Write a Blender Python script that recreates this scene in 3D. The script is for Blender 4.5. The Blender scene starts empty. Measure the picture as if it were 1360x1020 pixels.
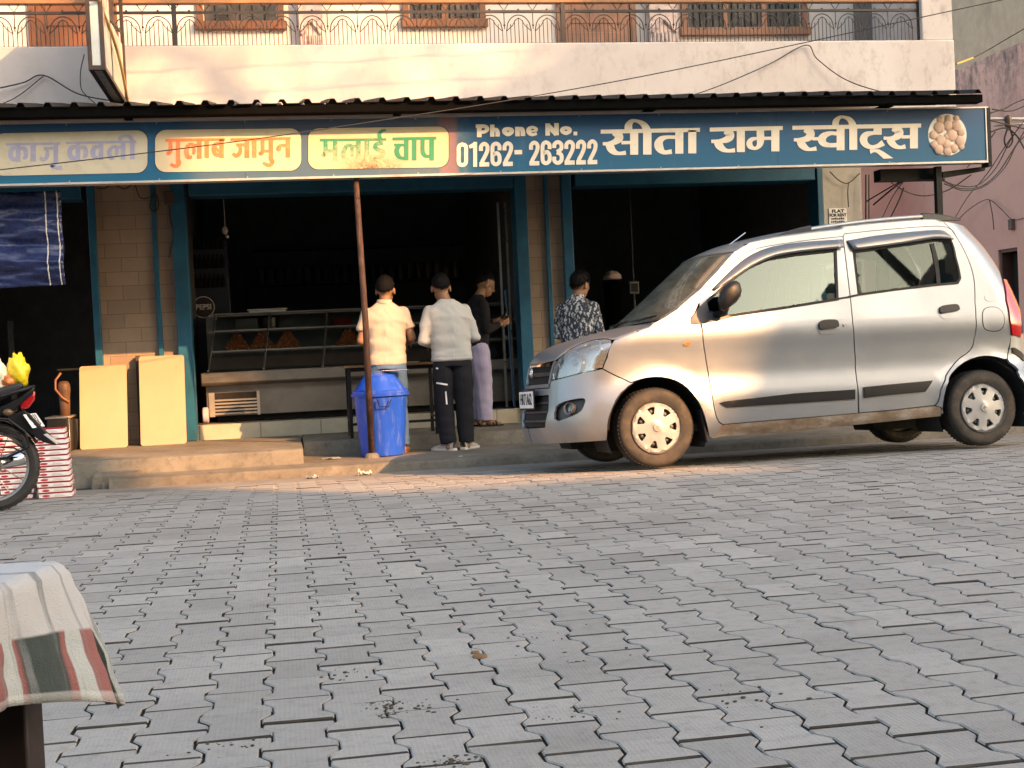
import bpy, bmesh, math, random
import numpy as np
from math import sin, cos, radians, pi, atan2, sqrt
from mathutils import Vector, Matrix, noise as mnoise
from mathutils.geometry import delaunay_2d_cdt
random.seed(7); RNG = np.random.default_rng(7)
scene = bpy.context.scene
COL = scene.collection

# ------------------------------------------------------------------ camera
FPX, W0, H0, CAMH = 1790.0, 1360.0, 1020.0, 0.913
ROLL, YAW, PITCH = 0.046, radians(9.7), -49/1790.0
Fv = np.array([sin(YAW)*cos(PITCH), cos(YAW)*cos(PITCH), sin(PITCH)])
R0 = np.array([cos(YAW), -sin(YAW), 0.0]); U0 = np.cross(R0, Fv)
Rv = R0*cos(ROLL)-U0*sin(ROLL); Uv = U0*cos(ROLL)+R0*sin(ROLL)
CAM = np.array([0, 0, CAMH])
cd = bpy.data.cameras.new('camera'); cam = bpy.data.objects.new('camera', cd); COL.objects.link(cam)
cd.sensor_width = 36.0; cd.lens = 36.0*FPX/W0; cd.clip_end = 500; cd.clip_start = 0.05
cam.matrix_world = Matrix(((Rv[0], Uv[0], -Fv[0], 0), (Rv[1], Uv[1], -Fv[1], 0), (Rv[2], Uv[2], -Fv[2], CAMH), (0, 0, 0, 1)))
scene.camera = cam
# ------------------------------------------------------------------ light
SUN = Vector((-0.76, 1.0, -0.62))
scene.world = bpy.data.worlds.new('World'); scene.world.use_nodes = True
wn = scene.world.node_tree.nodes; wl = scene.world.node_tree.links
bgn = wn['Background']; sky = wn.new('ShaderNodeTexSky'); sky.sky_type = 'NISHITA'; sky.sun_disc = False
sky.sun_elevation = math.atan2(0.62, math.hypot(0.76, 1)); sky.sun_rotation = math.atan2(0.76, -1.0)
sky.air_density = 1.0; sky.dust_density = 2.0; sky.ozone_density = 1.0
wb = wn.new('ShaderNodeMix'); wb.data_type = 'RGBA'; wb.blend_type = 'MULTIPLY'; wb.inputs[0].default_value = 1; wb.inputs[7].default_value = (1.0, .895, .735, 1); wl.new(sky.outputs[0], wb.inputs[6]); wl.new(wb.outputs[2], bgn.inputs[0]); bgn.inputs[1].default_value = 0.15
sl = bpy.data.lights.new('sun', 'SUN'); sl.energy = 3.1; sl.angle = radians(0.42); sl.color = (1.0, 0.49, 0.19)
so = bpy.data.objects.new('sun', sl); COL.objects.link(so); so.rotation_euler = SUN.to_track_quat('-Z', 'Y').to_euler(); so.location = (10, -10, 15)
scene.view_settings.view_transform = 'Standard'; scene.view_settings.look = 'None'
scene.view_settings.exposure = 2.1; scene.view_settings.gamma = 1.0
scene.cycles.max_bounces = 8; scene.cycles.transparent_max_bounces = 12
scene.cycles.use_denoising = True

# ------------------------------------------------------------------ survey helpers
def ray(x, y): return Fv+Rv*((x-W0/2)/FPX)+Uv*((H0/2-y)/FPX)
def at(x, y, Y):
    r = ray(x, y); return CAM+r*(Y/r[1])
def atz(x, y, Z):
    r = ray(x, y); return CAM+r*((Z-CAMH)/r[2])
def atx(x, y, X):
    r = ray(x, y); return CAM+r*(X/r[0])
def roadz(Y): return -0.045*max(0.0, min(Y, 11.6)-9.0)

# ------------------------------------------------------------------ object helpers
def tag(o, label=None, cat=None, group=None, kind=None):
    if label: o['label'] = label
    if cat: o['category'] = cat
    if group: o['group'] = group
    if kind: o['kind'] = kind
    return o
def empty(name, loc, label=None, cat=None, group=None, rz=0.0, mat=None):
    o = bpy.data.objects.new(name, None); COL.objects.link(o); o.empty_display_size = 0.1
    if mat is not None: o.matrix_world = mat
    else: o.location = Vector(loc); o.rotation_euler = (0, 0, rz)
    return tag(o, label, cat, group)
def copy_tree(o, parent=None):
    c = o.copy(); COL.objects.link(c)
    if parent is not None: c.parent = parent
    for ch in o.children: copy_tree(ch, c)
    return c
def link(name, me, mat=None, parent=None, smooth=False):
    o = bpy.data.objects.new(name, me); COL.objects.link(o)
    if mat is not None:
        me.materials.clear()
        for m in (mat if isinstance(mat, (list, tuple)) else [mat]): me.materials.append(m)
    if parent is not None: o.parent = parent
    if smooth: me.shade_smooth()
    return o
class MB:
    """collects shapes and links them as one mesh object"""
    def __init__(s, off=(0, 0, 0)): s.v = []; s.f = []; s.off = np.array(off, float); s.mi = []; s.cur = 0
    def add(s, vs, fs):
        b = len(s.v); s.v += [tuple(np.array(v, float)-s.off) for v in vs]; s.f += [tuple(i+b for i in f) for f in fs]; s.mi += [s.cur]*len(fs); return s
    def box(s, lo, hi, rot=None, pivot=None):
        x0, y0, z0 = lo; x1, y1, z1 = hi
        vs = [(x0,y0,z0),(x1,y0,z0),(x1,y1,z0),(x0,y1,z0),(x0,y0,z1),(x1,y0,z1),(x1,y1,z1),(x0,y1,z1)]
        if rot is not None:
            p = Vector(pivot); vs = [tuple(p+rot@(Vector(v)-p)) for v in vs]
        return s.add(vs, [(0,3,2,1),(4,5,6,7),(0,1,5,4),(1,2,6,5),(2,3,7,6),(3,0,4,7)])
    def hexa(s, a, b):   # a: four lower/front corners, b: four matching
        return s.add(list(a)+list(b), [(3,2,1,0),(4,5,6,7),(0,1,5,4),(1,2,6,5),(2,3,7,6),(3,0,4,7)])
    def tube(s, pts, r, n=8, cap=True, closed=False, sx=1.0):
        P = [Vector(p) for p in pts]; m = len(P)
        rs = r if isinstance(r, (list, tuple)) else [r]*m
        vs = []; fs = []; up = None
        for i in range(m):
            if closed: d = P[(i+1) % m]-P[i-1]
            else: d = P[min(i+1, m-1)]-P[max(i-1, 0)]
            if d.length < 1e-9: d = Vector((0, 0, 1))
            d.normalize()
            if up is None: up = Vector((0, 0, 1)) if abs(d.z) < .9 else Vector((1, 0, 0))
            a = d.cross(up)
            if a.length < 1e-4: a = d.orthogonal()
            a.normalize(); b = a.cross(d); b.normalize(); up = b
            for k in range(n):
                t = 2*pi*k/n; vs.append(P[i]+(a*cos(t)*sx+b*sin(t))*rs[i])
        mm = m if closed else m-1
        for i in range(mm):
            j = (i+1) % m
            for k in range(n):
                k2 = (k+1) % n; fs.append((i*n+k, i*n+k2, j*n+k2, j*n+k))
        if cap and not closed: fs += [tuple(range(n-1, -1, -1)), tuple((m-1)*n+k for k in range(n))]
        return s.add(vs, fs)
    def lathe(s, prof, c=(0, 0, 0), axis='z', n=32, cap=False):
        vs = []; fs = []; m = len(prof)
        for (r, h) in prof:
            for k in range(n):
                t = 2*pi*k/n
                if axis == 'z': v = (c[0]+r*cos(t), c[1]+r*sin(t), c[2]+h)
                elif axis == 'y': v = (c[0]+r*cos(t), c[1]+h, c[2]+r*sin(t))
                else: v = (c[0]+h, c[1]+r*cos(t), c[2]+r*sin(t))
                vs.append(v)
        for i in range(m-1):
            for k in range(n):
                k2 = (k+1) % n; fs.append((i*n+k, i*n+k2, (i+1)*n+k2, (i+1)*n+k))
        if cap: fs += [tuple(range(n-1, -1, -1)), tuple((m-1)*n+k for k in range(n))]
        return s.add(vs, fs)
    def sph(s, c, r, n=12, m=8, rx=1, ry=1, rz=1):
        prof = [(sin(pi*i/m)*r, -cos(pi*i/m)*r) for i in range(m+1)]
        vs = []; fs = []
        for (q, h) in prof:
            for k in range(n):
                t = 2*pi*k/n; vs.append((c[0]+max(q, 1e-5)*cos(t)*rx, c[1]+max(q, 1e-5)*sin(t)*ry, c[2]+h*rz))
        for i in range(m):
            for k in range(n):
                k2 = (k+1) % n; fs.append((i*n+k, i*n+k2, (i+1)*n+k2, (i+1)*n+k))
        return s.add(vs, fs)
    def prism(s, poly, d):     # poly: 3d points, extruded by vector d
        n = len(poly); P = [np.array(p, float) for p in poly]; d = np.array(d, float)
        fs = [tuple(range(n)), tuple(n+k for k in range(n-1, -1, -1))]
        for k in range(n):
            k2 = (k+1) % n; fs.append((k, n+k, n+k2, k2))
        return s.add(P+[p+d for p in P], fs)
    def grid(s, G):            # G: array [i][j] of points
        m = len(G); n = len(G[0])
        return s.add([p for row in G for p in row], [(i*n+j, i*n+j+1, (i+1)*n+j+1, (i+1)*n+j) for i in range(m-1) for j in range(n-1)])
    def mesh(s, name):
        me = bpy.data.meshes.new(name); me.from_pydata([tuple(v) for v in s.v], [], s.f); me.update()
        if any(s.mi): me.polygons.foreach_set('material_index', s.mi)
        return me
    def build(s, name, mat=None, parent=None, smooth=False, bevel=0, seg=2, fix=True, angle=None):
        me = s.mesh(name)
        if fix:
            bm = bmesh.new(); bm.from_mesh(me); bmesh.ops.recalc_face_normals(bm, faces=bm.faces); bm.to_mesh(me); bm.free()
        o = link(name, me, mat, parent, smooth)
        if bevel:
            b = o.modifiers.new('bevel', 'BEVEL'); b.width = bevel; b.segments = seg; b.limit_method = 'ANGLE'; b.angle_limit = radians(35)
            if smooth is False: me.shade_smooth(); b.harden_normals = False; me.set_sharp_from_angle(angle=radians(40))
        elif angle: me.shade_smooth(); me.set_sharp_from_angle(angle=radians(angle))
        return o
def text_mesh(body, size, offset=0.0, extrude=0.001, sx=1.0, align='CENTER'):
    cu = bpy.data.curves.new('txt', 'FONT'); cu.body = body; cu.size = size; cu.offset = offset; cu.extrude = extrude
    cu.align_x = align; cu.align_y = 'CENTER'
    o = bpy.data.objects.new('txt', cu); COL.objects.link(o)
    dg = bpy.context.evaluated_depsgraph_get(); me = bpy.data.meshes.new_from_object(o.evaluated_get(dg))
    bpy.data.objects.remove(o); bpy.data.curves.remove(cu)
    for v in me.vertices: v.co.x *= sx
    return me
def put_text(name, body, size, M4, mat, parent=None, offset=0.0, extrude=0.001, sx=1.0):
    me = text_mesh(body, size, offset, extrude, sx); me.transform(M4); me.name = name
    return link(name, me, mat, parent)
def spline(pts, n=8):
    P = [np.array(p, float) for p in pts]
    if len(P) < 3: return [P[0]+(P[-1]-P[0])*t/n for t in range(n+1)]
    out = []; Q = [2*P[0]-P[1]]+P+[2*P[-1]-P[-2]]
    for i in range(1, len(Q)-2):
        for k in range(n):
            t = k/n; a, b, c, d = Q[i-1], Q[i], Q[i+1], Q[i+2]
            out.append(.5*(2*b+(c-a)*t+(2*a-5*b+4*c-d)*t*t+(3*b-a-3*c+d)*t**3))
    out.append(P[-1]); return out

# ------------------------------------------------------------------ materials
class NT:
    def __init__(s, name):
        s.m = bpy.data.materials.new(name); s.m.use_nodes = True; s.t = s.m.node_tree; s.n = s.t.nodes; s.l = s.t.links
        s.b = s.n['Principled BSDF']; s.out = s.n['Material Output']
        s.tc = s.n.new('ShaderNodeTexCoord')
    def node(s, t, **k):
        n = s.n.new(t)
        for a, b in k.items(): setattr(n, a, b)
        return n
    def lk(s, a, b): s.l.new(a, b)
    def noise(s, scale, detail=6, rough=.6, stretch=None, dist=0.0, src=None):
        n = s.node('ShaderNodeTexNoise'); n.inputs['Scale'].default_value = scale; n.inputs['Detail'].default_value = detail
        n.inputs['Roughness'].default_value = rough; n.inputs['Distortion'].default_value = dist
        src = src or s.tc.outputs['Object']
        if stretch:
            mp = s.node('ShaderNodeMapping'); mp.inputs['Scale'].default_value = stretch; s.lk(src, mp.inputs[0]); src = mp.outputs[0]
        s.lk(src, n.inputs['Vector']); return n.outputs['Fac']
    def ramp(s, fac, stops):
        r = s.node('ShaderNodeValToRGB'); e = r.color_ramp.elements
        e[0].position, e[0].color = stops[0][0], (*stops[0][1], 1) if len(stops[0][1]) == 3 else stops[0][1]
        e[1].position, e[1].color = stops[-1][0], (*stops[-1][1], 1)
        for p, c in stops[1:-1]:
            x = e.new(p); x.color = (*c, 1)
        s.lk(fac, r.inputs[0]); return r.outputs[0]
    def fr(s, fac, lo, hi, a=0.0, b=1.0):
        r = s.node('ShaderNodeMapRange'); r.inputs[1].default_value = lo; r.inputs[2].default_value = hi
        r.inputs[3].default_value = a; r.inputs[4].default_value = b; s.lk(fac, r.inputs[0]); return r.outputs[0]
    def mix(s, fac, a, b, mode='MIX'):
        x = s.node('ShaderNodeMix', data_type='RGBA', blend_type=mode)
        for i, v in ((0, fac), (6, a), (7, b)):
            if isinstance(v, (int, float)): x.inputs[i].default_value = v
            elif isinstance(v, (tuple, list)): x.inputs[i].default_value = (*v[:3], 1)
            else: s.lk(v, x.inputs[i])
        return x.outputs[2]
    def math(s, op, a, b=0.0):
        x = s.node('ShaderNodeMath', operation=op)
        for i, v in ((0, a), (1, b)):
            if isinstance(v, (int, float)): x.inputs[i].default_value = v
            else: s.lk(v, x.inputs[i])
        return x.outputs[0]
    def bump(s, h, strength=.3, dist=.01):
        b = s.node('ShaderNodeBump'); b.inputs['Strength'].default_value = strength; b.inputs['Distance'].default_value = dist
        s.lk(h, b.inputs['Height']); s.lk(b.outputs[0], s.b.inputs['Normal'])
    def set(s, col=None, rough=None, metal=None, **k):
        for nm, v in (('Base Color', col), ('Roughness', rough), ('Metallic', metal)):
            if v is None: continue
            if isinstance(v, (int, float)): s.b.inputs[nm].default_value = v
            elif isinstance(v, (tuple, list)): s.b.inputs[nm].default_value = (*v[:3], 1)
            else: s.lk(v, s.b.inputs[nm])
        for nm, v in k.items():
            nm = nm.replace('_', ' '); s.b.inputs[nm].default_value = v
        return s.m
def pbr(name, col, rough=.6, metal=0.0, var=.15, scale=6.0, bump=0.0, bscale=80.0, stain=None, sthr=(.55, .75), sscale=3.0, sstretch=None, coat=0.0, spec=.5):
    t = NT(name); c = np.array(col)
    f = t.noise(scale)
    o = t.mix(t.fr(f, .3, .7), tuple(c*(1-var)), tuple(np.minimum(c*(1+var), 1)))
    if stain is not None:
        g = t.noise(sscale, 8, .65, sstretch); o = t.mix(t.fr(g, sthr[0], sthr[1]), o, stain)
    g2 = t.noise(scale*5, 4)
    t.set(o, t.fr(g2, .3, .7, max(0.02, rough-.08), min(1, rough+.08)), metal)
    t.b.inputs['Coat Weight'].default_value = coat; t.b.inputs['Coat Roughness'].default_value = .06
    t.b.inputs['Specular IOR Level'].default_value = spec
    if bump: t.bump(t.noise(bscale, 5), bump, .01)
    return t.m

M = {}
M['black'] = pbr('black_paint', (.009, .009, .010), .55, spec=.25)
M['blackgloss'] = pbr('black_plastic', (.008, .008, .010), .4, var=.1, spec=.3)
M['rubber'] = pbr('rubber', (.028, .026, .025), .8, bump=.2, bscale=120)
M['dark'] = pbr('dark_interior', (.012, .012, .013), .9, var=.1)
M['steel'] = pbr('stainless_steel', (.42, .40, .37), .32, .9, var=.15, scale=2.5, stain=(.16, .13, .10), sthr=(.5, .95), sscale=2.2)
M['cable'] = pbr('cable', (.018, .017, .018), .6)
M['bluesteel'] = pbr('blue_painted_steel', (.008, .09, .17), .45, var=.25, scale=5, stain=(.06, .06, .06), sthr=(.62, .8))
M['white'] = pbr('white_paint', (.75, .74, .72), .5, var=.05)
M['chrome'] = pbr('chrome', (.75, .75, .75), .12, 1.0, var=.05)
# ================================================================== SETTING: road, steps, pavers
def paver_mat():
    t = NT('concrete_paver')
    a = t.node('ShaderNodeAttribute', attribute_name='tone')
    n1 = t.noise(1.1, 5, .6); n2 = t.noise(22, 6, .7); n3 = t.noise(190, 3, .6)
    c = t.ramp(a.outputs['Fac'], [(0, (.215, .204, .186)), (.5, (.295, .28, .256)), (1, (.365, .347, .318))])
    c = t.mix(t.fr(n1, .35, .7, 0, .55), c, (.315, .305, .285))
    c = t.mix(t.fr(n2, .5, .8, 0, .55), c, (.13, .125, .12))
    c = t.mix(t.fr(n3, .55, .75, 0, .3), c, (.36, .355, .34))
    ty_ = t.noise(1.4, 6, .65, (.22, 1.5, 1)); c = t.mix(t.fr(ty_, .52, .72, 0, .42), c, (.15, .142, .132))
    st_ = t.noise(3.1, 7, .7); c = t.mix(t.fr(st_, .60, .70, 0, .5), c, (.12, .112, .10)); c = t.mix(t.fr(st_, .40, .30, 0, .4), c, (.38, .36, .32))
    # dust thickens towards the kerb
    sp = t.node('ShaderNodeSeparateXYZ'); t.lk(t.tc.outputs['Object'], sp.inputs[0])
    d = t.math('MULTIPLY', t.fr(sp.outputs[1], 6.5, 11.0), t.fr(t.noise(2.2, 6), .25, .6))
    c = t.mix(t.math('MULTIPLY', d, .75), c, (.30, .275, .24))
    t.set(c, t.fr(n2, .2, .8, .72, .95))
    # pressed chevron texture on the block tops
    w = t.node('ShaderNodeTexWave', wave_type='BANDS', bands_direction='X'); w.inputs['Scale'].default_value = 26; w.inputs['Distortion'].default_value = 5.0; w.inputs['Detail'].default_value = 1; w.inputs['Detail Scale'].default_value = 6
    t.lk(t.tc.outputs['Object'], w.inputs['Vector'])
    h = t.math('ADD', t.math('MULTIPLY', w.outputs['Fac'], .26), t.math('ADD', t.math('MULTIPLY', n2, .9), n3))
    t.bump(h, .55, .006); return t.m
def dirt_mat():
    t = NT('joint_dirt'); n1 = t.noise(3, 6); n2 = t.noise(60, 5)
    c = t.ramp(n1, [(.3, (.020, .017, .014)), (.5, (.04, .035, .028)), (.7, (.085, .075, .06))])
    c = t.mix(t.fr(n2, .4, .7, 0, .5), c, (.03, .025, .02)); t.set(c, .95); t.bump(n2, .5, .01); return t.m
def dust_mat():
    t = NT('dusty_road'); n1 = t.noise(2, 7, .65); n2 = t.noise(25, 6); n3 = t.noise(150, 3)
    c = t.ramp(n1, [(.3, (.15, .14, .13)), (.55, (.23, .215, .19)), (.75, (.29, .27, .235))])
    c = t.mix(t.fr(n2, .5, .8, 0, .6), c, (.11, .10, .09)); c = t.mix(t.fr(n3, .6, .75, 0, .35), c, (.34, .32, .29))
    t.set(c, .9); t.bump(t.math('ADD', n2, n3), .5, .008); return t.m
def concrete_mat(name, lo, hi, stain):
    t = NT(name); n1 = t.noise(2.2, 7, .65); n2 = t.noise(14, 6, .7); n3 = t.noise(110, 3)
    c = t.ramp(n1, [(.3, lo), (.7, hi)]); c = t.mix(t.fr(n2, .5, .75, 0, .7), c, stain)
    t.set(c, .85); t.bump(t.math('ADD', t.math('MULTIPLY', n2, 1.5), n3), .6, .01); return t.m
DIRT = dirt_mat(); DUST = dust_mat(); PAV = paver_mat()
CONC = concrete_mat('step_concrete', (.10, .088, .07), (.22, .195, .155), (.055, .048, .04))
CONC2 = concrete_mat('platform_concrete', (.11, .10, .08), (.22, .20, .16), (.06, .054, .045))

ys = [-45, -10, 0, 2, 4, 6, 8, 9, 9.6, 10.2, 10.8, 11.3, 11.6, 12.5, 15, 25, 60, 150]; xs = [-120, -40, -12, -8, -4, 0, 4, 8, 12, 40, 120]
g = MB(); g.grid([[(x, y, roadz(y)-.014) for x in xs] for y in ys])
tag(g.build('ground', DIRT), kind='structure')
# dust strip against the kerb
random.seed(3)
g = MB(); rows = []
for i in range(90):
    x = -4.2+i*.16
    y0 = 10.75+.25*mnoise.noise((x*.8, 3, 0))+.12*mnoise.noise((x*3.1, 1, 0)); 
    if x < -1: y0 += .1
    rows.append([(x, y0+(11.65-y0)*k/6, roadz(y0+(11.65-y0)*k/6)+.0035+.004*mnoise.noise((x*2, k*.7, 0))-(.012 if k == 0 else 0)) for k in range(7)])
g.grid(rows); tag(g.build('road_edge', DUST, smooth=True), kind='structure')
# interlocking pavers
def pavers():
    pw, pl, A = .156, .235, .0135
    us = [-.5, -.34, -.16, .16, .34, .5]; of = [A, A, -A, -A, A, A]
    V = []; Fs = []; T = []; MI = []
    def edge(Y, m): return None
    c0 = int(-5.5/pw); c1 = int(10.5/pw)
    for c in range(c0, c1):
        X = c*pw; st = (c % 2)*.5+.018*mnoise.noise((c*.37, 0, 5)); y = 2.25
        r0 = int((2.2)/pl)
        for r in range(r0, int(11.25/pl)+1):
            Y = (r+st)*pl
            xl = atan2(X, Y)
            if xl < radians(9.7-27) or xl > radians(9.7+32) or Y > 11.2 or Y < 2.3: continue
            jt = random.random(); tone = min(1, max(0, random.gauss(.5, .2)))
            gy0 = .0014+.0034*random.random()**1.5; gy1 = .0015+.003*random.random()**2; gx = .0026
            dz = random.gauss(0, .0010); tx = random.gauss(0, .006); ty = random.gauss(0, .007); rot = random.gauss(0, .006)
            out = []
            for k in range(6): out.append((pw/2+of[k]-gx+random.gauss(0, .0013), us[k]*pl+random.gauss(0, .0009)+(gy0 if k == 0 else -gy1 if k == 5 else 0)))
            for k in range(5, -1, -1): out.append((-pw/2-of[k]+gx+random.gauss(0, .0013), us[k]*pl+random.gauss(0, .0009)+(gy0 if k == 0 else -gy1 if k == 5 else 0)))
            b = len(V); n = 12
            for (ins, z) in ((.0035, 0.0), (0.0, -.004), (0.0, -.02)):
                for (px, py) in out:
                    qx = px-ins*(1 if px > 0 else -1); qy = py-(ins*(1 if py > 0 else -1) if abs(py) > pl*.45 else 0)
                    gx_ = X+qx-rot*qy; gy_ = Y+qy+rot*qx
                    V.append((gx_, gy_, roadz(gy_)+dz+z+tx*qx+ty*qy)); T.append(tone)
            Fs.append(tuple(range(b, b+n))); MI.append(0)
            for q in range(2):
                for k in range(n):
                    k2 = (k+1) % n; Fs.append((b+q*n+k, b+(q+1)*n+k, b+(q+1)*n+k2, b+q*n+k2)); MI.append(1 if (q == 1 or k in (5, 11)) else 0)
    me = bpy.data.meshes.new('paving_blocks'); me.from_pydata(V, [], Fs); me.update()
    at_ = me.attributes.new('tone', 'FLOAT', 'POINT'); at_.data.foreach_set('value', T)
    o = link('paving_blocks', me, [PAV, DIRT]); me.polygons.foreach_set('material_index', MI); return tag(o, kind='structure')
pavers()
# rough slab helper: a box with a slightly worn, uneven front edge
def slab(name, x0, x1, y0, y1, z0, z1, mat, seed=0, wob=.012, step=.12):
    m = MB(); n = max(2, int((x1-x0)/step)); rows = []
    for i in range(n+1):
        x = x0+(x1-x0)*i/n
        w = wob*mnoise.noise((x*3.3, seed, 0))+wob*.6*mnoise.noise((x*11, seed, 3)); h = wob*.5*mnoise.noise((x*6, seed, 9))
        rows.append([(x, y0+w*1.2, z0), (x, y0+w, z1-.022+h), (x, y0+w+.012, z1-.005+h*.7), (x, y0+w+.035, z1), (x, (y0+y1)/2, z1), (x, y1, z1), (x, y1, z0)])
    m.grid(rows); k = len(rows[0])
    m.add(rows[0], [tuple(range(k))]); m.add(rows[-1], [tuple(range(k-1, -1, -1))])
    return m.build(name, mat, angle=50)
Z1, Z2, Z3 = -.03, .105, .256
tag(slab('kerb_step', -1.45, 9.0, 11.56, 13.2, -.3, Z1, CONC, 1), kind='structure')
tag(slab('shop_step', 0.18, 9.0, 12.95, 14.18, -.3, Z2, CONC2, 2, .008), kind='structure')
tag(slab('shop_platform', -4.6, 0.16, 12.02, 14.18, -.3, Z2-.004, CONC2, 5, .012), kind='structure')
m = MB()
m.box((-1.62, 11.75, -.3), (-1.22, 12.02, .005)); m.box((-1.52, 11.62, -.3), (-1.16, 11.8, -.055))
tag(m.build('broken_step', CONC, bevel=.02), kind='structure')
def tile_mat(name, c1, c2, mortar, bw, rh, ms=.004, stain=(.2, .15, .1), off=.5, spec=.5, rough=.35):
    t = NT(name); sp = t.node('ShaderNodeSeparateXYZ'); t.lk(t.tc.outputs['Object'], sp.inputs[0])
    cb = t.node('ShaderNodeCombineXYZ'); t.lk(t.math('ADD', sp.outputs[0], sp.outputs[1]), cb.inputs[0]); t.lk(sp.outputs[2], cb.inputs[1])
    br = t.node('ShaderNodeTexBrick'); br.offset = off; br.inputs['Scale'].default_value = 1; br.inputs['Mortar Size'].default_value = ms
    br.inputs['Brick Width'].default_value = bw; br.inputs['Row Height'].default_value = rh; br.inputs['Mortar Smooth'].default_value = .3
    br.inputs['Color1'].default_value = (*c1, 1); br.inputs['Color2'].default_value = (*c2, 1); br.inputs['Mortar'].default_value = (*mortar, 1)
    t.lk(cb.outputs[0], br.inputs['Vector'])
    c = t.mix(t.fr(t.noise(5, 7), .45, .75, 0, .45), br.outputs[0], stain)
    t.set(c, rough); t.bump(t.math('MULTIPLY', br.outputs['Fac'], -1), .4, .004); return t.m
TILE = tile_mat('beige_wall_tile', (.33, .25, .185), (.27, .205, .15), (.15, .115, .085), .32, .143, .0035)
RISER = tile_mat('riser_tile', (.42, .40, .32), (.36, .34, .27), (.16, .14, .11), .62, .5, .006, stain=(.22, .2, .15))
m = MB(); m.box((-.985, 14.185, Z2-.05), (3.0, 14.35, Z3-.002)); m.box((3.0, 14.19, Z2-.05), (6.0, 14.36, Z3-.004))
tag(m.build('tiled_riser', RISER, bevel=.006), kind='structure')
# soil patches in the joints
def crumbs(name, spots, mat):
    m = MB()
    for (px, py, w, n) in spots:
        c = atz(px, py, 0)
        for _ in range(n):
            r = .0012+.0035*random.random()**2; a = random.gauss(0, w); b = random.gauss(0, w*.8)
            m.sph((c[0]+a, c[1]+b, roadz(c[1])+r*.4), r, 5, 4, 1+random.random(), 1, .7)
    return tag(m.build(name, mat), kind='stuff')
crumbs('soil_crumbs', [(505, 938, .03, 60), (512, 950, .02, 30), (600, 1014, .03, 60), (765, 880, .016, 22), (545, 940, .05, 30), (470, 895, .05, 20), (760, 950, .06, 25), (860, 820, .012, 6), (300, 990, .06, 20), (1000, 930, .1, 24), (720, 850, .15, 24)], pbr('dark_soil', (.075, .062, .045), .95, var=.4))
m = MB()
for (px, py, r) in [(637, 873, .02), (631, 868, .012)]:
    c = atz(px, py, 0); m.lathe([(0.0001, .008), (r, .007), (r*1.2, .001)], (c[0], c[1], 0), n=9)
m = m.build('dried_leaf', pbr('brown_leaf', (.16, .09, .035), .8)); tag(m, 'small dry brown leaf lying in a gap between paving blocks', 'leaf')

# ================================================================== SHOP BUILDING
bx = empty('shop_building', (2.3, 14.2, 0), 'pink white two storey building with dark shops below and a balcony above', 'building')
OFF = (2.3, 14.2, 0)
def part(name, mb, mat, parent=bx, **k): return mb.build(name, mat, parent, **k)
def fascia_mat():
    t = NT('pink_white_plaster'); n1 = t.noise(1.3, 6, .6); n2 = t.noise(9, 9, .75, (1, 1, .55)); n3 = t.noise(60, 4); n4 = t.noise(2.6, 8, .7, (1.2, 1, .25))
    c = t.ramp(n1, [(.3, (.52, .46, .43)), (.5, (.57, .51, .48)), (.7, (.60, .55, .52))])
    sp = t.node('ShaderNodeSeparateXYZ'); t.lk(t.tc.outputs['Object'], sp.inputs[0])
    dirt = t.math('MULTIPLY', t.fr(n2, .50, .66), t.fr(sp.outputs[0], -2.0, 4.5,   .12, .6))
    c = t.mix(dirt, c, (.30, .255, .225))
    c = t.mix(t.fr(n4, .58, .78, 0, .45), c, (.48, .40, .36))
    t.set(c, .85); t.bump(t.math('ADD', n2, t.math('MULTIPLY', n3, .4)), .25, .01); return t.m
PLASTER = fascia_mat()
WALLU = pbr('upper_wall_paint', (.60, .54, .48), .8, var=.06, scale=2, stain=(.5, .45, .4), sthr=(.6, .8))
m = MB(OFF)
m.box((-5.5, 13.7, 3.30), (7.39, 14.0, 4.03)); m.box((-5.5, 14.0, 3.30), (7.39, 15.2, 3.46)); m.box((-5.5, 14.0, 3.46), (7.0, 15.0, 3.93))
m.box((7.03, 13.72, 4.03), (7.39, 15.0, 7.0))
part('balcony_fascia', m, PLASTER, bevel=.012)
m = MB(OFF); m.box((-5.5, 15.0, 3.93), (7.2, 15.3, 7.4)); part('upper_wall', m, WALLU)
# tiled piers and the walls between openings
for (xa, xb) in ((-1.82, -.905), (2.60, 3.13), (5.985, 6.48)):
    m = MB(OFF); m.box((xa+.04, 14.2, Z2-.1), (xb-.03 if xb < 6 else xb, 14.6, 3.3)); part('pier', m, TILE if xb < 6 else pbr('pale_pier_plaster', (.42, .39, .34), .8, var=.1, stain=(.25, .22, .19)), bevel=.004)
m = MB(OFF)
for (xa, xb) in ((-5.4, -1.82), (-.905, 2.60), (3.13, 5.985)): m.box((xa+.07, 14.13, 2.60), (xb-.07, 14.45, 3.28))
part('shutter_box', m, M['bluesteel'], bevel=.01)
def post(xa, xb, y0=14.12, y1=14.4, z0=Z2, z1=3.25):
    m = MB(OFF); m.box((xa, y0, z0), (xb, y1, z1)); return part('shutter_guide', m, M['bluesteel'], bevel=.006)
post(-1.835, -1.765); post(-1.215, -1.165, 14.14, 14.198, .85); post(-1.02, -.875)
post(2.535, 2.665); post(2.86, 2.905, 14.15, 14.198); post(3.045, 3.15); post(5.93, 5.99)
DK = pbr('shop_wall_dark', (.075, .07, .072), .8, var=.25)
m = MB(OFF)
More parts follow.
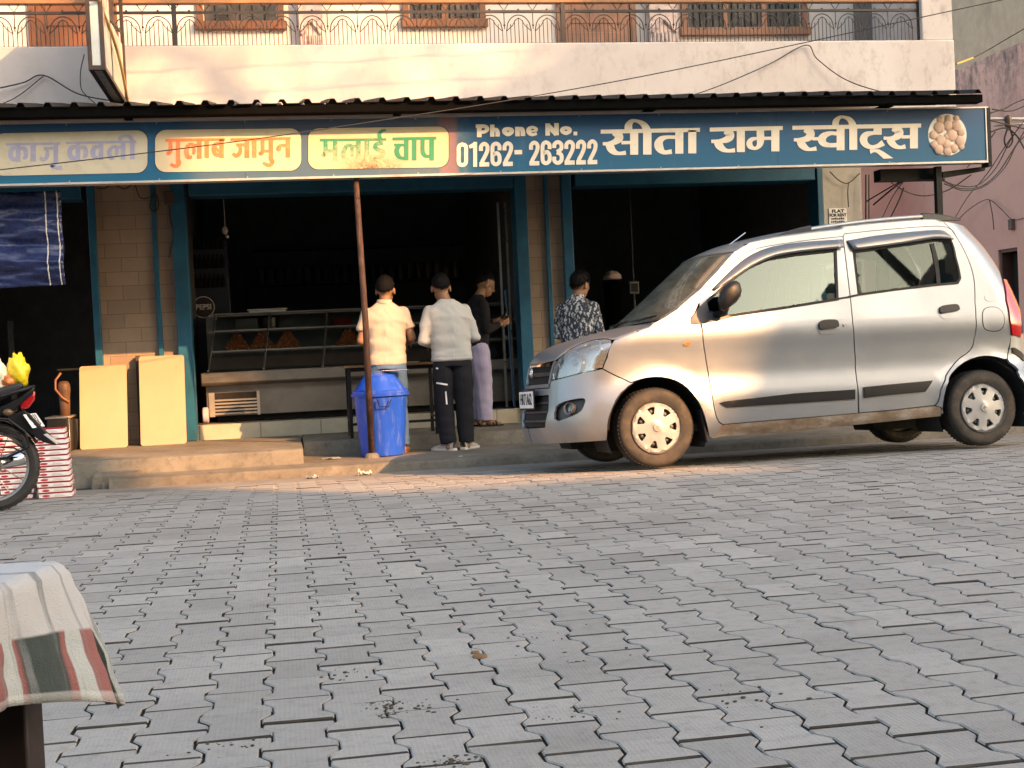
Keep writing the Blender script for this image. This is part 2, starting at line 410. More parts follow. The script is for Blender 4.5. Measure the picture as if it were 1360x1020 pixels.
for (xa, xb) in ((-5.4, -1.7), (-1.0, 2.7), (3.0, 6.1)):
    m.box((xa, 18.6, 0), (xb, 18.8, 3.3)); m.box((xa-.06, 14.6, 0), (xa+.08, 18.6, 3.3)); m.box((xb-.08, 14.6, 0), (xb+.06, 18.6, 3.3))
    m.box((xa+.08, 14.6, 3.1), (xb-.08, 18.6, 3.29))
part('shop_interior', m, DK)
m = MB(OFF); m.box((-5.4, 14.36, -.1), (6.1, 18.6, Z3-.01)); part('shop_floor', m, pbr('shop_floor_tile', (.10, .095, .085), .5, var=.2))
# upstairs joinery
WOOD = pbr('varnished_wood', (.13, .05, .017), .45, var=.3, scale=3, stain=(.16, .05, .015), sthr=(.5, .75), sscale=4, sstretch=(6, 1, .6))
WOOD2 = pbr('dull_wood', (.22, .10, .055), .5, var=.3, scale=3, stain=(.10, .045, .025), sthr=(.5, .75), sscale=4, sstretch=(6, 1, .6))
GLASSU = pbr('dusty_window_glass', (.06, .058, .055), .18, var=.5, scale=5, stain=(.16, .14, .12), sthr=(.5, .75))
def upstairs(kind, px0, px1, ybot, mat, panes=1):
    a = at(px0, ybot, 15.0); b = at(px1, ybot, 15.0); x0, x1 = a[0], b[0]; zb = a[2] if kind == 'window' else 3.93
    z1 = 6.1; m = MB(OFF); fw = .07
    m.box((x0, 14.955, zb), (x0+fw, 15.06, z1)); m.box((x1-fw, 14.955, zb), (x1, 15.06, z1)); m.box((x0+fw, 14.955, z1-fw), (x1-fw, 15.06, z1))
    if kind == 'window': m.box((x0-.02, 14.93, zb-.03), (x1+.02, 15.06, zb+.06))
    o = part(kind, m, mat, bevel=.005)
    n = panes
    for k in range(n):
        xa = x0+fw+(x1-x0-2*fw)*k/n; xb = x0+fw+(x1-x0-2*fw)*(k+1)/n
        q = MB(OFF)
        if kind == 'window':
            if k: 
                w = MB(OFF); w.box((xa-.03, 14.96, zb+.06), (xa+.03, 15.05, z1-fw)); w.build('mullion', mat, o)
            q.box((xa+.02, 14.985, zb+.06), (xb-.02, 14.998, z1-fw)); q.build('pane', GLASSU, o)
            w = MB(OFF)      # grille rods
            for j in range(1, 6): w.tube([(xa+(xb-xa)*j/6, 14.975, zb+.06), (xa+(xb-xa)*j/6, 14.975, z1-fw)], .006, 6)
            w.build('grille', M['black'], o)
        else:
            q.box((xa+.01, 14.965, zb), (xb-.01, 15.0-.001, z1-fw))
            for (za, zc) in ((zb+.12, zb+.5), (zb+.6, zb+1.3), (zb+1.4, z1-.2)): q.box((xa+.1, 14.955, za), (xb-.1, 14.966, zc))
            q.build('door_leaf', mat, o, bevel=.012)
    return o
upstairs('door', 40, 158, 60, WOOD); upstairs('window', 262, 378, 37, WOOD, 1); upstairs('window', 535, 645, 34, WOOD, 2)
upstairs('door', 740, 845, 58, WOOD2, 1); upstairs('window', 905, 1072, 45, WOOD2, 3)
# carved pilasters on the upper wall, grey recess at the right
PIL = pbr('pilaster_stone', (.50, .40, .36), .8, var=.2, stain=(.2, .12, .1), sthr=(.5, .7), sscale=14)
for (pa, pb) in ((398, 430), (863, 900)):
    a = at(pa, 60, 14.9); b = at(pb, 60, 14.9); m = MB(OFF)
    m.box((a[0], 14.86, 3.93), (b[0], 15.0, 6.5)); m.box((a[0]-.03, 14.83, 3.93), (b[0]+.03, 15.0, 4.12)); cx = (a[0]+b[0])/2
    for k in range(5): m.box((a[0]+.04+k*.045, 14.845, 4.18), (a[0]+.065+k*.045, 14.87, 4.40))
    m.tube([(a[0]+.02, 14.85, 4.4), (cx, 14.84, 4.55), (b[0]-.02, 14.85, 4.4)], .02, 6)
    part('pilaster', m, PIL, bevel=.006)
a = at(1137, 50, 14.95); b = at(1172, 50, 14.95); m = MB(OFF); m.box((a[0], 14.93, 3.93), (b[0], 15.0, 7)); part('downpipe_panel', m, pbr('grey_panel', (.16, .14, .13), .7))
m = MB(OFF); m.box((b[0], 14.935, 3.93), (b[0]+.3, 15.0, 7)); part('pink_panel', m, pbr('pink_panel', (.55, .30, .24), .8))
a = at(1197, 50, 14.4); m = MB(OFF); m.box((a[0], 14.6, 3.93), (a[0]+.10, 14.9, 6)); part('yellow_post', m, pbr('yellow_post', (.7, .5, .2), .7))
# balcony railing
IRON = pbr('wrought_iron', (.022, .018, .018), .5, var=.3)
rail = empty('balcony_railing', (1.9, 13.8, 4.03), 'black wrought iron railing of pointed arches along the balcony', 'railing')
RO = (1.9, 13.8, 4.03); yb = 13.80; zt = 4.375; z0 = 4.035
m = MB(RO); m.box((-5.4, yb-.018, zt-.012), (7.03, yb+.018, zt+.012)); m.box((-5.4, yb-.012, z0), (7.03, yb+.012, z0+.016)); m.build('rail', IRON, rail)
m = MB(RO); m.box((-5.4, yb-.04, 4.455), (7.03, yb+.04, 4.52)); m.build('handrail', pbr('handrail_wood', (.30, .15, .07), .6), rail, bevel=.01)
m = MB(RO); bay = .302; nb = 41; x0 = -5.4
for i in range(nb):
    xa = x0+i*bay; xm = xa+bay/2
    for k in range(7):
        x = xa+bay*k/7+bay/14; d = abs(x-xm)/(bay/2); h = .27-.14*d**1.6
        m.tube([(x, yb, z0), (x, yb, z0+h)], .0045, 5)
    pts = []
    for k in range(9):
        t = k/8; pts.append((xa+.02+(bay/2-.02)*t, yb, z0+.14+.165*(1-(1-t)**2)**.5))
    m.tube(pts, .006, 5); m.tube([(2*xm-p[0], p[1], p[2]) for p in pts], .006, 5)
    st = [(xa+bay/14, yb, z0+.14), (xa+bay*1.5/7+bay/14, yb, z0+.20), (xa+bay*2.2/7+bay/14, yb, z0+.25), (xm, yb, z0+.275)]
    st = spline(st, 3); m.tube(st, .0045, 5); m.tube([(2*xm-p[0], p[1], p[2]) for p in st], .0045, 5)
    m.tube([(xa, yb, z0+.16), (xa, yb, zt)], .005, 5); m.sph((xa, yb, z0+.2), .012, 6, 5)
    m.tube([(xa-.05, yb, 4.455), (xa, yb, zt+.01), (xa+.05, yb, 4.455)], .005, 5); m.sph((xm, yb, zt+.018), .013, 6, 5)
m.build('lattice', IRON, rail)
for px in (232, 748, 1222):
    a = at(px, 40, 13.8); m = MB(RO); m.box((a[0]-.022, yb-.03, 4.03), (a[0]+.022, yb+.03, 4.46)); m.build('post', IRON, rail)

# ================================================================== AWNING ROOF, SIGN BOARD, POLES
aw = empty('awning_roof', (1.9, 11.7, 3.0), 'dark ribbed sheet metal awning roof over the shop sign', 'awning'); AO = (1.9, 11.7, 3.0)
prof = []; x = -4.5; k = 0
while x < 6.42:
    prof += [(x, 0), (x+.135, 0), (x+.155, .034), (x+.19, .034)]; x += .212
prof.append((x, 0))
m = MB(AO); rows = []
for (yy, zz) in ((11.62, 3.065), (12.3, 3.185), (13.0, 3.305), (13.69, 3.425)):
    rows.append([(px, yy+.03*mnoise.noise((px*.9, 0, 0))*(yy < 11.7), zz+pz+.008*mnoise.noise((px*.7, yy, 0))) for (px, pz) in prof])
m.grid(rows)
o = m.build('sheet', pbr('dark_sheet_metal', (.011, .011, .012), .7, .0, var=.3, stain=(.03, .022, .016), sthr=(.6, .8)), aw)
sd = o.modifiers.new('s', 'SOLIDIFY'); sd.thickness = .004; sd.offset = -1
m = MB(AO); m.box((-4.5, 11.655, 2.988), (6.55, 11.78, 3.058)); m.box((-4.5, 12.6, 3.14), (6.6, 12.66, 3.2))
for x in (-3.5, -1.2, 1.1, 3.4, 5.7): m.box((x, 11.78, 2.99), (x+.05, 13.69, 3.03))
m.build('frame', pbr('matt_black', (.003, .003, .003), .9, spec=.05), aw)  # one very dark matt colour on the whole frame
# ------------------------------------------------------------------ sign board
SY = 11.9
sg = empty('sign_board', (1.9, SY, 2.465), 'long blue shop sign with white Hindi lettering, a phone number and three faded cream panels', 'sign'); SO = (1.9, SY, 2.465)
SX0, SX1 = -4.3, at(1309, 180, SY)[0]
def sign_mat():
    t = NT('sign_blue_vinyl'); n1 = t.noise(1.6, 5); n2 = t.noise(14, 7, .7); sp = t.node('ShaderNodeSeparateXYZ'); t.lk(t.tc.outputs['Object'], sp.inputs[0])
    c = t.ramp(t.math('ADD', t.math('MULTIPLY', sp.outputs[2], 1.5), t.math('MULTIPLY', n1, .3)), [(.15, (.006, .098, .19)), (.55, (.006, .085, .19)), (.95, (.012, .055, .15))])
    # sunlight haze on the sunlit stretch and its pink edge, painted into the colour
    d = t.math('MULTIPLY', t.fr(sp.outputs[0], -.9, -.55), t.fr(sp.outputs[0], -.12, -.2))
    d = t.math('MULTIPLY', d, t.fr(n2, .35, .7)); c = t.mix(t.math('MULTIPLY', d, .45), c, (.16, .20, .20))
    d2 = t.math('MULTIPLY', t.fr(t.math('ADD', sp.outputs[0], t.math('MULTIPLY', n2, .1)), -2.62, -2.45), t.fr(sp.outputs[0], -.24, -.30)); c = t.mix(t.math('MULTIPLY', d2, .5), c, (.105, .115, .13))
    d3 = t.math('MULTIPLY', t.fr(sp.outputs[0], -.44, -.40), t.fr(sp.outputs[0], -.24, -.28)); c = t.mix(t.math('MULTIPLY', d3, .55), c, (.30, .13, .12))
    d4 = t.fr(t.noise(5, 8, .75, (1, 1, .25)), .55, .75, 0, .22); c = t.mix(d4, c, (.16, .17, .17))
    c = t.mix(t.fr(n2, .62, .8, 0, .35), c, (.12, .18, .22)); t.set(c, .38); return t.m
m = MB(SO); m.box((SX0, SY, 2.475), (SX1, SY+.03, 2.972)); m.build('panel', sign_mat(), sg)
m = MB(SO)
m.box((SX0, SY-.012, 2.457), (SX1+.03, SY+.12, 2.475)); m.box((SX0, SY-.012, 2.972), (SX1+.03, SY+.12, 2.985))
m.box((SX1, SY-.010, 2.475), (SX1+.012, SY+.12, 2.972))
m.build('frame', pbr('aluminium_edge', (.55, .53, .5), .4, .6, stain=(.25, .2, .15)), sg)
m = MB(SO); m.box((SX1+.013, SY-.012, 2.42), (SX1+.05, SY+.12, 2.975)); m.build('back_frame', M['black'], sg)
RIV = pbr('rivet', (.35, .34, .32), .5, .5); SEAM = pbr('seam_gap', (.02, .04, .07), .6)
for k in range(14):
    x = -3.9+k*.74
    if x < SX1-.05:
        for zz in (2.484, 2.962): m = MB(SO); m.lathe([(.0001, -.004), (.006, -.003), (.007, 0)], (x, SY-.001, zz), 'y', 8); m.build('rivet', RIV, sg)
for x in (-2.75, -.215, 2.34, 4.62): m = MB(SO); m.box((x, SY-.0012, 2.4755), (x+.0035, SY+.001, 2.9715)); m.build('sheet_seam', SEAM, sg)
def spt(o, sc, p, dy=0.0):     # crop coordinates of the survey picture to a point on the sign face
    q = at(o[0]+p[0]/sc, o[1]+p[1]/sc, SY); return np.array([q[0], SY-dy, q[2]])
PXM = at(681, 200, SY)[0]-at(680, 200, SY)[0]
_ly = [0]
def stroke(m, o, sc, pts, closed=False, n=5, grow=0.0, y=None, smooth=True):
    """brush stroke of varying width, laid as a thin raised ribbon on the sign"""
    P = [np.array(p, float) for p in pts]
    if closed: P = P+[P[0]]
    Q = spline(P, n) if (len(P) > 2 and smooth) else P
    Q = [q for i, q in enumerate(Q) if i == 0 or np.hypot(*(q[:2]-Q[i-1][:2])) > .5]
    L = []; R_ = []; k = len(Q)
    _ly[0] += 1
    dy = (y if y is not None else .004)+(_ly[0] % 9)*.00025
    for i in range(k):
        d = Q[min(i+1, k-1)][:2]-Q[max(i-1, 0)][:2]
        if closed and i in (0, k-1): d = Q[1][:2]-Q[k-2][:2]
        d = d/(np.hypot(*d)+1e-9); nn = np.array([-d[1], d[0]]); w = Q[i][2]/2+grow*sc
        c = Q[i][:2].copy()
        if not closed and grow and i in (0, k-1): c = c+d*grow*sc*(1 if i else -1)
        L.append(spt(o, sc, c+nn*w, dy)); R_.append(spt(o, sc, c-nn*w, dy))
    b = len(m.v)
    m.add([p for pr in zip(L, R_) for p in pr], [(2*i, 2*i+1, 2*i+3, 2*i+2) for i in range(k-1)])
def poly(m, o, sc, pts, grow=0.0, y=None):
    _ly[0] += 1; dy = (y if y is not None else .004)+(_ly[0] % 9)*.00025
    P = [np.array(p, float) for p in pts]; c = sum(P)/len(P)
    if grow:
        P2 = []
        for p in P: d = p-c; P2.append(p+np.sign(d)*grow*sc)
        P = P2
    m.add([spt(o, sc, p, dy) for p in P], [tuple(range(len(P)))])
def word(name, o, sc, strokes, mat, outline=None, parent=sg, og=.45):
    if outline:
        m = MB(SO)
        for s in strokes: (poly(m, o, sc, s[1], og, .0015) if s[0] == 'p' else stroke(m, o, sc, s[1], s[0] == 'c', grow=og, y=.0015, smooth=s[0] != 'l'))
        ol = m.build(name+'_outline', outline, parent, fix=False)
    m = MB(SO)
    for s in strokes: (poly(m, o, sc, s[1]) if s[0] == 'p' else stroke(m, o, sc, s[1], s[0] == 'c', smooth=s[0] != 'l'))
    return m.build(name, mat, parent, fix=False)
def stem(x, y0, y1, w): return ('l', [(x, y0, w), (x, y1, w)])
def bar(x0, x1, y0, y1, w): return ('p', [(x0, y0-w/2), (x1, y1-w/2), (x1, y1+w/2), (x0, y0+w/2)])
CREAM = pbr('cream_letter_vinyl', (.72, .66, .54), .5, var=.06, stain=(.55, .50, .42), sthr=(.55, .8), sscale=8)
INK = pbr('dark_letter_edge', (.012, .014, .022), .5)
A1 = ((790, 140), 8.5)
sa = lambda dx=0, dy=0: []
word('lettering', *A1, [bar(65, 1185, 298, 276, 46),
 ('s', [(205, 305, 60), (258, 330, 92), (270, 372, 96), (225, 412, 66), (150, 432, 42), (88, 434, 38)]),
 ('s', [(165, 442, 94), (182, 490, 90), (220, 527, 66), (272, 543, 40), (350, 535, 50)]),
 bar(298, 410, 422, 420, 38), stem(442, 285, 558, 92), stem(590, 275, 556, 96),
 ('s', [(378, 285, 90), (380, 228, 84), (412, 184, 54), (460, 175, 36), (525, 200, 56), (565, 238, 78), (588, 290, 96)]),
 stem(952, 285, 546, 92), ('s', [(920, 360, 40), (810, 360, 42), (745, 385, 72), (718, 440, 100), (738, 495, 88), (785, 530, 50), (868, 522, 54)]), stem(1098, 280, 543, 92)], CREAM, INK)
A2 = ((930, 140), 8.5)
word('lettering', *A2, [bar(105, 930, 274, 256, 46),
 ('s', [(275, 288, 66), (325, 315, 92), (332, 352, 96), (290, 388, 74), (210, 404, 42), (122, 407, 40)]),
 ('s', [(196, 412, 94), (215, 455, 90), (258, 495, 64), (312, 513, 40), (392, 507, 50)]), stem(456, 275, 528, 92),
 ('s', [(676, 275, 85), (678, 390, 84), (668, 445, 66), (635, 480, 42), (598, 484, 42), (562, 460, 66), (553, 422, 66), (580, 385, 50), (640, 372, 30)]),
 bar(715, 805, 373, 372, 38), stem(845, 265, 520, 92)], CREAM, INK)
A3 = ((1040, 135), 6.8)
word('lettering', *A3, [bar(82, 1245, 237, 216, 37),
 ('s', [(192, 250, 50), (238, 272, 72), (244, 306, 74), (210, 336, 56), (150, 345, 36), (95, 345, 30)]),
 ('s', [(155, 352, 74), (170, 390, 70), (206, 421, 50), (242, 432, 30), (300, 424, 40)]), bar(262, 330, 336, 336, 30),
 ('s', [(490, 290, 34), (425, 286, 38), (368, 310, 62), (350, 345, 78), (370, 380, 56), (420, 394, 40), (490, 392, 40)]), stem(518, 235, 440, 72), stem(632, 230, 436, 72),
 ('s', [(473, 225, 60), (475, 182, 58), (505, 146, 36), (540, 139, 26), (588, 156, 42), (616, 186, 58), (632, 230, 72)]),
 stem(852, 235, 298, 74), ('s', [(888, 286, 28), (805, 285, 34), (748, 300, 55), (724, 340, 70), (742, 385, 58), (792, 411, 38), (852, 402, 40), (904, 372, 56)]),
 ('p', [(780, 432), (862, 430), (905, 452), (993, 512), (905, 516), (845, 462), (820, 455), (786, 474)]),
 ('s', [(985, 240, 50), (1038, 262, 74), (1044, 294, 76), (1010, 325, 55), (960, 332, 32), (905, 330, 30)]),
 ('s', [(962, 338, 70), (982, 376, 64), (1020, 406, 44), (1060, 414, 32), (1103, 405, 42)]), bar(1068, 1150, 319, 318, 30), stem(1180, 225, 423, 72)], CREAM, INK)
# digits and the words above them
A4 = ((600, 150), 6.8)
GL = {'0': [('c', [(.5, .085), (.79, .17), (.81, .5), (.79, .83), (.5, .915), (.21, .83), (.19, .5), (.21, .17)])],
 '1': [('l', [(.66, 0), (.66, 1)]), ('l', [(.05, .2), (.6, .12)])],
 '2': [('s', [(.19, .37), (.21, .18), (.5, .085), (.79, .18), (.78, .38), (.55, .60), (.30, .80), (.22, .97)]), ('b', [(.03, .91), (.98, .91)])],
 '6': [('s', [(.80, .36), (.79, .18), (.5, .085), (.21, .18), (.19, .5), (.21, .82), (.5, .915), (.79, .82), (.80, .60), (.6, .47), (.28, .52)])],
 '3': [('s', [(.19, .32), (.21, .17), (.5, .085), (.79, .17), (.79, .36), (.42, .48)]), ('s', [(.42, .49), (.80, .60), (.80, .82), (.5, .915), (.21, .83), (.19, .66)])],
 '-': [('b', [(0, .45), (1, .45)])]}
S = []
for ch, xa, xb in (('0', 42, 148), ('1', 152, 240), ('2', 245, 340), ('6', 348, 450), ('2', 458, 553), ('-', 565, 635), ('2', 697, 792), ('6', 800, 902), ('3', 905, 1008), ('2', 1015, 1112), ('2', 1120, 1212), ('2', 1222, 1315)):
    yt = 266-.0240*(xa-42); yb_ = 491-.0212*(xa-42); w = 36
    for kind, pts in GL[ch]:
        q = [(xa+p[0]*(xb-xa), yt+p[1]*(yb_-yt)-.02*p[0]*(xb-xa), w) for p in pts]
        if kind == 'b': S.append(('l', [(*q[0][:2], 40), (*q[1][:2], 40)]))
        elif kind == 'l' and ch == '1' and pts[1][0] == .6: S.append(('l', [(*q[0][:2], 30), (*q[1][:2], 44)]))
        else: S.append((kind, q))
word('phone_number', *A4, S, CREAM, INK)
word('phone_words', *A4, [stem(248, 128, 220, 42), ('s', [(216, 122, 34), (295, 122, 34), (322, 145, 36), (296, 170, 32), (250, 176, 28)]),
 stem(365, 106, 216, 40), ('s', [(372, 160, 30), (398, 152, 36), (412, 172, 40), (413, 214, 42)]),
 ('c', [(507, 143, 32), (536, 153, 38), (540, 172, 40), (507, 193, 38), (474, 172, 40), (478, 153, 38)]),
 stem(592, 126, 212, 42), ('s', [(598, 150, 32), (630, 144, 36), (640, 168, 42), (641, 210, 42)]),
 ('s', [(760, 166, 20), (762, 146, 30), (728, 130, 28), (694, 148, 38), (698, 180, 38), (728, 196, 30), (768, 186, 26)]), bar(700, 765, 166, 162, 16),
 stem(865, 95, 206, 42), ('l', [(862, 106, 44), (946, 196, 44)]), stem(945, 92, 203, 42),
 ('c', [(1030, 133, 30), (1060, 146, 36), (1062, 166, 38), (1030, 183, 36), (998, 166, 38), (1000, 146, 36)]), bar(1098, 1132, 187, 186, 34)], CREAM, INK)
# faded cream panels
def rrect(o, sc, x0, y0, x1, y1, r, skew, dy):
    P = []
    for (cx, cy, a0) in ((x1-r, y0+r, -90), (x1-r, y1-r, 0), (x0+r, y1-r, 90), (x0+r, y0+r, 180)):
        for k in range(7):
            t = radians(a0+15*k); x = cx+r*cos(t); y = cy+r*sin(t); P.append(spt(o, sc, (x, y+skew*(x-x0)), dy))
    return P
def panel_mat(name, col, stain, thr):
    return pbr(name, col, .45, var=.06, scale=3, stain=stain, sthr=thr, sscale=9)
PAN = [(((0, 165), 6.8), (-60, 84, 1332, 468, 95, -.022), panel_mat('cream_panel', (.46, .43, .33), (.36, .33, .25), (.5, .8))),
       (((200, 160), 6.634), (40, 84, 1327, 456, 95, -.012), panel_mat('cream_panel_2', (.55, .47, .31), (.45, .36, .2), (.58, .8))),
       (((400, 155), 6.634), (62, 104, 1300, 465, 90, -.016), None)]
t = NT('stained_panel'); n = t.noise(7, 8, .75); n2 = t.noise(40, 6, .7); sp = t.node('ShaderNodeSeparateXYZ'); t.lk(t.tc.outputs['Object'], sp.inputs[0])
f = t.math('MULTIPLY', t.fr(sp.outputs[2], .22, .08), t.math('MULTIPLY', t.fr(sp.outputs[0], -1.33, -1.1), t.fr(sp.outputs[0], -.6, -.95)))
c = t.mix(t.fr(n, .5, .8, 0, .55), (.50, .42, .27), (.40, .30, .15)); c = t.mix(t.math('MULTIPLY', f, t.fr(t.math('ADD', n, n2), .75, 1.1)), c, (.13, .08, .03)); t.set(c, .5)
STAINP = t.m
for (o, sc), (x0, y0, x1, y1, r, sk), mt in PAN:
    m = MB(SO); P = rrect(o, sc, x0-5, y0-5, x1+5, y1+5, r, sk, .0008); m.add(P, [tuple(range(len(P)))]); m.build('panel_outline', INK, sg, fix=False)
    m = MB(SO); P = rrect(o, sc, x0, y0, x1, y1, r, sk, .0022); m.add(P, [tuple(range(len(P)))]); m.build('cream_panel', mt or STAINP, sg, fix=False)
LAV = pbr('faded_lavender_ink', (.27, .28, .42), .5, var=.12, stain=(.36, .35, .38), sthr=(.5, .8), sscale=14)
ORA = pbr('faded_orange_ink', (.62, .17, .06), .5, var=.15, stain=(.60, .27, .12), sthr=(.5, .75), sscale=12)
GRN = pbr('worn_green_ink', (.015, .20, .10), .5, var=.15)
t = NT('flaking_green_ink'); n = t.noise(26, 7, .75); sp = t.node('ShaderNodeSeparateXYZ'); t.lk(t.tc.outputs['Object'], sp.inputs[0])
c = t.mix(t.fr(t.math('ADD', n, t.fr(sp.outputs[2], .34, .1, 0, .42)), .58, .9), (.02, .21, .11), (.42, .36, .20)); t.set(c, .5); GRNW = t.m
B1 = ((0, 165), 6.8)
word('faded_word', *B1, [bar(55, 545, 183, 174, 22), stem(165, 178, 342, 42), ('s', [(160, 212, 34), (112, 222, 44), (95, 265, 44), (112, 312, 44), (162, 318, 32)]), ('s', [(180, 222, 30), (222, 222, 40), (235, 262, 44), (228, 300, 38), (205, 308, 18)]),
 stem(300, 176, 338, 50), bar(398, 500, 222, 216, 26), ('s', [(402, 216, 28), (428, 240, 30), (424, 292, 38), (394, 322, 36), (362, 302, 28)]), stem(506, 174, 346, 42),
 ('s', [(506, 340, 38), (484, 372, 30), (462, 374, 24), (500, 394, 26), (562, 392, 42)]),
 bar(597, 1230, 170, 158, 22), stem(705, 170, 330, 42), ('s', [(698, 204, 32), (648, 214, 44), (630, 256, 44), (648, 302, 44), (702, 306, 32)]), ('s', [(722, 212, 30), (762, 214, 40), (775, 252, 44), (768, 290, 38), (745, 298, 18)]),
 stem(912, 168, 322, 44), ('s', [(912, 202, 28), (858, 212, 42), (838, 252, 46), (852, 296, 40), (886, 302, 26)]),
 stem(1112, 164, 322, 42), ('s', [(1004, 212, 34), (986, 256, 42), (1000, 302, 40), (1034, 304, 28)]), ('s', [(1002, 210, 32), (1044, 204, 32), (1056, 240, 34), (1050, 288, 28)]), ('s', [(1056, 222, 28), (1080, 208, 28), (1112, 210, 28)]),
 stem(1196, 158, 318, 42), ('s', [(1088, 165, 40), (1088, 122, 36), (1132, 106, 26), (1176, 116, 34), (1196, 162, 42)])], LAV)
B2 = ((200, 160), 6.634)
word('faded_word', *B2, [bar(130, 655, 176, 167, 26), ('s', [(175, 180, 32), (175, 262, 38), (158, 290, 36), (142, 284, 22)]), stem(242, 172, 378, 38), ('s', [(240, 345, 38), (252, 378, 38), (222, 404, 32), (176, 386, 26)]),
 ('s', [(330, 216, 36), (314, 274, 42), (332, 322, 38), (366, 322, 24)]), ('s', [(330, 214, 30), (372, 214, 30), (384, 262, 30), (378, 300, 24)]), bar(384, 434, 220, 216, 26), stem(430, 170, 336, 40), stem(495, 168, 333, 40),
 stem(625, 166, 333, 42), ('s', [(614, 202, 26), (568, 214, 36), (556, 256, 40), (574, 300, 38), (616, 306, 28)]), ('l', [(572, 236, 22), (612, 284, 22)]),
 bar(705, 1235, 170, 158, 24), bar(755, 850, 216, 213, 26), ('s', [(765, 212, 28), (790, 236, 28), (786, 286, 36), (756, 312, 34), (724, 290, 26)]), stem(850, 168, 331, 42), stem(914, 166, 329, 40),
 ('s', [(986, 168, 34), (986, 270, 34), (970, 294, 34), (956, 278, 26)]), bar(984, 1060, 272, 270, 26), stem(1060, 164, 352, 40), ('s', [(1060, 342, 38), (1074, 368, 38), (1042, 396, 34), (990, 372, 24)]),
 ('s', [(1210, 222, 26), (1150, 222, 30), (1128, 248, 44), (1132, 272, 30)]), stem(1210, 162, 326, 40)], ORA)
B3 = ((400, 155), 6.634)
word('faded_word', *B3, [bar(165, 750, 207, 200, 22), ('s', [(215, 205, 36), (216, 305, 36), (202, 335, 42), (186, 322, 28)]), bar(215, 305, 302, 298, 26), stem(300, 204, 398, 40),
 ('s', [(398, 258, 36), (374, 318, 42), (386, 374, 38), (422, 380, 26)]), ('s', [(395, 256, 28), (438, 254, 28), (450, 300, 30), (446, 350, 24)]), bar(450, 508, 262, 258, 26), stem(505, 204, 402, 40), stem(580, 204, 402, 40),
 ('s', [(720, 232, 34), (668, 240, 36), (650, 268, 34), (680, 290, 34), (722, 308, 36), (718, 345, 36), (668, 352, 28), (648, 366, 24), (688, 386, 28), (724, 418, 24)]), ('s', [(702, 212, 36), (688, 160, 34), (712, 126, 26), (745, 120, 18)])], GRNW)
word('green_word', *B3, [bar(805, 1190, 196, 189, 26), bar(818, 925, 250, 250, 26), ('s', [(868, 250, 34), (842, 292, 44), (852, 340, 44), (882, 364, 30), (930, 364, 26)]), stem(926, 192, 386, 42), stem(996, 192, 386, 42),
 ('s', [(1070, 192, 38), (1070, 300, 38), (1084, 336, 38), (1110, 350, 30), (1155, 346, 28)]), stem(1150, 190, 387, 42)], GRN)
# printed picture of round sweets
c0 = spt((0, 0), 1, (1258, 179), .0); rr = 28.5*PXM*1.0
m = MB(SO); m.lathe([(.0001, -.0045), (rr, -.0045), (rr+.002, 0)], c0, 'y', 40); m.build('picture_disc', pbr('pale_disc', (.70, .68, .58), .45, var=.05), sg)
m = MB(SO); random.seed(11)
for (dx, dy, r) in [(-12, -10, 8.2), (1, -13, 7.5), (13, -12, 7.5), (20, -3, 6), (-21, 0, 6), (-11, 8, 8), (6, 1, 8.6), (18, 9, 7.5), (-2, 13, 7), (-14, 20, 7), (9, 19, 6.5), (-1, 23, 6.5), (-10, -21, 5.5), (2, -22, 5.5), (-1, 3, 5), (14, -22, 4.5), (-20, 13, 5.5), (20, 17, 4.5)]:
    m.sph((c0[0]+dx*PXM, SY-.006-random.random()*.004, c0[2]-dy*PXM), r*PXM, 14, 10, 1, .28, 1)
m.build('printed_sweets', pbr('printed_sweet_brown', (.52, .35, .25), .5, var=.15, scale=10, stain=(.62, .47, .36), sscale=20), sg, smooth=True)
# supports of the sign
RUST = pbr('rusty_pole', (.032, .015, .011), .75, .1, var=.4, scale=4, stain=(.085, .045, .03), sthr=(.5, .65), sscale=9, sstretch=(3, 3, .8), bump=.4)
a = at(473, 241, 11.93); b = atz(494, 608, Z1)
pl = empty('rusty_pole', (b[0], b[1], Z1), 'leaning rusty brown pole holding up the sign beside the blue bin', 'pole')
PO = (b[0], b[1], Z1); m = MB(PO); ptop = (a[0], 11.96, 2.46)
m.tube([(b[0], b[1], Z1-.01), tuple((np.array(ptop)+np.array([b[0], b[1], Z1]))/2+np.array([.012, 0, 0])), ptop], [.031, .029, .026], 10); m.build('shaft', RUST, pl, smooth=True)
m = MB(PO); m.lathe([(.0, .0), (.07, .0), (.06, .03), (.035, .045)], (b[0], b[1], Z1), n=12); m.build('footing', CONC, pl)
a = at(1245, 225, 12.06); m = MB(); m.box((a[0]-.03, 12.03, -.05), (a[0]+.03, 12.09, 2.45)); 
tag(m.build('sign_post', M['black'], bevel=.004), 'square black steel post under the right end of the sign, behind the car', 'post')
m = MB(); a = at(1166, 222, 12.2); b = at(1240, 232, 12.2); m.box((a[0], 12.15, 2.34), (b[0], 12.3, 2.45)); a2 = at(1312, 228, 12.0); m.prism([(b[0]+.02, 12.05, 2.40), (b[0]+.02, 12.05, 2.34), (a2[0], 12.05, 2.40), (a2[0], 12.05, 2.44)], (0, .08, 0))
tag(m.build('black_bracket', M['black']), 'black steel bracket fixed under the right end of the blue sign', 'bracket')

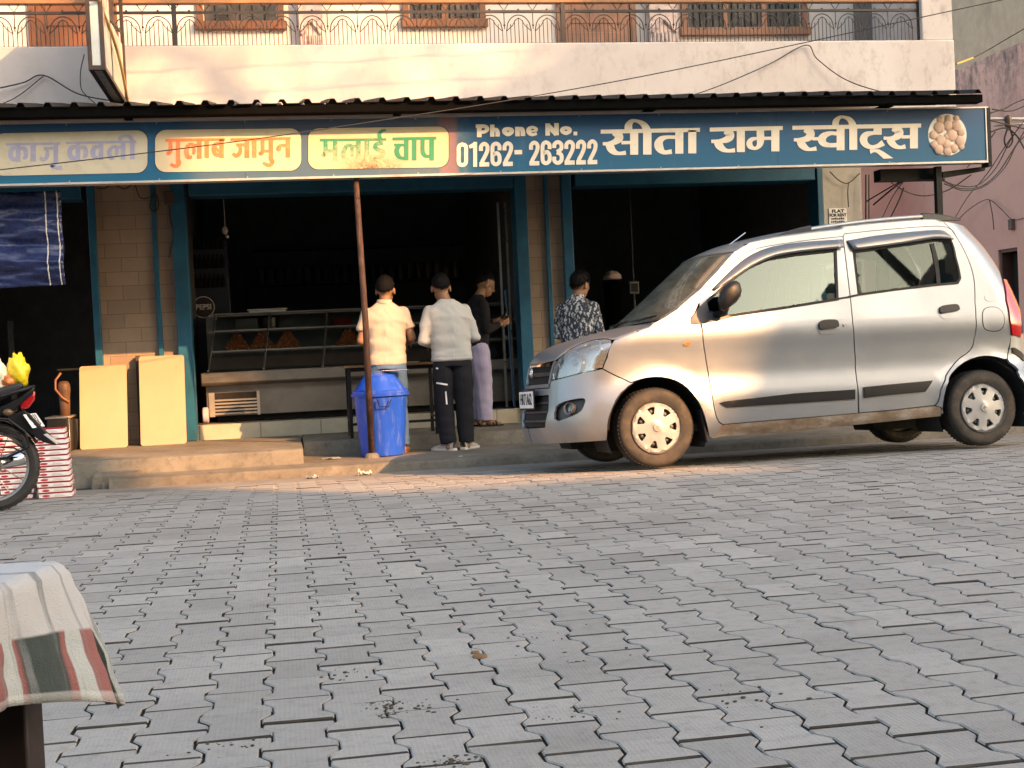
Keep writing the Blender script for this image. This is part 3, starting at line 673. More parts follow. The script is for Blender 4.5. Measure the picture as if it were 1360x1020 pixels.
# hanging projecting light box at upper left
HO = (-1.41, 12.7, 3.42)
hb = empty('projecting_sign', HO, 'dark framed light box sign sticking out from the balcony wall above the awning', 'sign')
BR = pbr('brown_sign_frame', (.055, .035, .028), .5, var=.3); OPAL = pbr('opal_acrylic', (.62, .64, .60), .3, var=.06)
x0, x1, y0, y1, z0_, z1_ = -1.475, -1.335, 11.9, 13.62, 3.42, 4.75; fw = .035
m = MB(HO)
for (xx) in (x0, x1-fw):
    m.box((xx, y0, z0_), (xx+fw, y1, z0_+.04)); m.box((xx, y0, z1_-.04), (xx+fw, y1, z1_)); m.box((xx, y0, z0_+.04), (xx+fw, y0+.04, z1_-.04)); m.box((xx, y1-.04, z0_+.04), (xx+fw, y1, z1_-.04))
for zz in (z0_, z1_-.04):
    m.box((x0+fw, y0, zz), (x1-fw, y0+.04, zz+.04)); m.box((x0+fw, y1-.04, zz), (x1-fw, y1, zz+.04))
m.box((x0, y0+.001, 4.0), (x1, y0+.03, 4.045))
m.build('frame', BR, hb, bevel=.003)
m = MB(HO); m.box((x0+fw, y0+.008, z0_+.04), (x1-fw, y0+.012, z1_-.04)); m.box((x0+fw, y0+.04, z0_+.012), (x1-fw, y1-.04, z0_+.016)); m.build('opal_edge', OPAL, hb)
t = NT('torn_sign_print'); n = t.noise(4.5, 6, .7, (1, 1.5, .7)); n2 = t.noise(9, 5)
c = t.ramp(n, [(.36, (.03, .02, .02)), (.44, (.45, .16, .07)), (.52, (.60, .57, .48)), (.72, (.50, .52, .45))]); t.set(t.mix(t.fr(n2, .55, .7, 0, .6), c, (.6, .5, .4)), .5); TORN = t.m
m = MB(HO); m.box((x1-.012, y0+.04, z0_+.04), (x1-.006, y0+.55, z1_-.04)); m.box((x0+.006, y0+.04, z0_+.04), (x0+.012, y1-.04, z1_-.04)); m.build('torn_face', TORN, hb)
m = MB(HO); m.box((x1-.012, y0+.68, z0_+.04), (x1-.006, y1-.2, 3.98)); m.build('pale_face', pbr('pale_sign_face', (.45, .47, .38), .5, var=.08), hb)
m = MB(HO); m.box((x0+.04, y0+.55, z0_+.05), (x0+.06, y1-.05, z1_-.05)); m.tube([(x1-.02, y0+.6, 4.0), (x1-.02, y1-.1, 4.12)], .012, 6); m.build('inner_frame', BR, hb)
p1 = at(128, -8, 11.8); p2 = at(160, 60, 12.6); p3 = at(173, 150, 13.55)
m = MB(); m.tube(spline([p1, (p2+(p1+p3)/2)/2, p3], 6), .014, 7); tag(m.build('bamboo_stick', pbr('bamboo', (.45, .30, .12), .6, var=.2)), 'thin curved bamboo stick tied beside the projecting sign', 'stick')

# ------------------------------------------------------------------ pink building on the right, grey one behind
PINK = pbr('pink_wall_paint', (.60, .34, .29), .85, var=.08, scale=1.5, stain=(.30, .14, .12), sthr=(.55, .8), sscale=2.6, sstretch=(1, 1, .35), bump=.2)
t = NT('pink_wall_weathered'); n = t.noise(2.4, 8, .7, (1, 1.4, .3)); n1 = t.noise(1.2, 5); n2 = t.noise(8, 8, .75); sp = t.node('ShaderNodeSeparateXYZ'); t.lk(t.tc.outputs['Object'], sp.inputs[0])
c = t.ramp(n1, [(.3, (.64, .335, .26)), (.7, (.72, .41, .325))])
mould = t.math('MULTIPLY', t.fr(sp.outputs[2], 3.6, 5.0), t.fr(t.math('ADD', t.math('MULTIPLY', n, .6), t.math('MULTIPLY', n2, .5)), .5, .66))
c = t.mix(mould, c, (.13, .095, .09)); c = t.mix(t.fr(n, .6, .8, 0, .4), c, (.34, .17, .15)); t.set(c, .9); t.bump(n2, .3, .01); PINKW = t.m
pb = empty('pink_house', (11.4, 20.0, 0), 'pink painted house with mould along the top edge, right of the shop', 'building'); PB = (11.4, 20.0, 0)
KX = 11/8; kz = lambda z: CAMH+(z-CAMH)*KX; PX_ = 11.0
m = MB(PB); m.box((PX_, 12.95*KX, -.3), (PX_+.5, 13.62*KX, kz(3.93))); m.box((PX_, 13.62*KX, -.3), (PX_+.5, 14.02*KX, kz(.95))); m.box((PX_, 13.62*KX, kz(1.75)), (PX_+.5, 14.02*KX, kz(3.93))); m.box((PX_, 14.02*KX, -.3), (PX_+.5, 16.33*KX, kz(3.93)))
m.box((8.4, 16.33*KX, -.3), (PX_+.5, 16.33*KX+.4, kz(3.6)))
w = m.build('wall', PINKW, pb)
m = MB(PB); m.box((PX_+.03, 13.62*KX, kz(.95)), (PX_+.5, 13.62*KX+.05, kz(1.75))); m.box((PX_+.03, 14.02*KX-.05, kz(.95)), (PX_+.5, 14.02*KX, kz(1.75))); m.box((PX_+.03, 13.62*KX+.05, kz(1.75)-.05), (PX_+.5, 14.02*KX-.05, kz(1.75))); f = m.build('window_frame', pbr('brown_frame', (.10, .05, .04), .6), pb)
m = MB(PB); m.box((PX_+.2, 13.62*KX+.05, kz(.95)), (PX_+.22, 14.02*KX-.05, kz(1.75)-.05)); m.build('pane', M['dark'], f)
q = atx(1345, 298, PX_-.01); m = MB(); m.box((PX_-.06, q[1]-.05, q[2]-.08), (PX_-.001, q[1]+.05, q[2]+.08)); tag(m.build('junction_box', pbr('rusty_box', (.12, .08, .065), .7), bevel=.005), 'small brown junction box on the pink wall above the car', 'junction box')
m = MB(); m.box((11.62, 14.2, -.3), (24, 34, 14)); tag(m.build('grey_house', pbr('grey_render', (.52, .37, .25), .9, var=.12, stain=(.38, .27, .185), sscale=1.2)), 'tall grey rendered house rising behind the pink wall', 'building')
# ================================================================== THINGS IN FRONT OF AND INSIDE THE SHOP
LAM = pbr('cream_laminate', (.40, .29, .175), .4, var=.07, scale=2, stain=(.35, .25, .14), sthr=(.55, .8), sscale=4, sstretch=(1, 1, .4))
EDGE = pbr('dark_board_edge', (.05, .035, .025), .6)
def leaning_board(px0, px1, ptop, pbot, ybase, ytop, label):
    a = at(px0, pbot, ybase); b = at(px1, pbot-2, ybase); c = at((px0+px1)/2, ptop, ytop)
    x0, x1 = a[0], b[0]; zb = Z2-.003; zt = c[2]; L = sqrt((zt-zb)**2+(ytop-ybase)**2); tl = atan2(ytop-ybase, zt-zb)
    o = empty('tabletop_board', ((x0+x1)/2, ybase, zb), label, 'board', 'cream boards leaning on the tiled pier'); o.rotation_euler = (-tl, 0, 0)
    w = (x1-x0)/2
    m = MB(); r = .025; P = []
    for (cx, cz, a0) in ((w-r, r, -90), (w-r, L-r, 0), (-w+r, L-r, 90), (-w+r, r, 180)):
        for k in range(5): t = radians(a0+22.5*k); P.append((cx+r*cos(t), -.003, cz+r*sin(t)))
    m.prism(P, (0, .003, 0)); m.build('laminate_face', LAM, o)
    m = MB(); m.prism([(p[0]*1.004, .0005, p[2]) for p in P], (0, .022, 0)); m.build('board_core', EDGE, o)
    return o
leaning_board(106.5, 170, 485.5, 596, 13.72, 13.97, 'shorter cream laminate board leaning on the pier, the left of the pair')
leaning_board(187, 248, 472.5, 589, 13.78, 14.03, 'taller cream laminate board leaning next to the blue shutter guide')
a = at(183, 480, 14.05); m = MB(); m.box((a[0]-.028, 14.10, Z2), (a[0]+.012, 14.17, 1.0)); tag(m.build('dark_plank', EDGE, bevel=.004), 'narrow dark plank standing upright between the two cream boards', 'plank')
# black metal trunk and the brown hanging pitcher beside it
a = at(66, 597, 13.5); b = at(94, 597, 13.5); zt = at(80, 556, 13.5)[2]
tr = empty('metal_trunk', ((a[0]+b[0])/2, 13.5, Z2-.004), 'black metal trunk standing on the platform left of the cream boards', 'trunk'); TO = tuple(tr.location)
m = MB(TO); m.box((a[0], 13.42, Z2-.004), (b[0], 13.9, zt)); m.build('body', M['black'], tr, bevel=.01)
m = MB(TO); m.box((a[0]-.012, 13.41, zt+.001), (b[0]+.012, 13.91, zt+.022)); m.box((b[0]+.001, 13.44, Z2), (b[0]+.008, 13.46, zt)); m.build('rim', M['steel'], tr, bevel=.004)
a = at(97, 594, 13.8); b = at(105.5, 594, 13.8); m = MB(); m.box((a[0], 13.78, Z2-.004), (b[0], 14.1, at(100, 556, 13.8)[2])); tag(m.build('black_case', M['black'], bevel=.012), 'slim black case standing between the metal trunk and the cream board', 'case')
c = at(88, 532, 13.8); zt = at(88, 553, 13.8)[2]
ju = empty('brown_jug', (c[0], 13.7, zt), 'brown jug with an arched orange handle standing behind the metal trunk', 'jug'); JO = tuple(ju.location)
m = MB(JO); m.lathe([(.0, 0), (.045, 0), (.05, .12), (.052, .2), (.06, .26), (.058, .31), (.04, .345), (.0, .35)], JO, n=16); m.build('body', pbr('brown_clay', (.09, .042, .018), .6, var=.25), ju, smooth=True)
m = MB(JO); m.tube([(JO[0]+.05, JO[1]-.05, JO[2]+.14), (JO[0]-.01, JO[1]-.07, JO[2]+.19), (JO[0]-.075, JO[1]-.03, JO[2]+.27), (JO[0]-.075, JO[1], JO[2]+.36), (JO[0]-.02, JO[1], JO[2]+.43)], .011, 7); m.build('handle', pbr('orange_handle', (.26, .10, .04), .5), ju, smooth=True)
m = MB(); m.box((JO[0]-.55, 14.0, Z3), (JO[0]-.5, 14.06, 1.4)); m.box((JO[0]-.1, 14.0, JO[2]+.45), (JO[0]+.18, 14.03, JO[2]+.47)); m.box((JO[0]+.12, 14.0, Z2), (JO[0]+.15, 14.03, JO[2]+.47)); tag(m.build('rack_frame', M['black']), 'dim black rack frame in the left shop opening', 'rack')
# stacks of sweet boxes
REDP = pbr('red_print', (.42, .02, .03), .5); BOXW = pbr('white_card', (.74, .73, .72), .55, var=.05, stain=(.6, .55, .52), sthr=(.6, .85)); GREY = pbr('grey_print', (.45, .44, .46), .5)
def sweet_box():
    o = empty('sweet_box', (0, 0, 0)); w, d, h = .12, .14, .0405
    m = MB(); m.box((-w, -d, .0045), (w, d, h-.006)); m.build('carton', BOXW, o, bevel=.003)
    m = MB(); m.box((-w-.001, -d-.001, h-.0048), (w+.001, d+.001, h-.0025)); m.box((-w, -d-.0005, .001), (w, d, .0043)); m.build('red_edge', REDP, o)
    m = MB(); P = [(-w*.55+.028*cos(t), -d-.0015, .019+.0085*sin(t)) for t in [2*pi*k/14 for k in range(14)]]; m.prism(P, (0, .001, 0))
    P = [(w+.0005, d*.45+.03*cos(t), .019+.0085*sin(t)) for t in [2*pi*k/14 for k in range(14)]]; m.prism(P, (.001, 0, 0)); m.build('logo', REDP, o)
    m = MB()
    for k in range(3): m.box((-.01+k*.005, -d-.0014, .012+k*.006), (.075-k*.008, -d-.0006, .0145+k*.006))
    m.build('print_lines', GREY, o)
    return o
sb = None; base = atz(72, 658, -.055); random.seed(21)
ORD = ['bottom', 'second', 'third', 'fourth', 'fifth', 'sixth', 'seventh', 'eighth', 'ninth', 'tenth', 'eleventh', 'twelfth', 'top']
for si, (dx, dy, nm) in enumerate(((0, 0, 'right'), (-.29, .06, 'left'))):
    for k in range(13):
        o = sb = sweet_box() if sb is None else sb
        if not (si == 0 and k == 0): o = copy_tree(sb)
        lean = -.0035*k if k < 9 else -.0035*9-.008*(k-9)
        o.location = (base[0]+dx+lean*.6+random.gauss(0, .004), base[1]+.13+dy+random.gauss(0, .004), roadz(base[1]+.1)+.006+k*.0408)
        o.rotation_euler = (0, 0, .06+random.gauss(0, .025))
        pos = 'topmost box' if k == 12 else 'lowest box' if k == 0 else ORD[k]+' from the ground'
        tag(o, 'red edged white sweet box, '+pos+(' in the right stack' if si == 0 else ' in the left stack'), 'box', 'stacked sweet boxes beside the motorcycle')
# blue tarpaulin
def tarp():
    o = empty('blue_tarpaulin', (-2.9, 12.3, 2.4), 'shiny navy blue tarpaulin with a white corded edge hanging from the awning at left', 'tarpaulin'); TP = (-2.9, 12.3, 2.4)
    x1t = at(80, 250, 12.25)[0]; x1b = at(88, 375, 12.25)[0]; z_t = 2.45; z_b = at(60, 379, 12.25)[2]
    rows = []; n, mm = 46, 70
    for i in range(n+1):
        v = i/n; row = []
        for j in range(mm+1):
            u = j/mm; x1 = x1t+(x1b-x1t)*v; x = -4.1+(x1+4.1)*u
            z = z_t+(z_b-z_t)*v+.04*(u-1)*v*1.2
            y = 12.25-.05*v
            y += .050*sin(13*v+3.2*(1-u)*2.3+1.5*mnoise.noise((u*3, v*2, 1)))*(.25+.75*v)
            y += .03*mnoise.noise((u*7+v*5, v*16-u*5, 2))+.016*mnoise.noise((u*22+v*9, v*34-u*12, 7))
            row.append((x, y, z))
        rows.append(row)
    m = MB(TP); m.grid(rows); c = m.build('sheet', pbr('tarpaulin_plastic', (.018, .028, .095), .27, var=.3, bump=.15, bscale=40), o, smooth=True)
    sd = c.modifiers.new('s', 'SOLIDIFY'); sd.thickness = .003
    for off in (-2, -5):
        m = MB(TP); m.tube([(r[off][0], r[off][1]-.006, r[off][2]) for r in rows], .0055, 6); m.build('cord', pbr('white_cord', (.6, .6, .58), .7), o, smooth=True)
tarp()
# wires on the pier
def cable(label, pts, r=.006, n=8, mat=None, name='cable', cat='cable', group=None):
    m = MB(); m.tube(spline(pts, n), r, 6); return tag(m.build(name, mat or M['cable'], smooth=True), label, cat, group)
P14 = lambda x, y, Y=14.12: at(x, y, Y)
cable('black cable loop drooping under the sign above the tiled pier', [P14(128, 250), P14(140, 250), P14(150, 244), P14(165, 251), P14(178, 245), P14(186, 262), P14(200, 262), P14(206, 256)])
cable('coiled black wire hanging beside the blue strip on the tiled pier', [P14(205, 256), P14(199, 272), P14(203, 281), P14(210, 276), P14(209, 262), P14(204, 256)])
cable('thin black wire hanging down between the blue strip and shutter guide', [P14(224, 262), P14(226, 290), P14(230, 310), P14(227, 330), P14(225, 342)], .007)
m = MB(); q = P14(226, 264); m.box((q[0]-.06, 14.06, q[2]-.06), (q[0]+.04, 14.118, q[2]+.07)); tag(m.build('switch_box', pbr('brown_switchbox', (.06, .035, .025), .6), bevel=.008), 'small brown switch box at the top of the pier under the sign', 'switch box')
# shop counter (display case)
M['steel2'] = pbr('dull_stainless', (.25, .235, .21), .38, .85, var=.15, scale=2.5, stain=(.12, .10, .08), sthr=(.5, .95), sscale=2.2)
ct = empty('sweet_counter', (.9, 14.9, Z3), 'stainless steel sweet shop display counter with sloping glass and trays of orange sweets', 'counter'); CO = (.9, 14.9, Z3)
cx0, cx1 = at(274, 530, 14.75)[0], 2.62; S_ = M['steel2']
zl0, zl1 = at(300, 512, 14.6)[2], at(300, 493, 14.6)[2]
m = MB(CO); m.box((cx0, 14.75, Z3+.06), (cx1, 15.5, zl0)); m.build('cabinet', S_, ct, bevel=.006)
m = MB(CO); m.box((cx0+.1, 14.85, Z3), (cx1-.1, 15.4, Z3+.06)); m.build('plinth', M['black'], ct)
m = MB(CO); xl = at(267, 500, 14.6)[0]
m.prism([(xl, 14.60, zl0+.03), (xl, 14.63, zl0-.0), (xl, 15.5, zl0+.001), (xl, 15.5, zl1), (xl, 14.60, zl1-.005)], (cx1-xl+.02, 0, 0)); m.build('ledge', S_, ct, bevel=.008)
va, vb = at(285, 528, 14.74), at(342, 547, 14.74)
m = MB(CO); m.box((va[0]-.06, 14.735, vb[2]-.03), (va[0]-.002, 14.748, va[2]+.05)); m.box((vb[0]+.002, 14.735, vb[2]-.03), (vb[0]+.03, 14.748, va[2]+.05))
for k in range(5): 
    z = vb[2]-.01+k*.036; m.box((va[0], 14.733, z), (vb[0], 14.745, z+.018))
m.build('vent', pbr('bright_vent', (.5, .47, .42), .4, .8), ct)
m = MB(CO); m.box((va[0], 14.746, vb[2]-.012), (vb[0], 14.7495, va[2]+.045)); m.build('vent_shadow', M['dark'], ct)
zg0 = zl1; ztop = at(400, 414, 15.15)[2]; m = MB(CO)
gx = [cx0+.04, cx0+.62, cx0+1.25, cx0+1.8, cx0+2.45, cx1-.02]
for x in gx: m.box((x-.012, 14.68, zg0), (x+.012, 14.70, zg0+.02)); m.tube([(x, 14.69, zg0), (x+.09, 15.1, ztop)], .011, 6)
for z, y in ((ztop, 15.1), (zg0+.34*(ztop-zg0), 14.83), (zg0+.70*(ztop-zg0), 14.98)): m.box((cx0+.06, y, z-.022), (cx1, y+.04, z+.012))
m.box((cx0+.1, 15.1, ztop-.012), (cx1, 15.5, ztop)); m.box((cx0, 15.48, zg0), (cx1, 15.5, ztop))
for f in (.34, .70): m.box((cx0+.06, 14.7+.42*f+.1, zg0+f*(ztop-zg0)-.012), (cx1, 15.48, zg0+f*(ztop-zg0)-.004))
m.build('shelf_frame', S_, ct)
t = NT('counter_glass'); gl = t.node('ShaderNodeBsdfGlossy'); gl.inputs['Roughness'].default_value = .03; tr_ = t.node('ShaderNodeBsdfTransparent'); tr_.inputs[0].default_value = (.82, .85, .83, 1)
lw = t.node('ShaderNodeLayerWeight'); lw.inputs[0].default_value = .5; mx = t.node('ShaderNodeMixShader'); t.lk(t.fr(lw.outputs['Fresnel'], 0, 1, .05, .8), mx.inputs[0]); t.lk(tr_.outputs[0], mx.inputs[1]); t.lk(gl.outputs[0], mx.inputs[2]); t.lk(mx.outputs[0], t.out.inputs[0]); CGLASS = t.m
m = MB(CO); m.add([(cx0+.05, 14.692, zg0+.002), (cx1-.03, 14.692, zg0+.002), (cx1+.0, 15.095, ztop-.02), (cx0+.12, 15.095, ztop-.02)], [(0, 1, 2, 3)]); m.build('glass_front', CGLASS, ct)
# trays of round orange sweets on the middle shelf
SWEET = pbr('orange_sweet', (.62, .20, .04), .35, var=.25, scale=20); zt_ = zg0+.34*(ztop-zg0)-.004; tray0 = None; random.seed(5)
for k, (px, nm) in enumerate(((316, 'leftmost'), (349, 'second from left'), (383, 'third from left'), (464, 'nearest the cream shirt'))):
    c = at(px, 470, 15.05)
    if tray0 is None:
        o = tray0 = empty('sweet_tray', (c[0], 15.05, zt_)); m = MB(); m.box((-.15, -.12, .0), (.15, .12, .012)); m.build('tray', S_, o, bevel=.004)
        m = MB()
        for lv in range(5):
            n = 6-lv
            for i in range(n):
                for j in range(4 if lv < 2 else 3 if lv < 3 else 2): m.sph(((i-(n-1)/2)*.046, -.07+j*.046+lv*.012, .034+lv*.035), .0245, 8, 6)
        m.build('sweet_pile', SWEET, o, smooth=True)
    else: o = copy_tree(tray0); o.location = (c[0], 15.05, zt_)
    tag(o, 'steel tray piled with round orange sweets in the counter, '+nm, 'tray', 'trays of orange sweets in the counter')
c = at(455, 437, 15.3); m = MB(); m.box((c[0]-.11, 15.2, zg0+.70*(ztop-zg0)-.004), (c[0]+.11, 15.42, zg0+.70*(ztop-zg0)+.1)); tag(m.build('red_box', pbr('red_card', (.40, .02, .025), .5), bevel=.006), 'red carton on the upper shelf of the sweet counter', 'box')
c = at(358, 437, 15.3); m = MB(); z = zg0+.70*(ztop-zg0)-.004; m.lathe([(.0, 0), (.10, 0), (.105, .14), (.112, .145), (.0, .143)], (c[0], 15.3, z), n=24); tag(m.build('steel_pot', S_, smooth=False, angle=40), 'round stainless pot on the upper shelf of the sweet counter', 'pot')
c = at(328, 437, 15.3); m = MB(); m.box((c[0]-.13, 15.22, z), (c[0]+.12, 15.42, z+.15)); tag(m.build('grey_tin', S_, bevel=.01), 'square grey tin left of the round pot on the upper counter shelf', 'tin')
c = at(355, 409, 15.25); m = MB(); m.box((c[0]-.2, 15.16, ztop+.001), (c[0]+.2, 15.4, ztop+.035)); m.box((c[0]-.22, 15.14, ztop+.0355), (c[0]+.22, 15.42, ztop+.05)); tag(m.build('steel_tray', pbr('bright_tray', (.6, .58, .54), .35, .7), bevel=.004), 'flat pale steel tray lying on top of the sweet counter', 'tray')
# spool beside the counter, glass door edge at the right, drinks fridge, hooks
c = at(273, 546, 14.5); m = MB(); m.lathe([(.0, -.03), (.075, -.03), (.085, -.02), (.085, .02), (.075, .03), (.03, .03), (.0, .028)], (c[0], 14.5, Z3+.087), 'x', 24); tag(m.build('tape_roll', pbr('lilac_plastic', (.45, .40, .48), .5), smooth=False, angle=40), 'pale lilac plastic roll standing at the left foot of the counter', 'roll')
fx = at(271, 408, 15.9)
fr_ = empty('drinks_fridge', (fx[0]-.05, 16.1, Z3-.01), 'dark drinks fridge with a round white ringed logo at the left inside the shop', 'fridge'); FO = tuple(fr_.location)
m = MB(FO); m.box((fx[0]-.4, 15.9, Z3-.01), (fx[0]+.3, 16.5, 2.3)); m.build('cabinet', pbr('navy_fridge', (.012, .013, .022), .4), fr_, bevel=.01)
LOG = pbr('fridge_logo_white', (.62, .62, .62), .5)
m = MB(FO); m.lathe([(.116, 0), (.125, 0), (.125, .004), (.116, .004)], (fx[0]-.005, 15.893, fx[2]), 'y', 40); m.build('logo_ring', LOG, fr_)
m = MB(FO); m.lathe([(.0001, 0), (.115, 0)], (fx[0]-.005, 15.897, fx[2]), 'y', 40); m.build('logo_disc', pbr('logo_dark', (.03, .022, .026), .5), fr_)
put_text('logo_text', 'PEPSI', .085, Matrix.Translation(Vector((fx[0]-FO[0]-.005, 15.892-FO[1], fx[2]-FO[2]))) @ Matrix.Rotation(pi/2, 4, 'X'), LOG, fr_, .003, .001, .95)
m = MB(FO)
for k in range(3):
    z = fx[2]+.22+k*.22
    for i in range(8): m.lathe([(.026, 0), (.026, .1), (.01, .14), (.012, .16)], (fx[0]-.12+i*.05, 15.88, z), n=8)
m.build('bottle_row', pbr('bottle_dark', (.010, .010, .013), .8, spec=.08), fr_)
c = at(299, 306, 15.2); m = MB(); m.sph((c[0], 15.2, c[2]), .035, 10, 8, 1, .7, 1.3); m.sph((c[0]+.02, 15.18, c[2]-.07), .022, 8, 6); m.tube([(c[0], 15.2, c[2]), (c[0], 15.2, 3.1)], .004, 5); tag(m.build('hanging_bulb', pbr('pale_bulb', (.5, .48, .45), .4), smooth=True), 'small pale bulb hanging in the dark middle shop', 'bulb')
# shelf with packets on the back wall
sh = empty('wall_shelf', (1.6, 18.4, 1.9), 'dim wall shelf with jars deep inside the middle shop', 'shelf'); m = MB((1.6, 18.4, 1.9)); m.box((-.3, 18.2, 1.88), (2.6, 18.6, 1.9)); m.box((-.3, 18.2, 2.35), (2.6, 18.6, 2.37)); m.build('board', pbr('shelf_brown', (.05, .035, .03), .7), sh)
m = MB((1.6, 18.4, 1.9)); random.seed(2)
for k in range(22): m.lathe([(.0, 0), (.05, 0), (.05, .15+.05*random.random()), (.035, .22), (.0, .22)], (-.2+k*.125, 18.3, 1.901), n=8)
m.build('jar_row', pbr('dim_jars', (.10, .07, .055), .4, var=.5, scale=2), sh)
dr = empty('glass_door', (2.5, 14.5, Z3), 'narrow metal framed glass door folded back at the right side of the middle shop', 'door'); DO = (2.5, 14.5, Z3)
m = MB(DO)
a = at(678, 430, 14.6); b = at(668, 430, 14.6)
for xx in (b[0], a[0]): m.box((xx-.012, 14.58, Z3), (xx+.012, 14.62, 2.5))
m.box((b[0]+.012, 14.585, 1.0), (a[0]-.012, 14.615, 1.04)); m.build('frame', M['steel'], dr)
m = MB(DO); m.tube([at(671, 385, 14.5), at(676, 440, 14.5), at(683, 540, 14.5)], .012, 6); m.build('blue_rail', pbr('blue_rail', (.03, .12, .24), .4), dr)
m = MB(); a = at(650, 503, 14.72); b = at(690, 548, 14.72)
# second shop: hanging scale and pale dome
c = at(813, 365, 15.6); m = MB(); m.lathe([(.0, .10), (.06, .088), (.10, .05), (.112, 0), (.108, -.004), (.0, -.01)], (c[0], 15.6, c[2]-.05), n=24); tag(m.build('pale_dome_lid', pbr('pale_dome', (.30, .24, .22), .6), smooth=True), 'pale dome shaped lid in the dark right shop beside the printed shirt man', 'lid')
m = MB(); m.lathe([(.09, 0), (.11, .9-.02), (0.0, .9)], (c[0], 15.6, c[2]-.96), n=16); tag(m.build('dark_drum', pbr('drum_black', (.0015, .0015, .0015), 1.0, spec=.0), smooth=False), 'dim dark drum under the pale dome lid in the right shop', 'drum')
c = at(842, 382, 15.6); hs = empty('hanging_scale', (c[0], 15.6, c[2]), 'dim grey hanging weighing scale in the dark right shop', 'scale'); HS = (c[0], 15.6, c[2]); GD = pbr('dim_grey_metal', (.12, .12, .125), .5, .3)
m = MB(HS); m.box((c[0]-.06, 15.58, c[2]-.075), (c[0]+.06, 15.62, c[2]+.075)); m.build('dial', GD, hs, bevel=.01)
m = MB(HS); m.box((c[0]-.042, 15.574, c[2]-.05), (c[0]+.042, 15.579, c[2]+.05)); m.build('dial_face', M['dark'], hs)
m = MB(HS); m.tube([(c[0], 15.6, c[2]-.07), (c[0], 15.6, c[2]-.25)], .012, 6); m.tube([(c[0], 15.6, c[2]+.07), (c[0], 15.6, 3.1)], .006, 6); m.build('rod', GD, hs)
# notice on the right pier
c = at(1113, 288, 14.19); no = empty('paper_notice', (c[0], 14.19, c[2]), 'white paper notice with black print pasted on the right pier', 'notice'); m = MB((c[0], 14.19, c[2])); w, h = .105, .095
m.box((c[0]-w, 14.190, c[2]-h), (c[0]+w, 14.1985, c[2]+h)); m.build('paper', M['white'], no); INKB = M['black']
R90 = Matrix.Rotation(pi/2, 4, 'X')
put_text('notice_text', 'FLAT', .05, Matrix.Translation(Vector((0, -.002, .062))) @ R90, INKB, no, .002, .0008, 1.3)
put_text('notice_text', 'FOR RENT', .045, Matrix.Translation(Vector((0, -.002, .018))) @ R90, INKB, no, .002, .0008, .95)
m = MB((c[0], 14.19, c[2]))
for zz, sx in ((-.022, .08), (-.055, .085)): 
    for k in range(7): m.box((c[0]-sx+k*sx*.28, 14.187, c[2]+zz-.008), (c[0]-sx+k*sx*.28+.017, 14.189, c[2]+zz+.008+(k % 3)*.003))
m.build('print_rows', INKB, no)
cable('thin wire forming a V with a hanging end on the right pier', [at(1102, 228, 14.15), at(1115, 240, 14.15), at(1127, 243, 14.15), at(1142, 230, 14.15)], .006)
cable('short black wire hanging below the V shaped wire on the right pier', [at(1127, 242, 14.15), at(1126, 256, 14.15), at(1127, 275, 14.15)], .006)

# ------------------------------------------------------------------ dustbin
b0 = atz(511, 607, Z1); bn = empty('dustbin', (b0[0], 12.42, Z1), 'blue plastic dustbin with domed lid standing at the foot of the rusty pole', 'dustbin'); BO = tuple(bn.location); K = 12.42*1.0/FPX
BLU = pbr('blue_plastic', (.012, .07, .50), .34, var=.12, scale=3, stain=(.13, .17, .38), sthr=(.52, .8), sscale=10, sstretch=(2, 2, .4))
zr = at(511, 521, 12.42)[2]-Z1; rb, rt = .195, .245; n = 48
def binr(r, k, rib): return r*(1+.018*rib*(1 if (k % 6) in (0, 1) else 0))
m = MB(); vs = []; fs = []
prof = [(.18, 0.0, 0), (rb, .012, 1), (rb+.01, .1, 1), (rt-.012, zr-.10, 1), (rt-.008, zr-.085, 0), (rt, zr-.03, 0), (rt+.022, zr-.028, 0), (rt+.024, zr-.003, 0), (rt, zr, 0)]
for (r, z, rib) in prof:
    for k in range(n): t = 2*pi*k/n; q = binr(r, k, rib); vs.append((q*cos(t), q*sin(t), z))
for i in range(len(prof)-1):
    for k in range(n): fs.append((i*n+k, i*n+(k+1) % n, (i+1)*n+(k+1) % n, (i+1)*n+k))
fs.append(tuple(range(n-1, -1, -1))); m.add(vs, fs); m.build('bucket', BLU, bn, angle=30)
zl = at(511, 494, 12.42)[2]-Z1
m = MB(); m.lathe([(rt+.012, zr-.001), (rt+.012, zr+.018), (rt-.01, zr+.024), (.20, zr+.075), (.14, zl-.025), (.07, zl-.004), (.0, zl)], (0, 0, 0), n=48); m.build('lid', BLU, bn, smooth=False, angle=35)
m = MB(); m.tube([(-.045, -rt-.01, zr-.06), (-.03, -rt-.022, zr-.12), (.05, -rt-.022, zr-.125), (.075, -rt-.01, zr-.06)], .006, 6); m.build('handle', M['black'], bn, smooth=True)
# paper plate on the lid
m = MB(); q = at(526, 491, 12.3); m.lathe([(.0, .0), (.10, .002), (.13, .012)], (q[0], 12.42, Z1+zl+.001), n=24); o = m.build('paper_plate', M['white']); tag(o, 'white paper plate lying on top of the blue bin lid', 'plate')
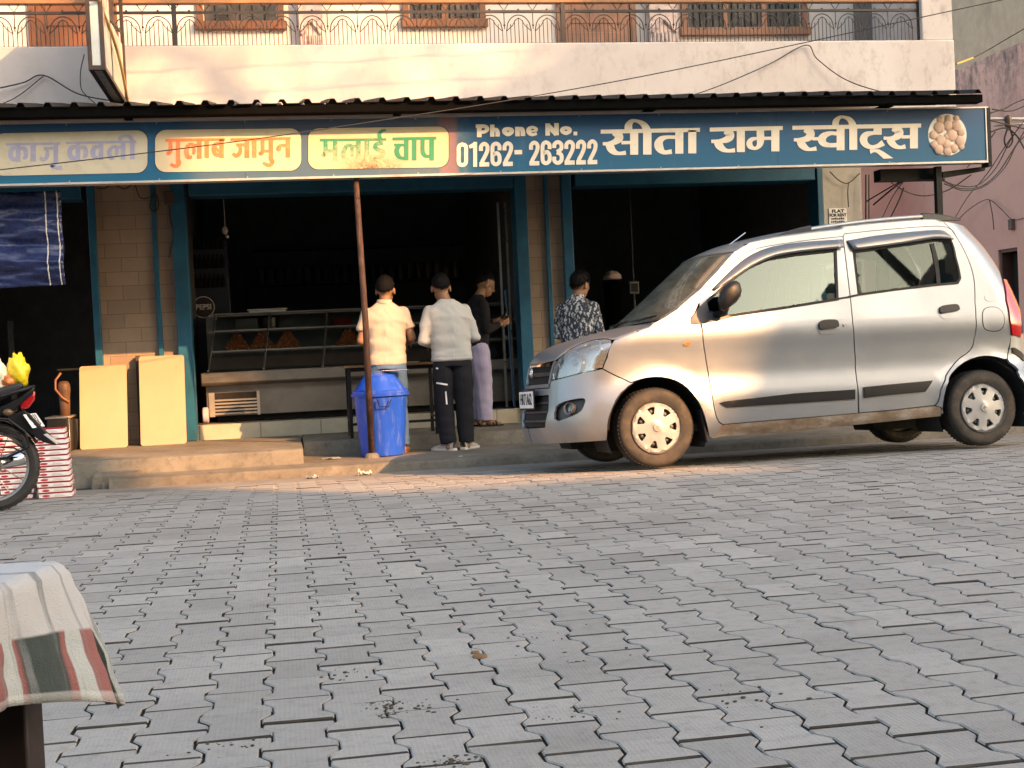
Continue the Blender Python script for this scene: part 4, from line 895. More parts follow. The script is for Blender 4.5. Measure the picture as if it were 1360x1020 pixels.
# table where the men eat
ta = atz(465, 588, Z2); tb_ = 13.1
tt = empty('snack_table', (1.05, 13.2, Z2), 'narrow black steel framed table with a brown top where the men stand', 'table'); TT = (1.05, 13.2, Z2)
xl_, xr_ = at(459, 486, 13.1)[0], at(579, 482, 13.1)[0]; zt = at(462, 486, 13.05)[2]
m = MB(TT); m.box((xl_-.02, 13.0, zt-.022), (xr_+.02, 13.5, zt)); m.build('top', pbr('brown_tabletop', (.22, .12, .05), .5, var=.2), tt, bevel=.004)
for (x, y) in ((xl_+.01, 13.03), (xr_-.04, 13.03), (xl_+.01, 13.44), (xr_-.04, 13.44)):
    m = MB(TT); m.box((x, y, Z2), (x+.032, y+.032, zt-.022)); m.build('leg', M['black'], tt)
m = MB(TT); m.box((xl_+.042, 13.035, Z2+.12), (xr_-.04, 13.055, Z2+.145)); m.box((xl_+.042, 13.045, zt-.06), (xr_-.04, 13.06, zt-.0225)); m.box((xr_-.035, 13.062, Z2+.16), (xr_-.015, 13.44, Z2+.18)); m.box((xl_+.015, 13.062, Z2+.16), (xl_+.035, 13.44, Z2+.18)); m.build('stretcher', M['black'], tt)
m = MB(); q = at(545, 474, 13.2); m.lathe([(.0, .0), (.07, .001), (.09, .01)], (q[0], 13.2, zt+.001), n=20); tag(m.build('snack_plate', M['white']), 'small white plate on the snack table between the two men', 'plate')
# litter
for i, (px, py, w, d, h, mt, lb) in enumerate(((415, 629, .10, .06, .02, pbr('litter_silver', (.45, .45, .42), .35, .2, var=.6, scale=30, stain=(.05, .15, .35), sscale=25), 'crumpled silver and blue snack packet on the kerb'),
      (484, 620, .12, .05, .035, pbr('litter_paper', (.68, .60, .45), .7, var=.1, stain=(.5, .2, .1), sscale=20), 'crumpled white paper wrapper on the kerb just left of the pole'), (440, 610, .17, .05, .012, pbr('litter_film', (.30, .28, .24), .4, var=.5, scale=30), 'flat grey plastic scrap on the step left of the bin'),
      (612, 607, .03, .02, .006, M['white'], 'tiny white paper scrap on the step right of the grey shoes'), (270, 617, .03, .03, .012, M['white'], 'tiny white scrap on the kerb step below the boards'))):
    c = atz(px, py, Z1 if py < 628 else -.06); m = MB(); zz = (Z1 if c[1] > 11.6 else roadz(c[1]))+.004; n = 9
    m.grid([[(c[0]+(a/n-.5)*w, c[1]+(b/n-.5)*d*2, zz+.001+abs(h*mnoise.noise((a*.45+i*5, b*.5, i)))*2) for b in range(n+1)] for a in range(n+1)])
    tag(m.build('litter', mt, smooth=True), lb, 'litter', 'litter on the kerb'); bpy.context.view_layer.update()
# ------------------------------------------------------------------ foreground table with cloth
def fg_table():
    Zd = 1.75
    q = at(71, 750, Zd); zt = q[2]; xr = q[0]; yb = Zd; yf = Zd-.95
    t0 = empty('wooden_table', (xr, yb, 0), 'dark wooden table at the lower left under a checked cloth', 'table'); T0 = tuple(t0.location); t0.rotation_euler = (0, 0, -.29)
    WD = pbr('dark_table_wood', (.022, .012, .01), .5, var=.3)
    m = MB(T0); m.box((xr-.95, yf, zt-.03), (xr-.01, yb, zt-.006)); m.build('top', WD, t0)
    m = MB(T0); m.box((xr-.90, yf+.05, zt-.16), (xr-.06, yf+.075, zt-.03)); m.box((xr-.052, yf+.09, zt-.12), (xr-.03, yb-.05, zt-.03)); m.build('apron', WD, t0)
    for (x, y) in ((xr-.056, yf+.04), (xr-.056, yb-.07), (xr-.92, yf+.04), (xr-.92, yb-.09)):
        m = MB(T0); m.box((x, y, 0), (x+.045, y+.045, zt-.03)); m.build('leg', WD, t0, bevel=.004)
    m = MB(T0); m.box((xr-.87, yf+.076, .05), (xr-.07, yf+.085, zt-.16)); m.box((xr-.050, yf+.05, .02), (xr-.046, yb-.075, zt-.16)); m.build('side_panel', M['dark'], t0)
    # cloth: a sheet draped over the table top, with folds and a pulled-out corner
    cl = MB((xr, yb, zt)); NU, NV = 130, 130; G = []
    hang = .14; U = .94+hang; V = (yb-yf)+2*hang
    for i in range(NU+1):
        row = []
        for j in range(NV+1):
            u = -.94+U*i/NU; v = -hang+V*j/NV      # u right edge at 0, v front edge at 0
            W_ = yb-yf
            ox = max(0, u); oy = max(0, -v, v-W_); sy = -1 if v < 0 else 1
            cs = min(1, max(0, (v-(W_-.24))/.24))**1.6; ox *= 1+.36*cs; oy *= (.38 if v > W_ else 1)
            d = sqrt(ox*ox+oy*oy) if (ox > 0 and oy > 0) else max(ox, oy)
            x = min(u, 0); y = min(max(v, 0), W_); r = .018
            drop = max(0, d-r*.57); out = min(d, r)*(.85)
            nx, ny = (ox/(d+1e-9), sy*oy/(d+1e-9))
            fold = 0
            if d > .01:
                s = (x*1.0+(v if ox > 0 else 0))
                fold = (.009*sin(s*62+1.8*mnoise.noise((s*6, 1, 0)))+.016*mnoise.noise((s*17, d*4, 3)))*min(1, d/.12)
                if ox > 0 and oy > 0: fold += .10*max(0, d-.015)*(2*ox*oy/(d*d)) 
            out += fold+drop*(.08+.20*cs)+.004*mnoise.noise((u*38, v*38, 5))*min(1, d/.05)
            px_ = x+nx*out; py_ = y+ny*out; pz = -drop*(.97+(.05*(2*ox*oy/(d*d)) if (ox > 0 and oy > 0) else 0))
            if d <= .01: pz = .0025+.0035*mnoise.noise((u*9, v*16, 0))+.0015*mnoise.noise((u*30, v*44, 3))
            row.append((xr+px_, yf+py_, zt+pz))
        G.append(row)
    cl.grid(G)
    t = NT('checked_cloth'); uv = t.node('ShaderNodeAttribute', attribute_name='cloth_uv'); sp = t.node('ShaderNodeSeparateXYZ'); t.lk(uv.outputs['Vector'], sp.inputs[0])
    n = t.noise(8, 5, .6); st = t.noise(52, 3, .5, (.05, 1, 1), src=uv.outputs['Vector'])
    e = t.math('MINIMUM', sp.outputs[0], sp.outputs[1])        # distance from the cloth edges
    mxx = t.math('MAXIMUM', sp.outputs[0], sp.outputs[1]); alt = t.math('PINGPONG', t.math('ADD', mxx, .03), .085)
    chk = t.fr(alt, .040, .046)
    c = t.mix(chk, (.035, .048, .042), (.25, .095, .085))
    c = t.mix(t.fr(t.math('PINGPONG', mxx, .062), .050, .052), c, (.40, .42, .40))
    c = t.mix(t.fr(e, .070, .073), c, (.44, .43, .42))
    c = t.mix(t.math('MULTIPLY', t.fr(st, .53, .62), t.fr(n, .35, .6, .15, .9)), c, (.17, .18, .18))
    c = t.mix(t.math('MULTIPLY', t.fr(e, .012, .010), .4), c, (.6, .6, .57))
    t.set(c, .85); t.bump(t.math('ADD', t.noise(500, 2), t.math('MULTIPLY', t.noise(35, 6, .7), 1.6)), .5, .004)
    o = cl.build('tablecloth', t.m, smooth=True); o.location = (xr, yb, zt); o.rotation_euler = (0, 0, -.29)
    A_ = o.data.attributes.new('cloth_uv', 'FLOAT_VECTOR', 'POINT'); buf = []
    for i in range(NU+1):
        for j in range(NV+1): buf += [U-U*i/NU, V*j/NV, 0]
    A_.data.foreach_set('vector', buf)
    sd = o.modifiers.new('s', 'SOLIDIFY'); sd.thickness = .002
    tag(o, 'white cloth with red and dark green checked border draped over the wooden table', 'tablecloth')
fg_table()
# ------------------------------------------------------------------ cables
def pc(lst): return [at(x, y, Y) for x, y, Y in lst]
cable('long thin black cable running diagonally across the whole shop sign', pc([(-60, 233, 11.0), (0, 225.5, 11.0), (170, 206, 11.0), (340, 184.5, 11.0), (515, 158.5, 11.0), (680, 132.5, 11.0), (850, 102, 11.0), (1020, 67, 11.0), (1205, 27, 11.0), (1330, 0, 11.0), (1420, -20, 11.0)]), .0045, 6)
cable('black wire rising from the awning to a hook on the balcony wall and drooping right', pc([(880, 139, 13.2), (950, 116, 13.5), (1020, 86, 13.65), (1070, 60, 13.66), (1085, 78, 13.65), (1120, 104, 13.6), (1160, 119, 13.5), (1200, 126, 13.4), (1242, 122, 13.2)]), .006)
cable('black wire pinned up on the wall left of the projecting sign', pc([(-20, 121, 13.6), (30, 110, 13.65), (58, 100, 13.66), (105, 125, 13.5), (165, 137, 13.4), (215, 152, 13.3)]), .007)
cable('second black wire meeting the pinned wire at upper left', pc([(-20, 146, 13.6), (20, 130, 13.65), (58, 101, 13.66)]), .005)
cable('thin wire dropping beside the projecting sign', pc([(112, 72, 13.5), (107, 95, 13.6), (108, 118, 13.6), (118, 130, 13.5), (128, 140, 13.4), (129, 152, 13.2)]), .005)
cable('thin cable crossing the corner of the grey house at upper right', pc([(1270, 85, 13.7), (1300, 73, 16), (1340, 50, 18.5), (1400, 15, 20)]), .007)
m = MB(); a = at(1292, 77, 14.1); b = at(1270.5, 85, 13.72); m.tube([a, b], .011, 6); tag(m.build('yellow_sleeve', pbr('yellow_sleeve', (.75, .5, .12), .5)), 'short yellow sleeve on the cable at the upper right corner', 'cable sleeve')
LC = [[(1316, 150, 12.2), (1335, 144, 12.6), (1352, 135, 13), (1390, 122, 13)], [(1316, 160, 12.2), (1340, 166, 12.6), (1365, 172, 13)], [(1318, 145, 12.2), (1345, 147, 12.8), (1380, 131, 13)],
      [(1150, 268, 13.6), (1180, 250, 13.2), (1208, 234, 12.6)], [(1160, 272, 13.6), (1190, 247, 13.2), (1212, 232, 12.6)], [(1167, 300, 17), (1185, 262, 14), (1206, 233, 12.6)], [(1178, 298, 17), (1192, 270, 14), (1200, 250, 13)],
      [(1252, 240, 12.4), (1275, 250, 12.6), (1302, 248, 12.8), (1325, 230, 13), (1345, 200, 13), (1375, 150, 13)], [(1254, 244, 12.4), (1280, 253, 12.6), (1308, 247, 12.8), (1335, 222, 13), (1352, 190, 13), (1380, 165, 13)], [(1250, 238, 12.4), (1270, 246, 12.6), (1298, 246, 12.8), (1322, 224, 13), (1340, 190, 13), (1355, 166, 13)],
      [(1268, 290, 19), (1285, 262, 17.5), (1310, 232, 15), (1338, 190, 13), (1365, 155, 13)], [(1272, 292, 20.2), (1290, 276, 19.8), (1312, 265, 19.4), (1330, 278, 19.0), (1346, 292, 18.7), (1370, 286, 18.4)], [(1314, 265, 19.3), (1318, 285, 19.2), (1320, 305, 19.2)],
      [(1180, 240, 12.8), (1205, 255, 13), (1230, 260, 13), (1260, 252, 13), (1290, 232, 12.8)], [(1322, 175, 13), (1300, 205, 13), (1285, 222, 12.8)], [(1338, 160, 13), (1345, 185, 13), (1338, 196, 13), (1334, 185, 13), (1340, 165, 13)], [(1150, 232, 14.1), (1150, 300, 14.1)], [(1154, 232, 14.1), (1154, 300, 14.1)],
      [(1316, 175, 12.4), (1335, 170, 12.8), (1350, 180, 13), (1362, 200, 13)], [(1205, 236, 12.7), (1230, 240, 12.5), (1255, 238, 12.4)]]
for l in LC: cable('black service wire in the tangle below and beside the right end of the sign', pc(l), random.choice([.006, .007, .009]), 6, group='tangled service wires at right')
m = MB(); m.tube([at(1314, 158, 12.9), at(1362, 158, 12.9)], .017, 8); m.tube([at(1320, 167, 12.95), at(1362, 164, 12.95)], .010, 8); tag(m.build('cross_arm', pbr('galvanised', (.42, .40, .38), .5, .4)), 'pale galvanised pipe arm holding service wires beside the sign', 'cross arm')
m = MB(); q = at(1339, 160, 12.88); m.lathe([(.03, -.07), (.04, -.05), (.03, -.03), (.042, -.01), (.03, .02), (.04, .04), (.0, .06)], q, n=12); tag(m.build('insulator', pbr('brown_insulator', (.10, .06, .045), .4), smooth=True), 'brown knobbed insulator on the pipe arm', 'insulator')
m = MB(); q = at(1253, 124, 13.2); m.box((q[0]-.10, 13.18, q[2]-.015), (q[0]+.06, 13.24, q[2]+.02)); m.tube([(q[0]-.04, 13.2, q[2]), (q[0]-.05, 13.2, q[2]-.1)], .008, 5); m.tube([(q[0]+.04, 13.2, q[2]), (q[0]+.05, 13.2, q[2]-.1)], .008, 5); tag(m.build('wire_bracket', M['black']), 'small metal wire bracket on the right end of the awning roof', 'bracket')
# ------------------------------------------------------------------ the other side of the street (unseen, shaped for its shade) and overhead lines
RENDER_ = pbr('street_render', (.32, .29, .26), .9, var=.1)
def block(name, label, prisms):
    o = empty(name, (prisms[0][0], prisms[0][2], 0), label, 'building'); OO = tuple(o.location)
    m = MB(OO)
    for (xa, xb, ya, yb2, za, zb) in prisms: m.box((xa, ya, za), (xb, yb2, zb))
    m.build('wall', RENDER_, o)
    m = MB(OO)
    for (xa, xb, ya, yb2, za, zb) in prisms:
        nx = int((xb-xa)/2.6)
        for i in range(nx):
            for k in range(int((zb-za)/3.2)): x = xa+.8+i*2.6; z = za+1.1+k*3.2; m.box((x, yb2, z), (x+1.2, yb2+.02, z+1.4))
    m.build('window', GLASSU, o)
    return o
YC = -30.0
def up(u): return u+.76*(-YC)
def vp(v): return v+.62*(-YC)
# outlines shaped to cast shade: left block with slab, low row, tall right block
o = block('left_shade_block', 'unseen rendered block across the street, stepped outline shaped to cast the shade', [(-24, up(.5), YC-9, YC, -.2, vp(1.5)), (up(.5), up(3.0), YC-9, YC, -.2, vp(4.0)), (up(3.0), up(5.3), YC-9, YC, -.2, vp(5.5)), (up(5.3), up(6.5), YC-9, YC, -.2, vp(6.9))])
m = MB(tuple(o.location)); m.prism([(up(6.8), YC, -.2), (up(7.25), YC, -.2), (up(7.25), YC, vp(5.7)), (up(7.75), YC, vp(7.35)), (up(8.36), YC, vp(10)), (up(8.36), YC, vp(11.3)), (up(6.8), YC, vp(11.3))], (0, -1.0, 0)); m.build('shade_slab', RENDER_, o)  # thin unseen slab, edge shaped to shade the left of the sign
block('low_shade_row', 'unseen low block in the gap across the street, height set to shade the road', [(up(7.25)+.01, up(10.15)-.01, YC-8, YC, -.2, vp(5.45))])
o = block('tall_shade_block', 'unseen tall rendered block on the right across the street, outline shaped to cast shade', [(up(12.0), 40, YC, YC+2.5, -.2, vp(11.4)), (up(13.4), 40, YC+.3, YC+2.2, vp(11.4), vp(16))])
m = MB(tuple(o.location)); m.prism([(up(10.15), YC, -.2), (up(12.0)-.002, YC, -.2), (up(12.0)-.002, YC, vp(11.3)), (up(11.2), YC, vp(11.0)), (up(10.75), YC, vp(10.4)), (up(10.72), YC, vp(8)), (up(10.58), YC, vp(6.85)), (up(10.4), YC, vp(6.4)), (up(10.12), YC, vp(6.1))], (0, 2.0, 0)); m.build('shade_wing', RENDER_, o)  # unseen wing, outline shaped to the right edge of the sunlit gap
for dv in (12.3, 12.05, 11.5): cable('overhead street cable high above the road', [(-15, 9, dv-5.6+.1), (-3, 9, dv-5.6-.12), (6, 9, dv-5.6-.2+.35), (20, 9, dv-5.6+1.0)], .008, 10, group='overhead street cables')

# unseen tree added behind the viewer, thinning the sun that reaches the balcony
def added_shade_tree():
    YT = -12.0; X = lambda u: u+.76*(-YT); Z = lambda v: v+.62*(-YT); random.seed(31)
    o = empty('added_shade_tree', (X(9.0), YT, 0), 'added unseen thin leaved tree behind the viewer, thinning the sun on the balcony', 'tree'); OO = tuple(o.location)
    m = MB(OO); m.tube([(X(12.6)+4, YT, -.1), (X(12.6)+3.2, YT, 8), (X(11.5)+1.2, YT, 15), (X(10), YT, Z(12.2)), (X(8), YT, Z(13.6))], [.3, .25, .2, .12, .05], 8); m.build('trunk', pbr('bark', (.10, .075, .055), .9), o, smooth=True)
    m = MB(OO)
    for _ in range(1500):
        a = random.random()*2*pi; r = sqrt(random.random()); u = 9.2+4.9*r*cos(a); v = 13.55+2.25*r*sin(a)
        c = Vector((X(u), YT+random.uniform(-1.2, 1.2), Z(v))); c += Vector((.76, -1, .62))*(YT-c.y)*-0.0
        d = Vector((random.gauss(0, 1), random.gauss(0, 1), random.gauss(0, 1))).normalized(); e = d.orthogonal().normalized(); g = d.cross(e)
        m.add([c-e*.13, c-g*.08, c+e*.13, c+g*.08], [(0, 1, 2, 3)])
    m.build('crown', pbr('leaf_green', (.06, .10, .03), .6, var=.3), o, fix=False)
added_shade_tree()
# ================================================================== CAR
def car():
    O = np.array([2.63, 9.356, 0.0]); ex = np.array([2.595, .114, 0]); ex /= np.linalg.norm(ex); tl = -.04
    ey = np.array([-ex[1], ex[0], 0]); ez = np.array([0, 0, 1.0]); ey, ez = ey*cos(tl)+ez*sin(tl), ez*cos(tl)-ey*sin(tl)
    RM = np.array([ex, ey, ez]); CL = RM @ (CAM-O)
    MW = Matrix(((ex[0], ey[0], ez[0], O[0]), (ex[1], ey[1], ez[1], O[1]), (ex[2], ey[2], ez[2], O[2]), (0, 0, 0, 1)))
    root = empty('parked_car', (0, 0, 0), 'silver five door hatchback car with roof rails parked in front of the shop', 'car', mat=MW)
    YM = .72                                            # centre line
    def proj(p):
        w = O+RM.T @ np.array(p); d = w-CAM; z = d @ Fv
        return np.array([W0/2+FPX*(d @ Rv)/z, H0/2-FPX*(d @ Uv)/z])
    def ly(x, y, Y):
        r = RM @ ray(x, y); return CL+r*((Y-CL[1])/r[1])
    # ---- paint etc
    t = NT('silver_paint'); n = t.noise(700, 2); n2 = t.noise(5, 6); n3 = t.noise(3, 7, .7); sp = t.node('ShaderNodeSeparateXYZ'); t.lk(t.tc.outputs['Object'], sp.inputs[0])
    c = t.mix(t.fr(n, .3, .7), (.225, .242, .268), (.27, .29, .318))
    dirt = t.math('MULTIPLY', t.fr(sp.outputs[2], .34, .2), t.fr(n3, .35, .6)); c = t.mix(t.math('MULTIPLY', dirt, .7), c, (.16, .12, .09))
    c = t.mix(t.fr(n2, .5, .8, 0, .18), c, (.42, .39, .35))
    t.set(c, t.fr(n3, .3, .7, .33, .42), t.math('SUBTRACT', .60, t.math('MULTIPLY', dirt, .5))); t.b.inputs['Coat Weight'].default_value = .3; t.b.inputs['Coat Roughness'].default_value = .07; SIL = t.m
    t = NT('dirty_sill_paint'); n = t.noise(4, 7, .7, (1, 1, 2)); c = t.ramp(n, [(.3, (.40, .38, .35)), (.5, (.24, .18, .13)), (.68, (.13, .09, .06))]); t.set(c, .6, .2); SILL = t.m
    BLK = M['blackgloss']; RUB = M['black']; DRK = M['dark']; CHR = M['chrome']
    TRIM = pbr('grey_black_trim', (.03, .031, .036), .45, var=.15, scale=4)
    t = NT('car_glass'); gl = t.node('ShaderNodeBsdfGlossy'); gl.inputs['Roughness'].default_value = .015; gl.inputs[0].default_value = (.74, .95, 1.0, 1); tr = t.node('ShaderNodeBsdfTransparent'); tr.inputs[0].default_value = (.42, .47, .46, 1)
    lw = t.node('ShaderNodeLayerWeight'); lw.inputs[0].default_value = .2; mx = t.node('ShaderNodeMixShader'); bf = t.node('ShaderNodeNewGeometry'); t.lk(t.math('MULTIPLY', t.fr(lw.outputs['Fresnel'], 0.0, 1.0, .040, .9), t.math('SUBTRACT', 1.0, t.math('MULTIPLY', bf.outputs['Backfacing'], .97))), mx.inputs[0]); t.lk(tr.outputs[0], mx.inputs[1]); t.lk(gl.outputs[0], mx.inputs[2]); t.lk(mx.outputs[0], t.out.inputs[0]); GLS = t.m; GLR = t.m.copy(); [setattr(n_.inputs[3], 'default_value', .010) for n_ in GLR.node_tree.nodes if n_.type == 'MAP_RANGE']
    t = NT('dusty_windscreen'); gl = t.node('ShaderNodeBsdfGlossy'); gl.inputs['Roughness'].default_value = .06; tr = t.node('ShaderNodeBsdfTransparent'); tr.inputs[0].default_value = (.35, .37, .34, 1); df = t.node('ShaderNodeBsdfDiffuse'); df.inputs[0].default_value = (.26, .25, .20, 1)
    lw = t.node('ShaderNodeLayerWeight'); lw.inputs[0].default_value = .5; mx = t.node('ShaderNodeMixShader'); m2 = t.node('ShaderNodeMixShader'); t.lk(t.fr(t.noise(9, 6, .7, (1, .3, 1)), .3, .7, .2, .55), m2.inputs[0]); t.lk(tr.outputs[0], m2.inputs[1]); t.lk(df.outputs[0], m2.inputs[2])
    bf = t.node('ShaderNodeNewGeometry'); t.lk(t.math('MULTIPLY', t.fr(lw.outputs['Fresnel'], 0, 1, .05, .6), t.math('SUBTRACT', 1.0, t.math('MULTIPLY', bf.outputs['Backfacing'], .97))), mx.inputs[0]); t.lk(m2.outputs[0], mx.inputs[1]); t.lk(gl.outputs[0], mx.inputs[2]); t.lk(mx.outputs[0], t.out.inputs[0]); WSG = t.m
    LENS = pbr('headlight_lens', (.55, .58, .58), .12, .35, var=.3, scale=9, coat=1.0)
    t = NT('headlight_glass'); gl = t.node('ShaderNodeBsdfGlossy'); gl.inputs['Roughness'].default_value = .05; tr = t.node('ShaderNodeBsdfTransparent'); tr.inputs[0].default_value = (.86, .88, .87, 1); df = t.node('ShaderNodeBsdfDiffuse'); df.inputs[0].default_value = (.55, .57, .56, 1)
    m2 = t.node('ShaderNodeMixShader'); m2.inputs[0].default_value = .13; t.lk(tr.outputs[0], m2.inputs[1]); t.lk(df.outputs[0], m2.inputs[2]); lw = t.node('ShaderNodeLayerWeight'); mx = t.node('ShaderNodeMixShader'); t.lk(t.fr(lw.outputs['Fresnel'], 0, 1, .08, .8), mx.inputs[0]); t.lk(m2.outputs[0], mx.inputs[1]); t.lk(gl.outputs[0], mx.inputs[2]); t.lk(mx.outputs[0], t.out.inputs[0]); HLG = t.m
    RED = pbr('red_lens', (.42, .006, .010), .15, var=.15, scale=30, coat=1.0); ORG = pbr('orange_lens', (.55, .14, .015), .2, coat=.8)
    # ---- body surface: (s, z) -> point; s 0 front centre .. 1 corner end .. 2 rear corner start .. 3 rear centre
    def pch(xs, ys): 
        xs = np.array(xs, float); ys = np.array(ys, float); h = np.diff(xs); dl = np.diff(ys)/h; dd = np.zeros(len(xs))
        for i in range(1, len(xs)-1):
            if dl[i-1]*dl[i] > 0: w1 = 2*h[i]+h[i-1]; w2 = h[i]+2*h[i-1]; dd[i] = (w1+w2)/(w1/dl[i-1]+w2/dl[i])
        dd[0] = dl[0]; dd[-1] = dl[-1]
        def f(x):
            x = np.clip(x, xs[0], xs[-1]); i = np.clip(np.searchsorted(xs, x)-1, 0, len(xs)-2); t = (x-xs[i])/h[i]
            return (2*t**3-3*t**2+1)*ys[i]+(t**3-2*t**2+t)*h[i]*dd[i]+(-2*t**3+3*t**2)*ys[i+1]+(t**3-t**2)*h[i]*dd[i+1]
        return f
    YS = pch([.1, .2, .235, .27, .33, .47, .55, .66, .80, .93, .975, 1.08, 1.14, 1.25, 1.45, 1.65, 1.8], [.05, .015, -.012, -.034, -.045, -.052, -.038, -.018, -.024, -.040, -.034, -.009, .0062, .034, .0845, .135, .173])
    XN = pch([.1, .2, .35, .54, .67, .80, .93, 1.0, 1.1], [-.70, -.745, -.775, -.745, -.725, -.695, -.60, -.48, -.36])
    XR = pch([.1, .3, .5, .55, .75, .95, 1.2, 1.5, 1.75], [3.10, 3.20, 3.21, 3.15, 3.145, 3.125, 3.065, 2.93, 2.74])
    AF, NF, AR, NR = .5, 2.4, .30, 2.8
    ARCH = [(.022, .287, .352), (2.616, .291, .352)]
    XA0, XB0 = -.2, 2.82
    def S(s, z):
        s = np.asarray(s, float); z = np.asarray(z, float); hw = YM-YS(z); xn = XN(z); xr = XR(z)
        th = np.clip(s, 0, 1)*pi/2; ty = np.sin(th)**(2/NF); tx = 1-np.cos(th)**(2/NF)
        th3 = np.clip(3-s, 0, 1)*pi/2; ty3 = np.sin(th3)**(2/NR); tx3 = 1-np.cos(th3)**(2/NR)
        xa = xn+AF; xb = xr-AR; mid = np.clip(s-1, 0, 1)
        x = np.where(s <= 1, xn+AF*tx, np.where(s <= 2, XA0+(XB0-XA0)*mid+(xa-XA0)*np.clip(1-mid/.35, 0, 1)**2+(xb-XB0)*np.clip(1-(1-mid)/.4, 0, 1)**2, xr-AR*tx3))
        y = YM-hw*np.where(s <= 1, ty, np.where(s <= 2, 1.0, ty3))
        d = 0
        for (cx, cz, r) in ARCH:
            rr = np.sqrt((x-cx)**2+(z-cz)**2); q = np.clip((rr-r)/.11, 0, 1); d = d+.020*(1-q*q*(3-2*q))*(z < 1)
        return np.stack([x, y-d*np.clip((YM-y)/.6, 0, 1), z+0*x], -1)
    def U_(s): s = np.asarray(s, float); return np.where(s <= 1, .92*s, np.where(s <= 2, .92+(s-1)*2.95, 3.87+(s-2)*.86))
    def Si(u): u = np.asarray(u, float); return np.where(u <= .92, u/.92, np.where(u <= 3.87, 1+(u-.92)/2.95, 2+(u-3.87)/.86))
    gs = np.concatenate([np.linspace(.02, 1, 60), np.linspace(1.01, 2, 160), np.linspace(2.02, 2.98, 50)]); gz = np.linspace(.12, 1.78, 170)
    GS, GZ = np.meshgrid(gs, gz, indexing='ij'); GP = S(GS, GZ)
    WP = O+GP @ RM; DD = WP-CAM; ZZ = DD @ Fv; GX = W0/2+FPX*(DD @ Rv)/ZZ; GY = H0/2-FPX*(DD @ Uv)/ZZ
    # facing test
    du = np.gradient(GP, axis=0); dv = np.gradient(GP, axis=1); NN = np.cross(du, dv); FACE = np.einsum('ijk,ijk->ij', NN, GP-CL)
    sgn = np.sign(np.median(FACE[60:200]))
    BAD = np.where(FACE*sgn > 0, 0, 1e5)
    def inv(px, py):
        d = (GX-px)**2+(GY-py)**2+BAD; i = np.unravel_index(np.argmin(d), d.shape); s, z = gs[i[0]], gz[i[1]]
        for _ in range(12):
            e = np.array([px, py])-proj(S(s, z)); h = 1e-4
            if np.hypot(*e) < .02: break
            J = np.stack([(proj(S(s+h, z))-proj(S(s-h, z)))/(2*h), (proj(S(s, z+h))-proj(S(s, z-h)))/(2*h)], 1)
            try: st = np.linalg.solve(J, e)
            except Exception: break
            st = np.clip(st, -.05, .05); s = min(2.99, max(0.0, s+st[0])); z = min(1.79, max(.1, z+st[1]))
        return (float(U_(s)), float(z))
    def T(o, sc, pts, **k):  # crop coords -> (u, z)
        return [inv(o[0]+x/sc, o[1]+y/sc) for x, y in pts]
    def resample(P, step, closed=True):
        P = [np.array(p) for p in P]; out = []; n = len(P)
        for i in range(n if closed else n-1):
            a, b = P[i], P[(i+1) % n]; k = max(1, int(np.hypot(*(b-a))/step))
            for j in range(k): out.append(a+(b-a)*j/k)
        if not closed: out.append(P[-1])
        return out
    def smooth(P, it=1, closed=True):
        P = [np.array(p) for p in P]
        for _ in range(it):
            Q = []; n = len(P)
            for i in range(n if closed else n-1):
                a, b = P[i], P[(i+1) % n]; Q += [a*.75+b*.25, a*.25+b*.75]
            P = Q if closed else [P[0]]+Q+[P[-1]]
        return P
    def inpoly(pts, poly):
        x, y = pts[:, 0], pts[:, 1]; r = np.zeros(len(pts), bool); P = np.array(poly); n = len(P); j = n-1
        for i in range(n):
            c = ((P[i, 1] > y) != (P[j, 1] > y)) & (x < (P[j, 0]-P[i, 0])*(y-P[i, 1])/(P[j, 1]-P[i, 1]+1e-12)+P[i, 0]); r ^= c; j = i
        return r
    def inset(P, d):
        P = [np.array(p) for p in P]; n = len(P); A = sum(P[i][0]*P[(i+1) % n][1]-P[(i+1) % n][0]*P[i][1] for i in range(n)); sg = 1 if A > 0 else -1; out = []
        for i in range(n):
            a, b, c = P[i-1], P[i], P[(i+1) % n]; e1 = b-a; e2 = c-b; n1 = np.array([-e1[1], e1[0]])/(np.hypot(*e1)+1e-9); n2 = np.array([-e2[1], e2[0]])/(np.hypot(*e2)+1e-9); nn = n1+n2; l = np.hypot(*nn)
            if l < .2: nn = n1; l = 1
            nn = nn/l; k = min(2.0, 1/max(.4, float(nn @ n1))); out.append(b+sg*nn*d*k)
        return out
    def Npt(uv):
        uv = np.atleast_2d(np.array(uv)); h = 2e-3
        s0 = Si(uv[:, 0]-h); s1 = Si(uv[:, 0]+h); a = S(np.clip(s1, 0, 3), uv[:, 1])-S(np.clip(s0, 0, 3), uv[:, 1]); b = S(Si(uv[:, 0]), uv[:, 1]+h)-S(Si(uv[:, 0]), uv[:, 1]-h)
        n = np.cross(a, b); n /= (np.linalg.norm(n, axis=1)[:, None]+1e-12); p = S(Si(uv[:, 0]), uv[:, 1]); out = p-np.array([1.2, YM, .7]); f = np.sign(np.einsum('ij,ij->i', n, out)); return n*f[:, None]
